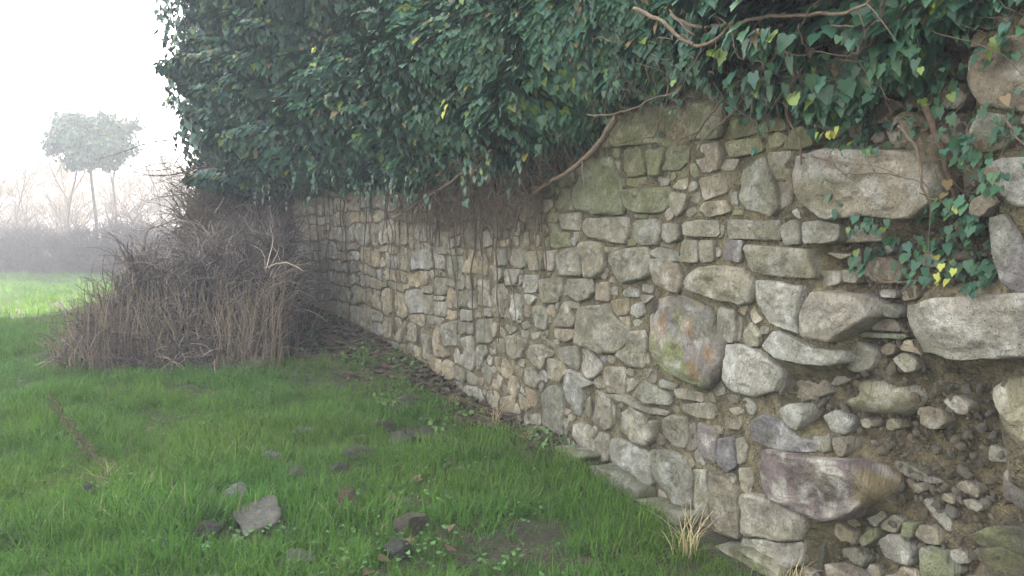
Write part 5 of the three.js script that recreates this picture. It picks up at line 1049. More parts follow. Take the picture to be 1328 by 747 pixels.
const wallFoot = W(6.5, 0, 0), wall = thing('stone_wall', 'old rubble stone wall with lichened blocks and a crumbled hollow, hung with ivy', 'wall', wallFoot);
{
  // bed of mortar and earth that the stones sit in, with the back, top and ends of the wall
  const ds = .03, dh = .03, ns = Math.round((S_END - .02) / ds), nh = 100, P = [], C = [], U = [], I = [];
  for (let j = 0; j <= nh; j++) for (let i = 0; i <= ns; i++) {
    const s = .01 + i * ds, h = -.3 + j * dh, k = holeAt(s, h);
    const d = -.006 + .011 * nz(s * 9, h * 9, 1) + .007 * nz(s * 25, h * 25, 4) - k * (.12 + .04 * nz(s * 4, h * 5, 9) + .03 * nz(s * 11, h * 11, 2));
    const p = W(s, h, d).sub(wallFoot); P.push(p.x, p.y, p.z); U.push(s, h);
    const g = sm(.0, .35, fbm(s * 2.2, h * 2.2, 7)), w = .85 + .35 * nz(s * 6, h * 6, 3);
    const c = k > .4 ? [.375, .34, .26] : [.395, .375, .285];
    C.push(mix(c[0], .19, g * .45) * w, mix(c[1], .19, g * .45) * w, mix(c[2], .10, g * .45) * w);
  }
  for (let j = 0; j < nh; j++) for (let i = 0; i < ns; i++) { const a = j * (ns + 1) + i, b = a + 1, c = a + ns + 1, d = c + 1; I.push(a, c, b, b, c, d); }
  part('mortar', geoOf(P, I, C, U), M.mortar, wall);
  const Q = [], QC = [], QU = [], QI = [], steps = 60;
  for (let i = 0; i <= steps; i++) { const s = .01 + (S_END - .03) * i / steps;
    [[2.7, -.03], [2.74, -.2], [2.72, -.4], [2.68, -.6], [-.3, -.62]].forEach(([h, d]) => { const p = W(s, h, d).sub(wallFoot); Q.push(p.x, p.y, p.z); QC.push(.27, .25, .17); QU.push(s, h + d); }); }
  for (let i = 0; i < steps; i++) for (let k = 0; k < 4; k++) { const a = i * 5 + k, b = a + 1, c = a + 5, d = c + 1; QI.push(a, c, b, b, c, d); }
  for (const s of [.01, S_END - .02]) { const b = Q.length / 3; [[2.7, -.03], [2.7, -.6], [-.3, -.62], [-.3, -.03]].forEach(([h, d]) => { const p = W(s, h, d).sub(wallFoot); Q.push(p.x, p.y, p.z); QC.push(.27, .25, .17); QU.push(d, h); }); QI.push(b, b + 1, b + 2, b, b + 2, b + 3); }
  part('wall_core', geoOf(Q, QI, QC, QU), M.mortar, wall);
}
function stoneGeo(row, k) {
  const tone = row[0], d = row[1] / 1000, raw = []; for (let i = 2; i < row.length; i += 2) raw.push([row[i] / 1000, row[i + 1] / 1000]);
  let cs = 0, ch = 0; raw.forEach(p => { cs += p[0]; ch += p[1]; }); cs /= raw.length; ch /= raw.length;
  // outline turned round the middle, corners nicked off, then even steps along it
  let a2 = 0; raw.forEach((p, i) => { const q = raw[(i + 1) % raw.length]; a2 += p[0] * q[1] - q[0] * p[1]; }); if (a2 < 0) raw.reverse();
  const size = Math.sqrt(Math.abs(a2) / 2), grow = 1 + Math.min(.09, .007 / size), cut = [];
  raw.forEach((p, i) => { const q = raw[(i + 1) % raw.length], t = tone === 7 ? .25 : .09; cut.push([mix(p[0], q[0], t) - cs, mix(p[1], q[1], t) - ch], [mix(p[0], q[0], 1 - t) - cs, mix(p[1], q[1], 1 - t) - ch]); });
  const n = size > .16 ? 40 : size > .09 ? 28 : 18, L = [0]; cut.forEach((p, i) => { const q = cut[(i + 1) % cut.length]; L.push(L[i] + Math.hypot(q[0] - p[0], q[1] - p[1])); });
  const ring = []; for (let i = 0; i < n; i++) { const t = i / n * L[cut.length]; let j = 0; while (L[j + 1] < t) j++; const u = (t - L[j]) / (L[j + 1] - L[j] || 1), p = cut[j], q = cut[(j + 1) % cut.length]; const e = grow + .05 * nz(i * .9 + k * 3.1, k, .5); ring.push([mix(p[0], q[0], u) * e, mix(p[1], q[1], u) * e]); }
  const hole = d < -.03, round = tone === 7 || tone === 3 && hole, thick = hole ? .12 : tone === 10 ? .26 : .2;
  const edge = round ? .42 * size : hole ? clamp(.3 * size, .012, .07) : tone === 10 ? .05 : clamp(.10 * size, .011, .028);
  const prof = round ? [[1, -1, 0], [1, 0, 0], [.97, .22, 0], [.9, .45, 1], [.76, .68, 1], [.57, .86, 1], [.3, .97, 1], [.12, 1, 1]] : [[1, -1, 0], [1, 0, 0], [.99, .6, .3], [.965, .86, .7], [.9, .97, 1], [.68, 1, 1], [.44, 1, 1], [.2, 1, 1]];
  if (size > .07) { const dense = []; prof.forEach((a, i) => { dense.push(a); const b = prof[i + 1]; if (!b) return; const m = b[1] <= 0 ? (d > -.2 && cs < 3.8 || tone === 10 ? 4 : 1) : Math.max(1, Math.round((a[0] - b[0]) * size / .014)); for (let j = 1; j < m; j++) { const t = j / m; dense.push([mix(a[0], b[0], t), mix(a[1], b[1], t), mix(a[2], b[2], t)]); } }); prof.length = 0; prof.push(...dense); }
  const amp = clamp(size * .08, .005, .02), tx = .16 * nz(k * 1.7, 2, 5), ty = .16 * nz(k * 2.3, 7, 1), w = wAt(cs), T = V(-w[4], 0, -w[3]).normalize();
  // direction of growing s: away from the viewer
  { const w2 = W(cs + .02, 0, 0), w1 = W(cs - .02, 0, 0); T.subVectors(w2, w1).normalize(); }
  const N = V(w[3], 0, -w[4]).normalize(), P = [], C = [], U = [], I = [], base = TONES[tone], tint = .86 + .34 * (.5 + .5 * nz(k * 5.13, k * .7, 3) * 1.6), hue = nz(k * 2.9, 9, k * .4) * .10, v = V();
  const put = (x, y, z) => {
    v.set(0, y, 0).addScaledVector(T, x).addScaledVector(N, z); P.push(v.x, v.y, v.z); U.push(x + .8 * z + (k * .37) % 1, y + .6 * z + (k * .61) % 1);
    const S = cs + x + z, Hh = ch + y + z * .7, gr = sm(.08, .32, fbm(S * 3.1, Hh * 3.1, k * .3, 3)), li = sm(.14, .3, fbm(S * 8, Hh * 8, 20 + k * .2, 3)), rn = 1 + .22 * nz(S * 14, Hh * 14, z * 14) + .25 * fbm(S * 4, Hh * 4, 40);
    let r = base[0], g = base[1], b = base[2];
    if (tone === 8) { const q = sm(-.1, .12, fbm(S * 4, Hh * 3, 3.3, 3) + (x > .05 ? .12 : -.1)); r = mix(.27, .30, q); g = mix(.29, .265, q); b = mix(.13, .24, q); if (nz(S * 7, Hh * 7, 1) > .22) { r = .38; g = .25; b = .14; } }
    if (tone === 9) { const q = sm(.22, .3, -x + .04 * nz(y * 14, x * 9, 2)); if (q > .5) { r = .33; g = .28; b = .17; } else { const m = sm(-.1, .3, fbm(S * 6, Hh * 6, 3)); r = mix(.26, .29, m); g = mix(.215, .245, m); b = mix(.215, .255, m); } }
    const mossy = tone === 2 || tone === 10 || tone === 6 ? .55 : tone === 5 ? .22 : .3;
    r = mix(r, .20, gr * mossy); g = mix(g, .215, gr * mossy); b = mix(b, .10, gr * mossy);
    if (tone !== 6) { const lk = (tone === 1 || tone === 9 ? .75 : tone === 2 ? .2 : .42) * li; r = mix(r, .62, lk); g = mix(g, .62, lk); b = mix(b, .585, lk); }
    C.push(clamp(r * tint * rn * (1 + hue), .02, .8), clamp(g * tint * rn, .02, .8), clamp(b * tint * rn * (1 - hue), .02, .8));
  };
  prof.forEach(([sc, lv, nk], j) => ring.forEach(p => {
    let x = p[0] * sc, y = p[1] * sc; const rough = nz((cs + x) * 7, (ch + y) * 7, k) * amp * 1.6 + Math.abs(nz((cs + x) * 15, (ch + y) * 15, k + 3)) * amp * .9 + nz((cs + x) * 34, (ch + y) * 34, k) * amp * .35;
    const side = lv < 0 ? 1 + .10 * nz((cs + x) * 8, (ch + y) * 8, lv * 3 + k) + .03 * lv : 1; x *= side; y *= side;
    const z = lv < 0 ? d - edge + lv * thick : d - edge + lv * edge + (nk * rough + (tx * x + ty * y) * Math.min(1, lv + .2));
    put(x, y, z);
  }));
  put(0, 0, d + nz(cs * 7, ch * 7, k) * amp * 1.6 + .02 * edge);
  const R = prof.length, top = R * n;
  for (let j = 0; j < R - 1; j++) for (let i = 0; i < n; i++) { const i2 = (i + 1) % n, A = j * n + i, B = j * n + i2, D = A + n, E = B + n; I.push(A, D, B, B, D, E); }
  for (let i = 0; i < n; i++) I.push((R - 1) * n + i, top, (R - 1) * n + (i + 1) % n);
  return { geo: geoOf(P, I, C, U), at: W(cs, ch, 0).sub(wallFoot) };
}
{
  const rest = [];
  STONES.forEach((row, k) => {
    const { geo, at } = stoneGeo(row, k + 1);
    if (k < 300) { const m = part('stone', geo, M.stone, wall); m.position.copy(at); } else rest.push(geo.translate(at.x, at.y, at.z));
  });
  part('small_stones', mergeGeometries(rest), M.stone, wall, 'stuff');
  // pebbles and crumbs of mortar in the hollow and the joints
  const r = rng(77), g = new THREE.IcosahedronGeometry(1, 1), pos = g.attributes.position; for (let i = 0; i < pos.count; i++) { const x = pos.getX(i), y = pos.getY(i), z = pos.getZ(i), e = 1 + .35 * nz(x * 2, y * 2, z * 2); pos.setXYZ(i, x * e, y * e, z * e); } g.computeVertexNormals();
  g.setAttribute('color', new THREE.Float32BufferAttribute(new Float32Array(pos.count * 3).fill(1), 3));
  const n = 1500, im = new THREE.InstancedMesh(g, M.stone, n), o = new THREE.Object3D(), c = new THREE.Color(); im.name = 'pebbles'; im.userData.kind = 'stuff';
  for (let i = 0; i < n; i++) {
    let s, h, k, t = 0; do { s = r() < .6 ? 2.1 + r() * 1.4 : 2 + r() * 5; h = -.02 + r() * 2.3; k = holeAt(s, h); } while (k < .9 && t++ < 6);
    const d = k > .9 ? -.115 + .04 * r() : -.012; W(s, h, d, o.position).sub(wallFoot); const z = .004 + .024 * r() * r() * r(); o.scale.set(z * (1 + r()), z, z); o.rotation.set(r() * 6, r() * 6, r() * 6); o.updateMatrix(); im.setMatrixAt(i, o.matrix);
    const q = r(); im.setColorAt(i, q < .1 ? c.setRGB(.6, .58, .5) : q < .6 ? c.setRGB(.42, .36, .26) : c.setRGB(.36, .34, .29));
  }
  im.castShadow = im.receiveShadow = true; wall.add(im);
}
// ---------------------------------------------------------------- ivy
function leafGeo(lobe) {
  // five-lobed ivy leaf, stalk at the top, tip hanging down, folded a little along the midrib; 1 unit long
  const half = [[0, .12], [.2, .16], [.46, .04], [.40, -.18], [lobe ? .50 : .38, -.36], [.28, -.54], [.13, -.80], [0, -1]];
  const P = [], I = [], U = []; const up = x => .16 * Math.abs(x) - .10 * x * x;
  const mid = [[0, 0], [0, -.35], [0, -.7], [0, -1]], m0 = 0; mid.forEach(p => { P.push(p[0], p[1], -.06 * p[1] * p[1]); U.push(.5, -p[1]); });
  for (const sgn of [1, -1]) { const b = P.length / 3; half.slice(1, 7).forEach(p => { P.push(sgn * p[0], p[1], up(p[0]) - .06 * p[1] * p[1]); U.push(.5 + sgn * p[0], -p[1]); });
    const t = [[0, b, b + 1], [0, b + 1, b + 2], [0, b + 2, 1], [1, b + 2, b + 3], [1, b + 3, b + 4], [1, b + 4, 2], [2, b + 4, b + 5], [2, b + 5, 3]]; t.forEach(q => I.push(...(sgn > 0 ? [q[0], q[2], q[1]] : q))); }
  return geoOf(P, I, null, U);
}
const leafA = leafGeo(true), leafB = leafGeo(false);
const ivyTop = s => interp(s, [0, 3, 6, 9, 12, 15], [3.1, 3.3, 3.9, 4.8, 5.6, 6.2]);
const ivyLow = s => interp(s, [.5, 1.6, 2.3, 2.6, 3.1, 3.5, 3.9, 4.3, 4.8, 5.2, 5.7, 6.3, 7.1, 8.7, 10, 12, 14], [2.2, 2.3, 2.3, 2.22, 2.06, 2.14, 2.32, 2.33, 2.36, 2.22, 2.08, 2.02, 2.02, 2.06, 2.18, 2.2, 2.16]);
const ivyOut = s => interp(s, [0, 2.5, 3.5, 4.5, 6, 8, 11, 14], [.22, .24, .32, .42, .55, .75, 1.0, 1.15]);
const lump = (s, h) => 1.25 * nz(s * 1.0, h * 1.25, 2) + .75 * Math.abs(nz(s * 2.2, h * 2.4, 8)) * 1.6 - .35 + .3 * nz(s * 6, h * 6, 5);
const ivyFoot = W(6.5, 0, .3), ivy = thing('ivy', 'dense dark green ivy with woody stems spilling over the top of the rubble wall', 'ivy', ivyFoot);
const leafTone = (c, r, hue) => { const q = r(); const k = .75 + .6 * r(); if (q < .003) c.setRGB(.27, .27, .05); else if (q < .07) c.setRGB(.11 * k, .16 * k, .03 * k); else if (q < .10) c.setRGB(.14 * k, .10 * k, .045 * k); else c.setRGB(mix(.026, .038, hue) * k, mix(.078, .098, hue) * k, mix(.054, .040, hue) * k); return c; };
{
  const r = rng(4242), o = new THREE.Object3D(), n0 = V(), n1 = V(), up = V(0, 1, 0), p = V(), near = [], far = [], fw = V(), c = new THREE.Color();
  const stemAt = []; STEMS.forEach(row => { for (let i = 1; i + 3 < row.length; i += 3) for (let t = 0; t < 1; t += .2) stemAt.push([mix(row[i], row[i + 3], t), mix(row[i + 1], row[i + 4], t), mix(row[i + 2], row[i + 5], t)]); });
  const put = (s, h, d, size, nOut, nUp, wild, along = 0) => {
    if (s < 5.6) for (const a of stemAt) if (Math.abs(a[0] - s) < .09 && Math.abs(a[1] - h) < .06 && d > a[2] - .04) { if (r() < .95) d = Math.max(.02, a[2] - .04 - .1 * r()); break; }   // leaves keep behind the bare stems
    const w = wAt(s); W(s, h, d, p); n0.set(w[3], 0, -w[4]).multiplyScalar(nOut); n0.y += nUp; n0.x += w[4] * along; n0.z += w[3] * along; n0.x += (r() - .5) * wild; n0.y += (r() - .5) * wild; n0.z += (r() - .5) * wild; n0.normalize();
    o.position.copy(p); o.up.set((r() - .5) * .9, 1, (r() - .5) * .9); o.lookAt(p.x + n0.x, p.y + n0.y, p.z + n0.z); o.scale.set(size * (.8 + .35 * r()), size, size); o.updateMatrix();
    const e = { m: o.matrix.clone(), size, p: p.clone(), s, d, c: leafTone(c, r, r()).clone() }; (s < 5.6 ? near : far).push(e);
  };
  const N = 150000;
  for (let i = 0; i < N; i++) {
    const s = .5 + Math.pow(r(), 1.05) * 14.2, lo = ivyLow(s) + .10 * nz(s * 3, 1, 1) + .08 * nz(s * 9, 4, 4), hi = ivyTop(s), t = r(), h = lo + (hi - lo) * (t < .3 ? t * t / .3 : t), out = ivyOut(s);
    const u = clamp((h - lo) / .5, 0, 1), bulge = out * (.12 + .88 * Math.sqrt(1 - (1 - u) ** 2)) * (h > hi - .6 ? Math.sqrt(clamp((hi - h) / .6, 0, 1)) * .8 + .2 : 1);
    const l = lump(s, h); let d = bulge * (1 + .7 * l) + .03; const e = .06, gs = -bulge * .7 * (lump(s + e, h) - l) / e, gh = -bulge * .7 * (lump(s, h + e) - l) / e;
    const hol = sm(.25, .5, nz(s * 1.9 + 9, h * 2.4, 31)); if (r() < hol * .75) continue;          // openings in the curtain
    if (s < 3.5 && r() < .55 && u < .9) continue;                                              // thin over the broken end
    if (s < 2.6 && r() < .5) continue;
    d -= Math.abs(r() + r() - 1) * .35 * Math.min(1, out) * (r() < .65 ? .35 : 1.6);
    if (h < 2.72 && d < .015) d = .015 + r() * .05;
    const size = (s < 5 ? .060 : mix(.058, .09, sm(5, 12, s))) * (.55 + .75 * r());
    put(s, h, d, size, .9, .55 - .5 * (1 - u) + clamp(gh, -.7, .9), .8, clamp(gs, -.8, .8));
  }
  // ivy bulk above and behind the wall top, added to block the sun
  for (let i = 0; i < 26000; i++) { const s = .6 + r() * 14, hi = ivyTop(s), h = 2.72 + (hi - 2.72) * r(); put(s, h, -1.0 + r() * 1.15, .12 * (.6 + .6 * r()), .4, .8, 2); }
  // straggling shoots: rows of leaves on thin hanging stems below the curtain
  const sh = acc();
  for (let i = 0; i < 120; i++) {
    const s0 = 2.2 + r() * 11, lo = ivyLow(s0), out = ivyOut(s0) * (.2 + .7 * r()), len = .12 + .35 * r() * r() + (s0 > 5.5 ? .08 : 0), pts = []; let s = s0, d = out, h = lo + .15;
    const a = (r() - .5) * 1.2, b = (r() - .6) * .5;
    for (let k = 0; k <= 5; k++) { pts.push(W(s, h, d).sub(ivyFoot)); if (k) for (let q = 0; q < 2; q++) put(s + (r() - .5) * .05, h + (r() - .5) * .04, d + .02, (s < 5 ? .04 : .06) * (.6 + .6 * r()), .9, .2, 1); s += a * len * .2; h -= len * .2; d = Math.max(.03, d + b * len * .2 + (r() - .5) * .03); }
    stemInto(sh, pts, .003, .0015, 3);
  }
  // leaves creeping in the hollow and on the broken end
  const clusters = [[3.02, 1.98, .12, 34], [2.80, 1.93, .1, 22], [2.62, 2.08, .14, 30], [2.45, 1.83, .1, 26], [2.50, 1.62, .12, 34], [2.58, 1.44, .13, 40], [2.72, 1.46, .10, 26], [2.86, 1.55, .08, 20], [2.42, 1.40, .08, 20], [2.66, 1.66, .08, 14], [2.95, 1.44, .08, 16], [2.34, 1.92, .10, 20], [2.30, 1.74, .08, 14], [3.05, 1.66, .05, 5], [3.25, 2.1, .12, 20], [3.6, 2.28, .15, 26], [2.3, 2.2, .12, 16], [2.9, 2.2, .2, 30]];
  for (const [cs, ch, rad, n] of clusters) for (let i = 0; i < n * 1.5; i++) { const s = cs + (r() + r() - 1) * rad * 1.2, h = ch + (r() + r() - 1) * rad, k = holeAt(s, h); put(s, h, (k > .5 ? -.12 : .03) + .12 * r(), .034 * (.6 + .8 * r()), .9, .45, 1.1); }
  [[3.03, 1.95], [2.99, 1.96], [3.0, 1.93], [2.985, 1.94], [2.46, 1.40], [2.44, 1.415], [2.47, 1.425], [2.6, 2.43], [2.58, 2.42]].forEach(([s, h]) => { for (let i = 0; i < 2; i++) { put(s + (r() - .5) * .09, h + (r() - .5) * .07, .13 + .03 * r(), .03, 1, .4, 1); near[near.length - 1].c.setRGB(.29, .31, .05); } });
  [[7.6, 2.9], [7.7, 2.85], [9.5, 3.5], [9.6, 3.45], [6.4, 2.5]].forEach(([s, h]) => { for (let i = 0; i < 6; i++) { put(s + (r() - .5) * .15, h + (r() - .5) * .12, ivyOut(s) * 1.15, .06, 1, .4, .7); far[far.length - 1].c.setRGB(.36, .40, .06); } });
  // the 300 leaves that show largest are leaves of their own; the rest of the foliage is one mass
  camera.updateMatrixWorld(); const q = V();
  for (const e of near) { q.copy(e.p).project(camera); const inside = Math.abs(q.x) < .98 && Math.abs(q.y) < .98 && q.z < 1; e.rank = inside ? e.size / e.p.distanceTo(camera.position) * (1 + 1.2 * clamp(e.d, 0, .5)) : 0; }
  near.sort((a, b) => b.rank - a.rank);
  const mats = {}, leafMat = col => { const key = col.g > .3 ? 'y' : col.r > col.g * .8 ? 'b' : col.r > .06 ? 'l' : 'g' + Math.round(col.g * 90); if (!mats[key]) { mats[key] = M.ivy.clone(); mats[key].color.copy(col); } return mats[key]; };
  near.slice(0, 300).forEach((e, i) => { const m = part('leaf', i % 3 ? leafA : leafB, leafMat(e.c), ivy); e.m.decompose(m.position, m.quaternion, m.scale); m.position.sub(ivyFoot); });
  const all = near.slice(300).concat(far);
  [0, 1].forEach(v => { const set = all.filter((_, i) => i % 3 === 0 === (v === 0)), im = new THREE.InstancedMesh(v ? leafA : leafB, M.ivy, set.length), t = new THREE.Matrix4().makeTranslation(-ivyFoot.x, -ivyFoot.y, -ivyFoot.z), mm = new THREE.Matrix4(); im.name = v ? 'foliage' : 'foliage_001'; im.userData.kind = 'stuff';
    set.forEach((e, i) => { im.setMatrixAt(i, mm.multiplyMatrices(t, e.m)); im.setColorAt(i, e.c); }); im.castShadow = im.receiveShadow = true; ivy.add(im); });
  // woody stems that can be followed, each its own
  STEMS.forEach((row, k) => { const pts = []; for (let i = 1; i < row.length; i += 3) pts.push(W(row[i], row[i + 1], row[i + 2]).sub(ivyFoot)); const sp = smoothPts(pts, 5).map((p, i) => { p.x += .008 * nz(i * .5, k, 1); p.y += .01 * nz(i * .6, k, 5); return p; }), a = acc(); stemInto(a, sp, row[0] * 1.0, row[0] * .6, 7); for (let j = 0; j < 5; j++) { const at = sp[Math.floor((.15 + .8 * r()) * (sp.length - 1))].clone(), dir = V((r() - .5), (r() - .6), (r() - .5)).normalize().multiplyScalar(.02 + .035 * r()), tp = []; for (let i = 0; i < 5; i++) { tp.push(at.clone()); at.add(dir); dir.x += (r() - .5) * .02; dir.y += (r() - .55) * .02; } stemInto(a, tp, row[0] * .4, row[0] * .15, 4); }; part('woody_stem', accGeo(a), k === 8 ? M.root : M.vine, ivy); });
  // more thin bare stems straggling over the near ivy
  for (let k = 0; k < 18; k++) { let s = 2.5 + 2.4 * r(), h = ivyLow(s) + .1 + .35 * r(), d = ivyOut(s) * (.9 + .25 * r()) + .03; const ds = (r() - .5) * .16, dh = -.05 + .07 * r(), pts = []; for (let i = 0; i < 6; i++) { pts.push(W(s, h, Math.max(.04, d)).sub(ivyFoot)); s += ds + (r() - .5) * .05; h += dh + (r() - .5) * .04; d += (r() - .6) * .05; } const a = acc(), rad = .003 + .003 * r(); stemInto(a, smoothPts(pts, 4), rad, rad * .5, 5); part('thin_stem', accGeo(a), M.vine, ivy); }
  // brown roots clinging to the face, running down from the curtain
  for (let k = 0; k < 46; k++) {
    const s0 = k < 30 ? 6.0 + r() * 3.6 : 9 + r() * 4.2, h0 = ivyLow(s0) + .35, h1 = k % 4 === 0 ? .35 + r() * .5 : 1.0 + r() * .75, pts = []; let s = s0; const n = 9;
    for (let i = 0; i <= n; i++) { const t = i / n; pts.push(W(s, mix(h0, h1, t), .03 + .10 * (1 - t) * r()).sub(ivyFoot)); s += (r() - .5) * .13; }
    const a = acc(), rad = .005 + .011 * r(); stemInto(a, smoothPts(pts, 3), rad, rad * .45, 5); part('root', accGeo(a), r() < .3 ? M.vine : M.root, ivy);
  }
  // fine tangle of dead twigs and rootlets under the curtain
  for (let k = 0; k < 1500; k++) {
    const s0 = k < 1050 ? 5.4 + r() * 3.4 : 2.4 + r() * 11.3, h0 = ivyLow(s0) + .2 - (s0 > 5.6 && s0 < 8.6 ? r() * .55 * sm(5.4, 6.2, s0) : r() * .1), pts = []; let s = s0, h = h0, d = .05 + .5 * r() * ivyOut(s0); const a = (r() - .5) * .25, b = -.02 - .09 * r();
    for (let i = 0; i < 5; i++) { pts.push(W(s, h, Math.max(.02, d)).sub(ivyFoot)); s += a + (r() - .5) * .12; h += b * .8 + (r() - .5) * .07; d += (r() - .5) * .07; }
    stemInto(sh, pts, .0025 + .002 * r(), .0012, 3);
  }
  part('dead_twigs', accGeo(sh), M.vine, ivy, 'stuff');
}

// ---------------------------------------------------------------- ivy-clad trees
function blobTree(name, label, foot, lobes, nLeaves, size, seed, limbs, rag = .3, hue = .3) {
  const t = thing(name, label, 'tree', foot), r = rng(seed), o = new THREE.Object3D(), c = new THREE.Color(), a = acc(), n0 = V();
  limbs.forEach(([pts, r0, r1]) => stemInto(a, smoothPts(pts.map(p => V(...p)), 4), r0, r1, 7)); part('trunk', accGeo(a), M.bark, t);
  const im = new THREE.InstancedMesh(leafA, M.ivy, nLeaves); im.name = 'crown'; im.userData.kind = 'stuff'; let total = 0; lobes.forEach(l => total += l[3] * l[4]);
  for (let i = 0; i < nLeaves; i++) {
    let q = r() * total, l = lobes[0]; for (const x of lobes) { q -= x[3] * x[4]; if (q <= 0) { l = x; break; } }
    const y = r() * 2 - 1, ph = r() * 6.283, rr = Math.sqrt(1 - y * y); n0.set(rr * Math.cos(ph), y, rr * Math.sin(ph));
    const k = (r() < .8 ? 1 - .18 * r() : .4 + .5 * r()) * (1 + rag * fbm(n0.x * 2.4 + l[0], n0.y * 2.6 + l[1], n0.z * 2.4 + seed, 4));
    o.position.set(l[0] + n0.x * l[3] * k, l[1] + n0.y * l[4] * k, l[2] + n0.z * l[5] * k); n0.y += .35; n0.x += (r() - .5) * 1.3; n0.y += (r() - .5) * 1.3; n0.z += (r() - .5) * 1.3;
    o.up.set(r() - .5, 1, r() - .5); o.lookAt(o.position.x + n0.x, o.position.y + n0.y, o.position.z + n0.z); o.position.y = Math.max(o.position.y, .1); const z = size * (.6 + .8 * r()); o.scale.set(z, z, z); o.updateMatrix(); im.setMatrixAt(i, o.matrix); im.setColorAt(i, leafTone(c, r, hue));
  }
  im.castShadow = im.receiveShadow = true; t.add(im); return t;
}
{
  const fx = -4.3, fz = -14.6, gy = groundY(fx, fz);
  const tr = blobTree('ivy_clad_tree', 'tall tree smothered in ivy at the far end of the wall, above the thicket', V(fx, gy - .1, fz), [[0, 5.6, 0, 1.65, 3.2, 1.8], [-.35, 3.5, .1, 1.25, 1.5, 1.3], [.9, 4.2, .5, 1.5, 2.4, 1.4], [-.5, 7.2, 0, 1.3, 2.2, 1.5], [.3, 3.0, .4, 1.2, .9, 1.0], [-.3, 2.3, -.4, 1.15, .7, .9]], 66000, .10, 91,
    [[[[0, 0, 0], [.05, 1.2, 0], [-.1, 2.6, .1], [0, 5, 0], [.1, 8, 0]], .26, .08], [[[-.1, 1.3, 0], [-.5, 1.7, .5], [-.9, 1.9, .8], [-1.3, 2.3, .9]], .07, .02], [[[0, 1.5, .1], [.3, 1.75, .6], [.7, 1.8, .9], [1.1, 2.2, 1]], .06, .02], [[[0, 1.0, .1], [-.3, 1.35, .5], [-.8, 1.45, .9], [-1.25, 1.3, 1.2]], .045, .012], [[[.5, 0, .3], [.45, .8, .5], [.2, 1.6, .6], [.1, 2.4, .5]], .06, .03]]);
  const r = rng(5), a = acc();
  for (let k = 0; k < 260; k++) { const ph = r() * 6.28, rr = .3 + r() * 1.2, p = V(rr * Math.cos(ph) - .3, 1.3 + r() * 1.5, .3 + rr * Math.sin(ph)), d = V(r() - .6, r() * .5 - .3, r() - .3).multiplyScalar(.35), pts = []; for (let i = 0; i < 5; i++) { pts.push(p.clone()); p.add(d); d.x += (r() - .5) * .14; d.y += (r() - .5) * .14; d.z += (r() - .5) * .14; } stemInto(a, pts, .008 + .008 * r(), .003, 3); }
  part('bare_twigs', accGeo(a), M.paleBark, tr, 'stuff');
}
// unseen evergreens added beyond the wall to throw shade over the grass
[[[-5.0, -19.8], 'unseen ivy-clad evergreen added behind the tall ivy-clad tree to shade the field', 23], [[-1.2, -18.2], 'dense ivy-clad evergreen added behind the wall end to cast shade', 21], [[1.6, -14.5], 'broad ivy-clad evergreen added behind the middle of the wall to cast shade', 22]].forEach(([[x, z], label, seed]) => blobTree('added_evergreen', label, V(x, groundY(x, z) - .1, z), [[0, 4.4, 0, 2.1, 3.6, 2.1], [-.5, 2.6, .4, 1.9, 2.2, 1.9], [.8, 3.3, -.5, 1.8, 2.6, 1.8]], 16000, .19, seed, [[[[0, 0, 0], [.1, 2, 0], [0, 5, 0], [0, 7, 0]], .25, .06]]));
{
  const x = -16.6, z = -32, gy = groundY(x, z);
  const t = blobTree('round_tree', 'round-headed ivy-clad tree on thin bare trunks behind the hedge', V(x, gy - .1, z), [[0, 5.2, 0, 1.35, .9, 1.2], [-.85, 5.4, 0, .85, .75, .9], [.85, 5.1, 0, .8, .75, .9], [.1, 4.75, 0, 1.0, .6, .9], [-.3, 5.8, .2, .7, .5, .7], [1.2, 5.5, 0, .55, .5, .5], [-1.5, 5.0, 0, .4, .35, .4], [-1.1, 6.0, 0, .4, .35, .4], [.6, 6.05, 0, .45, .35, .4], [1.6, 4.9, 0, .35, .3, .35], [.7, 4.3, 0, .4, .3, .4], [-.7, 4.35, 0, .45, .3, .4], [1.75, 5.8, 0, .3, .25, .3]], 9500, .12, 33,
    [[[[0, 0, 0], [.1, 2, 0], [-.05, 4, 0], [0, 5.6, 0]], .08, .04], [[[-.5, 0, .2], [-.9, 2, .2], [-.5, 4.2, .1]], .05, .03], [[[.3, 0, .1], [.95, 2, .1], [.7, 4.2, 0]], .045, .025], [[[.9, 5.2, 0], [1.6, 5.7, 0], [2.0, 6.3, .1], [2.25, 6.6, .1]], .05, .012], [[[1.5, 5.6, 0], [1.9, 5.75, 0], [2.2, 5.7, .1]], .03, .01], [[[1.0, 5.6, .1], [1.5, 6.1, 0], [1.8, 6.5, .1]], .03, .01]], .6);
  const r = rng(35), a = acc(); for (let k = 0; k < 110; k++) { const p = V((r() - .5) * 2.2, 4.7 + r() * 1.1, (r() - .5) * 1.4), d = V((r() - .5) * 1.4, r() - .35, (r() - .5) * .8).normalize().multiplyScalar(.22 + .12 * r()), pts = []; for (let i = 0; i < 6; i++) { pts.push(p.clone()); p.add(d); d.x += (r() - .5) * .1; d.y += (r() - .45) * .1; } stemInto(a, pts, .018, .006, 3); } part('bare_twigs', accGeo(a), M.bark, t, 'stuff');
}

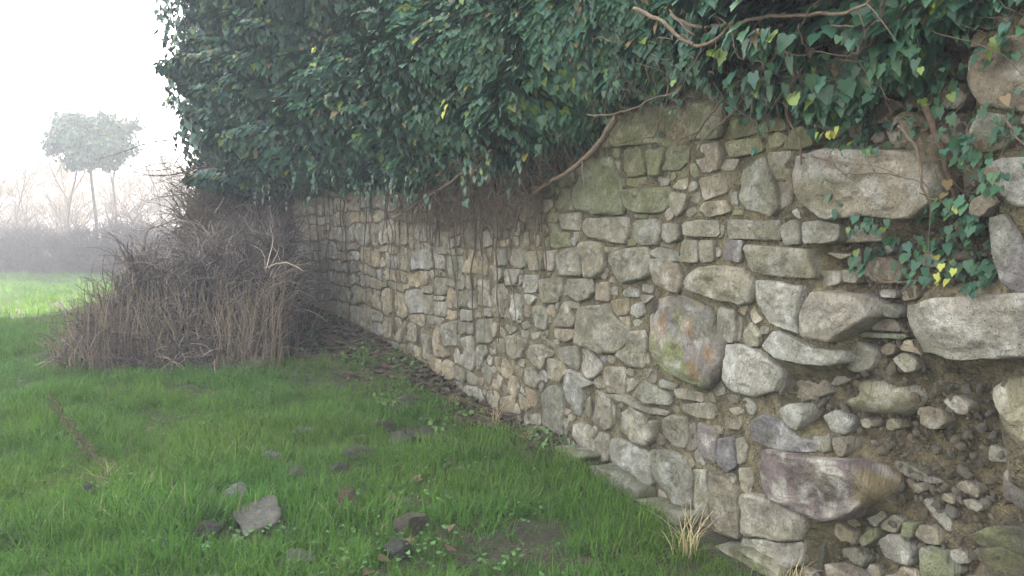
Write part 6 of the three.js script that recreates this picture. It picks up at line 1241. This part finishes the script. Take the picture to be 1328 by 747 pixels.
// ---------------------------------------------------------------- bare trees, hedge and scrub beyond the field
function bareTree(seed, height, spread, r0) {
  const r = rng(seed), a = acc();
  (function grow(p, d, len, rad, lv) {
    const pts = [p.clone()], q = p.clone(), e = d.clone(); for (let i = 0; i < 4; i++) { q.addScaledVector(e, len / 4); pts.push(q.clone()); e.x += (r() - .5) * .3; e.z += (r() - .5) * .3; e.y += (r() - .3) * .12; e.normalize(); }
    stemInto(a, pts, rad, rad * .55, lv < 2 ? 5 : 3); if (lv >= 4) return;
    const n = lv === 0 ? 5 : lv < 3 ? 4 : 3; for (let k = 0; k < n; k++) { const at = pts[Math.min(4, 1 + Math.floor(r() * 4))], dir = e.clone().add(V((r() - .5) * spread, (r() - .25) * .9, (r() - .5) * spread)).normalize(); grow(at, dir, len * (.52 + .25 * r()), rad * .5, lv + 1); }
  })(V(0, 0, 0), V((r() - .5) * .15, 1, (r() - .5) * .15), height * .36, r0, 0);
  return accGeo(a);
}
{
  const forms = [[51, 8, 1.5, .08], [52, 9, 1.4, .09], [53, 6.5, 1.8, .07], [54, 8.5, 1.6, .08]].map(f => bareTree(...f));
  const spots = [[-21.5, -33, 1.0, 0], [-18.6, -33.5, .9, 1], [-16.0, -35, .85, 2], [-14.8, -34, .95, 3], [-13.4, -33, 1.0, 0], [-12.2, -31, .9, 2], [-11.6, -34, 1.1, 1], [-24, -32, 1.15, 1], [-20, -36, 1.1, 3], [-10.4, -30, .95, 3], [-27, -36, 1.2, 0], [-9.3, -33, 1.1, 0], [-22.6, -31.5, .8, 2], [-17.4, -31.6, .62, 2], [-15.4, -32, .6, 0], [-19.4, -32, .75, 3], [-12.9, -36, 1.15, 3], [-18.2, -37, 1.2, 1], [-23.2, -37, 1.3, 2]];
  const r = rng(61); spots.forEach(([x, z, k, f]) => { const t = thing('bare_tree', 'leafless pale winter tree standing behind the hedge', 'tree', V(x, groundY(x, z) - .05, z), 'bare trees behind the hedge'); t.rotation.y = r() * 6; t.scale.setScalar(k); part('trunk', forms[f], M.paleBark, t); });
}
// a spray of fine twigs, used many times over in hedge and thicket
function sprayGeo(seed, n, len, rad, droop) { const r = rng(seed), a = acc(); for (let k = 0; k < n; k++) { const p = V((r() - .5) * .2, (r() - .5) * .1, (r() - .5) * .2), d = V(r() - .5, .3 + r() * .7, r() - .5).normalize().multiplyScalar(len / 4 * (.6 + .6 * r())), pts = []; for (let i = 0; i < 5; i++) { pts.push(p.clone()); p.add(d); d.y -= droop * len * .25; d.x += (r() - .5) * .25 * len * .25 * 2; d.z += (r() - .5) * .25 * len * .25 * 2; } stemInto(a, pts, rad, rad * .4, 3); } return accGeo(a); }
const sprays = [sprayGeo(71, 10, .55, .009, .16), sprayGeo(72, 8, .8, .010, .22), sprayGeo(73, 13, .42, .0065, .05)];
function sprayMass(name, n, place, color, parent, seed, mat = M.twig) {
  const r = rng(seed), o = new THREE.Object3D(), c = new THREE.Color();
  sprays.forEach((g, v) => { const im = new THREE.InstancedMesh(g, mat, Math.floor(n / 3)); im.name = v ? name + '_00' + v : name; im.userData.kind = 'stuff';
    for (let i = 0; i < im.count; i++) { o.position.set(0, 0, 0); o.rotation.set((r() - .5) * 1.4, r() * 6.3, (r() - .5) * 1.4); o.scale.setScalar(.7 + .7 * r()); place(r, o); o.updateMatrix(); im.setMatrixAt(i, o.matrix); im.setColorAt(i, color(r, c)); }
    im.castShadow = im.receiveShadow = true; parent.add(im); });
}
{
  const h = thing('hedge', 'long low brown leafless hedge across the far side of the field', 'hedge', V(-18, groundY(-18, -29), -29));
  sprayMass('twigs', 5400, (r, o) => { const x = (r() - .5) * 44, top = 1.55 + .35 * nz(x * .5, 2, 3) + .2 * nz(x * 1.7, 5, 3); o.position.set(x, r() * top - .1, (r() - .5) * 1.6 * Math.sqrt(1 - .5 * r()) + .04 * x); o.scale.multiplyScalar(1.15); }, (r, c) => { const k = .7 + .6 * r(); return c.setRGB(.07 * k, .055 * k, .05 * k); }, h, 81);
  const far = new THREE.Group(); far.name = 'far_scrub'; far.position.set(0, groundY(0, -46), -47); tag(far, 'far-off belt of bare scrub and woodland behind the field', 'woodland'); far.userData.kind = 'stuff'; scene.add(far);
  sprayMass('twigs', 5000, (r, o) => { const x = (r() - .5) * 120, top = 4.6 + 2.2 * nz(x * .14, 2, 3) + 1.2 * nz(x * .5, 5, 3); o.position.set(x, r() * top, (r() - .5) * 6); o.scale.multiplyScalar(2.6); }, (r, c) => { const k = .8 + .5 * r(); return c.setRGB(.26 * k, .205 * k, .14 * k); }, far, 83);
}
// ---------------------------------------------------------------- dead bramble thicket
{
  const cx = -3.9, cz = -10.4, t = thing('bramble_thicket', 'tangled dead bramble thicket with pale upright canes beside the wall end', 'thicket', V(cx, groundY(cx, cz), cz));
  // the thicket's top: low on the left, a dome in the middle, taller scrub behind
  const hgt = (x, z) => { const X = x + cx, D = -(z + cz); const l = sm(-5.35, -4.5, X), f = 1.15 * l * Math.sqrt(clamp(1 - ((X + 3.4) / 2.3) ** 2 * .6, .05, 1)), back = sm(10.2, 12, D) * .40 * sm(-5.2, -3.8, X), front = sm(8.55, 9.6, D); return (f * front + back) * (.95 + .55 * nz(X * 1.8, D * 1.8, 4) + .3 * nz(X * 4, D * 4, 6)); };
  const rr = (r, o, deep) => { let x, z, h; do { x = -1.5 + r() * 2.65; z = -1.9 + r() * 3.8; h = hgt(x, z); } while (h < .12 || wallGap(x + cx, z + cz) < .55 + (1 - r()) * .5); const y = h * (deep ? r() : 1 - .35 * r() * r()) - .12; const D = -(z + cz), lift = D < 9.9 && z * 7.3 % 1 < .3 ? Math.max(y, h * .55 - .1) : y; o.position.set(x, groundY(x + cx, z + cz) - t.position.y + lift, z); };
  sprayMass('tangle', 1900, (r, o) => { rr(r, o, r() < .45); o.rotation.x += (r() - .5) * 1.6; o.scale.multiplyScalar(.72); }, (r, c) => { const k = .7 + .7 * r(); return r() < .5 ? c.setRGB(.085 * k, .07 * k, .064 * k) : r() < .82 ? c.setRGB(.17 * k, .14 * k, .115 * k) : c.setRGB(.34 * k, .285 * k, .22 * k); }, t, 101);
  const r = rng(103), a = acc(), b = acc();
  for (let k = 0; k < 620; k++) { let X = -5.1 + r() * 2.55, D = 8.7 + Math.pow(r(), 1.8) * 1.2 + .1 * Math.sin(X * 3), gy = groundY(X, -D) - t.position.y; const hh = (.35 + .55 * sm(-5.4, -4.5, X)) * (.35 + .95 * r()), lx = (r() - .5) * .55 * (.4 + r()), lz = (r() - .5) * .35, pts = []; for (let i = 0; i < 5; i++) { const q = i / 4; pts.push(V(X - cx + lx * q * q + .04 * (r() - .5), gy - .02 + hh * q * (1 - .25 * Math.abs(lx) * q), -D - cz + lz * q + .015 * (r() - .5))); } stemInto(k % 3 ? a : b, pts, .0035 + .005 * r() * r(), .002, 4); }
  for (let k = 0; k < 130; k++) { const X = -5 + r() * 2.4, D = 9 + r() * 2.6, p = V(X - cx, groundY(X, -D) - t.position.y, -D - cz), an = r() * 6.28, L = .8 + 1.3 * r(), pts = []; for (let i = 0; i < 8; i++) { const u = i / 7; pts.push(V(p.x + Math.cos(an) * L * .55 * u * u + .03 * (r() - .5), p.y + L * (.95 * u - .45 * u * u * u) * sm(-5.6, -4.4, X + Math.cos(an) * .5 * u) + .02 * (r() - .5), p.z + Math.sin(an) * L * .4 * u * u)); } stemInto(k % 2 ? a : b, pts, .005 + .005 * r(), .002, 4); }
  part('canes', accGeo(a), M.paleCane = new THREE.MeshStandardMaterial({ map: barkMap, roughness: 1, color: lin(.40, .335, .245) }), t, 'stuff'); part('canes_001', accGeo(b), M.vine, t, 'stuff');
}
// lower scrub with yellowing leaves that grows round the foot of the ivy-clad tree
{
  const x = -4.1, z = -13.6, t = thing('scrub', 'twiggy scrub with yellow-green leaves between thicket and wall end', 'shrub', V(x, groundY(x, z), z)), r = rng(111), o = new THREE.Object3D(), c = new THREE.Color();
  sprayMass('twigs', 900, (q, p) => p.position.set((q() - .5) * 2.6, q() * 1.7, (q() - .5) * 1.0), (q, k) => k.setRGB(.11 + .06 * q(), .09 + .04 * q(), .07), t, 113);
  const n = 1500, im = new THREE.InstancedMesh(leafB, M.leafThin = new THREE.MeshPhysicalMaterial({ color: 0xffffff, roughness: .8, transmission: .45, thickness: 0, side: THREE.DoubleSide }), n); im.name = 'foliage'; im.userData.kind = 'stuff';
  for (let i = 0; i < n; i++) { o.position.set(-.6 + r() * 1.5, .5 + r() * 1.7, (r() - .5) * .9); o.rotation.set(r() * 6, r() * 6, r() * 6); o.scale.setScalar(.05 + .05 * r()); o.updateMatrix(); im.setMatrixAt(i, o.matrix); im.setColorAt(i, r() < .35 ? c.setRGB(.34, .34, .06) : c.setRGB(.10, .15, .04)); }
  im.castShadow = true; t.add(im);
}

// ---------------------------------------------------------------- grass
function tuftGeo(seed, n, len, wid, spread, bend) {
  const r = rng(seed), P = [], I = [], C = [];
  for (let k = 0; k < n; k++) {
    const a = r() * 6.283, q = Math.sqrt(r()) * spread, x = Math.cos(a) * q, z = Math.sin(a) * q, f = r() * 6.283, l = len * (.45 + .75 * r()), b = bend * (.3 + r()), w = wid * (.6 + .7 * r()), cx = Math.cos(f), cz = Math.sin(f), base = P.length / 3;
    [[0, 1], [.4, .85], [.75, .55], [1, 0]].forEach(([t, ww]) => { const lean = b * t * t * l, y = l * t * (1 - .28 * b * t); const mx = x + cx * lean, mz = z + cz * lean; if (ww) P.push(mx - cz * w * ww * .5, y, mz + cx * w * ww * .5, mx + cz * w * ww * .5, y, mz - cx * w * ww * .5); else P.push(mx, y, mz); });
    I.push(base, base + 1, base + 2, base + 1, base + 3, base + 2, base + 2, base + 3, base + 4, base + 3, base + 5, base + 4, base + 4, base + 5, base + 6);
  }
  return geoOf(P, I);
}
const MUD = [[-.06, -4.05, .42, .30], [.25, -3.75, .25, .2], [-.55, -5.9, .3, .2], [-.75, -6.3, .3, .25], [-.35, -5.2, .2, .15]];
const ROCKS = [[-1.31, -4.08, .2], [-1.57, -4.48, .09], [-1.53, -3.92, .09], [-.99, -3.62, .09], [-.53, -4.05, .11], [-.54, -3.74, .08], [-.91, -4.35, .08], [-2.01, -4.63, .06], [-2.46, -4.53, .06], [-1.62, -5.33, .08], [-1.35, -4.9, .08], [-1.58, -6.05, .08], [-1.11, -5.05, .07], [-.79, -5.82, .1], [-1.05, -5.4, .1], [-.98, -7.1, .14], [-2.79, -8.7, .18], [-1.03, -6.36, .09]];
function grassHere(x, z) {
  for (const [rx, rz, rad] of ROCKS) { const dx = x - rx, dz = z - rz - rad * .5; if (dx * dx + dz * dz < rad * rad * .9) return .04; }
  const gap = wallGap(x, z), D = -z; if (gap < (D < 6.2 ? .20 : D < 13.4 ? .10 : -9)) return 0;
  let k = 1; for (const [mx, mz, a, b] of MUD) { const q = ((x - mx) / a) ** 2 + ((z - mz) / b) ** 2; k *= mix(.18, 1, sm(.35, 1.3, q + .5 * nz(x * 5, 1, z * 5))); }
  const wid = interp(D, [5, 7.5, 8.6, 9.6, 13], [.28, .45, .7, 1.25, 1.6]), bank = sm(wid * 1.25, wid * .75, gap + .25 * nz(x * 2, 4, z * 2)) * sm(5.2, 5.8, D) * (D < 15 ? 1 : 0); k *= 1 - .93 * bank;         // litter on the bank at the foot of the wall
  if (x > -5.5 && x < -1.9 && D > 9.15 && D < 13.5) k *= .08;                                         // under the thicket
  return k;
}
{
  const r = rng(201), o = new THREE.Object3D(), c = new THREE.Color(), sets = [[], [], [], []];
  const add = (x, z, sc, dry) => { const y = groundY(x, z) - .012; sets[dry ? 3 : Math.floor(r() * 3)].push([x, y, z, sc * (.65 + .7 * r()), r() * 6.283, dry]); };
  const field = (n, D0, D1, sc, pw) => { for (let i = 0; i < n; i++) { const D = D0 + (D1 - D0) * Math.pow(r(), pw), x = (-1.05 + r() * 1.75) * (D * .66 + .8); if (r() > grassHere(x, -D)) continue; const cl = nz(x * 1.1, 2, D * 1.1) + .6 * nz(x * 3, 7, D * 3); add(x, -D, sc * (1 + .8 * cl), r() < .02 + .06 * sm(.2, .6, cl)); } };
  field(26000, 2.2, 7.5, 1, .8); field(22000, 7, 14, 1.15, .9); field(15000, 13.5, 29, 1.6, .8);
  const geos = [tuftGeo(211, 15, .095, .0052, .05, .7), tuftGeo(212, 15, .08, .0048, .055, 1.0), tuftGeo(213, 14, .115, .005, .05, .6), tuftGeo(214, 5, .105, .0035, .06, 1.3)];
  sets.forEach((set, v) => { const im = new THREE.InstancedMesh(geos[v], v < 3 ? M.grass : M.dry, set.length); im.name = v < 3 ? numbered('grass') : 'dry_grass'; tag(im, v < 3 ? 'lush green grass of the field below the wall' : 'thin straw-coloured dead blades scattered through the green grass', 'grass'); im.userData.kind = 'stuff';
    set.forEach(([x, y, z, sc, a, dry], i) => { o.position.set(x, y, z); o.rotation.set((r() - .5) * .35, a, (r() - .5) * .35); o.scale.set(sc, sc, sc); o.updateMatrix(); im.setMatrixAt(i, o.matrix); const k = .54 + .52 * r(), q = nz(x * .8, 9, z * .8); if (dry) c.setRGB(.27 * k, .27 * k, .12 * k); else c.setRGB(mix(.088, .135, .5 + q) * k, mix(.235, .26, .5 + q) * k, .024 * k); im.setColorAt(i, c); });
    im.castShadow = im.receiveShadow = true; scene.add(im); });
}
// clover and small weeds in patches through the grass, and a few dead leaves
{
  const r = rng(231), o = new THREE.Object3D(), c = new THREE.Color(), n = 2600, im = new THREE.InstancedMesh(leafB, M.ivyGreen = new THREE.MeshStandardMaterial({ color: 0xffffff, roughness: .7, side: THREE.DoubleSide }), n); im.name = 'clover'; tag(im, 'small clover and weed leaves growing in patches among the grass', 'clover'); im.userData.kind = 'stuff'; let i = 0, t = 0;
  while (i < n && t++ < 200000) { const D = 2.6 + 7 * r(), x = (-1 + r() * 1.5) * (D * .64 + .3); if (nz(x * 1.6, 3, D * 1.6) + .5 * nz(x * 5, 8, D * 5) < .22 || wallGap(x, -D) < .12) continue; const dead = r() < .06; o.position.set(x, groundY(x, -D) + (dead ? .03 : .02 + .04 * r()), -D); o.rotation.set(-1.57 + (r() - .5) * .9, (r() - .5) * .9, r() * 6.28); o.scale.setScalar(dead ? .04 + .03 * r() : 0.014 + .014 * r()); o.updateMatrix(); im.setMatrixAt(i, o.matrix); const k = .5 + .6 * r(); im.setColorAt(i++, dead ? c.setRGB(.13 * k, .085 * k, .045 * k) : c.setRGB(.07 * k, .18 * k, .04 * k)); }
  im.count = i; im.receiveShadow = true; scene.add(im);
}
// clumps of dead straw at the foot of the wall
const strawGeo = [tuftGeo(221, 46, .30, .0045, .06, .9), tuftGeo(222, 40, .26, .004, .08, 1.2)];
[[.86, -3.88, 1.0, 0, 'pale straw clump hanging at the foundation stones, under the two cracked blocks'], [.10, -5.95, .75, 1, 'thin dead straw wisps beside the mossy foundation slab'], [1.27, -3.52, .9, 1, 'straw clump in front of the crumbled hollow'], [-.15, -6.6, .8, 0, 'dead straw clump on the littered bank below the wall'], [-.55, -7.35, .8, 1, 'matted dead straw among twigs on the bank']].forEach(([x, z, k, v, label]) => {
  const t = thing('straw_clump', label, 'dead grass', V(x, groundY(x, z) - .01, z), 'straw clumps along the wall foot'); t.scale.setScalar(k); const m = part('blades', strawGeo[v], M.straw ??= new THREE.MeshStandardMaterial({ color: lin(.42, .35, .19), roughness: .9, side: THREE.DoubleSide }), t, 'stuff');
});
// litter of dead leaves and twigs on the bank
{
  const r = rng(301), o = new THREE.Object3D(), c = new THREE.Color(), n = 5200, im = new THREE.InstancedMesh(leafB, M.litter, n); im.name = 'leaf_litter'; tag(im, 'dark dead leaves littering the bank at the wall foot', 'leaf litter'); im.userData.kind = 'stuff';
  for (let i = 0; i < n; i++) { const s = 5 + 9 * Math.pow(r(), .8), g = .02 + 1.25 * r() * interp(s, [5, 7.5, 8.8, 9.8, 13], [.28, .45, .7, 1.25, 1.6]), p = W(s, 0, g); o.position.set(p.x, groundY(p.x, p.z) + .008 + .02 * r(), p.z); o.rotation.set(-1.57 + (r() - .5) * 1.2, (r() - .5) * 1.2, r() * 6.28); o.scale.setScalar(.03 + .05 * r()); o.updateMatrix(); im.setMatrixAt(i, o.matrix); const k = .5 + .8 * r(); im.setColorAt(i, c.setRGB(.085 * k, .066 * k, .04 * k)); }
  im.receiveShadow = true; scene.add(im);
  const a = acc(); for (let k = 0; k < 300; k++) { const s = 5.2 + 8.4 * r(), g = .06 + r() * interp(s, [5, 7.5, 8.8, 9.8, 13], [.3, .5, .75, 1.1, 1.3]), p = W(s, 0, g), d = V(r() - .5, .08 * (r() - .2), r() - .5).normalize().multiplyScalar(.06 + .12 * r()), pts = []; p.y = groundY(p.x, p.z) + .015; for (let i = 0; i < 5; i++) { pts.push(p.clone()); p.add(d); p.y = Math.max(groundY(p.x, p.z) + .012, p.y + (r() - .45) * .04); d.applyAxisAngle(V(0, 1, 0), (r() - .5) * .7); } stemInto(a, pts, .003 + .004 * r(), .0015, 4); }
  const tw = new THREE.Mesh(accGeo(a), M.vine); tw.name = 'fallen_twigs'; tag(tw, 'fallen twigs and dead stems strewn along the foot of the wall', 'twigs'); tw.userData.kind = 'stuff'; tw.castShadow = tw.receiveShadow = true; scene.add(tw);
  // green weeds in the litter
  const wn = 900, wm = new THREE.InstancedMesh(leafA, M.ivy, wn); wm.name = 'ground_weeds'; tag(wm, 'small green weeds and seedlings on the littered bank', 'weeds'); wm.userData.kind = 'stuff';
  for (let i = 0; i < wn; i++) { const k = Math.floor(r() * 14), s = 5.6 + ((k * 2.37) % 7.6) + (r() - .5) * .5, g = .15 + ((k * .37) % .8) + (r() - .5) * .3, p = W(s, 0, Math.max(.06, g)); o.position.set(p.x, groundY(p.x, p.z) + .02 + .08 * r(), p.z); o.rotation.set(-1.2 + (r() - .5) * 1.6, r() * 6, r() * 6); o.scale.setScalar(.018 + .03 * r()); o.updateMatrix(); wm.setMatrixAt(i, o.matrix); im.castShadow = true; wm.setColorAt(i, c.setRGB(.05 + .05 * r(), .13 + .05 * r(), .03)); }
  scene.add(wm);
}

// ---------------------------------------------------------------- loose stones in the grass
function rockGeo(seed, flat, boxy, col, moss) {
  const g0 = new THREE.IcosahedronGeometry(1, 5); g0.deleteAttribute('uv'); g0.deleteAttribute('normal'); const g = mergeVertices(g0, 1e-4), p = g.attributes.position, r = rng(seed), cuts = [], C = [], U = []; for (let i = 0; i < 9; i++) cuts.push([V(r() - .5, r() - .5, r() - .5).normalize(), .62 + .28 * r()]); if (boxy) { [[1, 0, 0], [-1, 0, 0], [0, 1, 0], [0, 0, 1], [0, 0, -1]].forEach(a => cuts.push([V(a[0] + .15 * (r() - .5), a[1] + .15 * (r() - .5), a[2] + .15 * (r() - .5)).normalize(), .58])); }
  const v = V(); for (let i = 0; i < p.count; i++) { v.fromBufferAttribute(p, i); for (const [n, d] of cuts) { const e = v.dot(n) - d; if (e > 0) v.addScaledVector(n, -e * .93); } v.multiplyScalar(1 + .16 * fbm(v.x * 1.7 + seed, v.y * 1.7, v.z * 1.7, 5) + .05 * Math.abs(nz(v.x * 6, v.y * 6, v.z * 6 + seed))); p.setXYZ(i, v.x, v.y * flat, v.z); U.push(v.x * .34 + v.y * .2 + seed * .37, v.z * .34 + v.y * .22); const k = .85 + .4 * fbm(v.x * 3, v.y * 3, v.z * 3 + seed), m = moss * sm(0, .25, fbm(v.x * 2 + 7, v.y * 2, v.z * 2 + seed)); C.push(mix(col[0], .09, m) * k, mix(col[1], .12, m) * k, mix(col[2], .04, m) * k); }
  g.setAttribute('color', new THREE.Float32BufferAttribute(C, 3)); g.setAttribute('uv', new THREE.Float32BufferAttribute(U, 2)); g.computeVertexNormals(); return g;
}
[['flat grey squarish slab lying in the grass, largest of the loose stones', -1.31, -4.08, .17, .36, 1, [.235, .23, .215], .25, .5, .22],
 ['round blue-grey stone in the grass behind the flat slab', -1.57, -4.48, .075, .85, 0, [.30, .31, .32], .2, 1, 0],
 ['dark low stone sunk in the grass left of the flat slab', -1.53, -3.92, .085, .6, 0, [.09, .09, .08], .5, 2, 0],
 ['mottled mossy grey stone in the grass in front of the flat slab', -.99, -3.62, .08, .6, 0, [.17, .18, .15], .5, 3, 0],
 ['brown blunt stone standing up in the grass, right of the flat slab', -.53, -4.05, .10, .75, 1, [.19, .155, .125], .4, .8, -.1],
 ['small dark stone at the foot of the brown blunt stone', -.54, -3.74, .065, .8, 0, [.10, .105, .10], .4, 4, 0],
 ['reddish brown stone leaning in the grass', -.91, -4.35, .08, .9, 0, [.17, .105, .065], .35, 2.2, .25],
 ['small black stone alone in the grass behind the slab', -2.01, -4.63, .05, .8, 0, [.045, .045, .04], .2, 1.4, 0],
 ['small dark stone beside the dry dock stalk', -2.46, -4.53, .05, .9, 0, [.09, .095, .10], .3, 3.4, 0],
 ['pale grey stone half hidden in grass beyond the round stone', -1.62, -5.33, .065, .65, 0, [.25, .26, .27], .2, .3, 0],
 ['mossy dark stone half hidden in grass near the pale grey stone', -1.35, -4.9, .07, .55, 0, [.12, .13, .09], .7, 1.9, 0],
 ['low grey stone in the grass toward the thicket', -1.58, -6.05, .07, .55, 0, [.20, .20, .19], .4, 2.7, 0],
 ['small mossy dark stone in the middle of the grass', -1.11, -5.05, .055, .7, 0, [.08, .085, .06], .6, 5, 0],
 ['dark mossy stone at the edge of the littered bank', -.79, -5.82, .095, .65, 0, [.11, .12, .085], .7, 4.2, 0],
 ['flat mossy stone in the grass beside the bank', -1.05, -5.4, .095, .45, 0, [.12, .13, .09], .8, .9, 0],
 ['broad mossy stone on the littered bank', -.98, -7.1, .14, .42, 0, [.12, .125, .085], .8, 2, 0],
 ['large mossy stone at the foot of the thicket canes', -2.79, -8.7, .18, .5, 0, [.17, .18, .10], .8, 1, 0],
 ['small mossy stone on the slope of the bank', -1.03, -6.36, .085, .5, 0, [.10, .11, .075], .7, 3, 0],
].forEach(([label, x, z, rad, flat, boxy, col, moss, turn, tilt], i) => {
  const g = rockGeo(400 + i * 7, flat, boxy, col, moss), m = new THREE.Mesh(g, M.stone); m.name = numbered('loose_stone'); m.position.set(x, groundY(x, z) + rad * flat * (boxy ? .55 : .6), z); m.rotation.set(tilt, turn, tilt * .4); m.scale.setScalar(rad * (i > 6 ? 1.25 : 1)); if (i === 0) m.scale.set(rad, rad, rad * 1.25); tag(m, label, 'stone', 'loose stones in the grass'); m.castShadow = m.receiveShadow = true; scene.add(m);
});
// ---------------------------------------------------------------- dry dock stalk and stems
{
  const x = -2.48, z = -4.93, t = thing('dock_plant', 'dry brown dock stalk with a seed head leaning over the grass', 'plant', V(x, groundY(x, z), z)), r = rng(501), a = acc(), b = acc();
  const main = smoothPts([V(0, -.02, 0), V(-.10, .13, .01), V(-.21, .27, .0), V(-.31, .40, -.01), V(-.41, .55, -.01)], 6); stemInto(a, main, .006, .003, 5); part('stalk', accGeo(a), M.paleBark, t);
  for (let i = 0; i < 1300; i++) { const q = .36 + .64 * r(), lump = .55 + .45 * Math.sin(q * 38); if (r() > lump) continue; const k = main[Math.min(main.length - 1, Math.floor(q * (main.length - 1)))], w = .034 * (1.15 - q * .4), p = V(k.x + (r() - .5) * 2 * w, k.y + (r() - .5) * 2 * w, k.z + (r() - .5) * 2 * w), s = .004 + .005 * r(), base = b.pos.length / 3; for (let c = 0; c < 4; c++) { b.pos.push(p.x + (r() - .5) * 2 * s, p.y + (r() - .5) * 2 * s, p.z + (r() - .5) * 2 * s); b.uv.push(0, 0); } b.idx.push(base, base + 1, base + 2, base, base + 2, base + 3, base, base + 3, base + 1, base + 1, base + 3, base + 2); }
  part('seed_head', accGeo(b), M.dock, t);
  [[[.05, 0, 0], [-.12, .06, .1], [-.32, .09, .12]], [[.1, 0, -.02], [-.1, .14, -.02], [-.30, .18, .0]], [[-.28, 0, .05], [-.24, .12, .04], [-.16, .24, .02]], [[.12, 0, -.1], [.06, .16, -.1], [.02, .34, -.1]], [[-.05, 0, .05], [-.2, .05, .15], [-.42, .06, .2]]].forEach(s => { const c = acc(); stemInto(c, smoothPts(s.map(p => V(...p)), 4), .0045, .002, 4); part('dry_stem', accGeo(c), M.paleBark, t); });
  const d2 = thing('dock_plant', 'thin dry dock stem standing alone in the grass right of the leaning stalk', 'plant', V(-2.28, groundY(-2.28, -5.25), -5.25)), e = acc(); stemInto(e, smoothPts([V(0, -.02, 0), V(-.04, .12, 0), V(-.09, .24, 0), V(-.10, .33, 0)], 4), .004, .002, 4); part('stalk', accGeo(e), M.vine, d2);
  const dry = thing('straw_clump', 'dead straw tuft at the foot of the dock stalk', 'dead grass', V(-2.5, groundY(-2.5, -4.85) - .01, -4.85)); dry.scale.setScalar(.8); part('blades', strawGeo[1], M.straw, dry, 'stuff');
}
renderer.render(scene, camera);
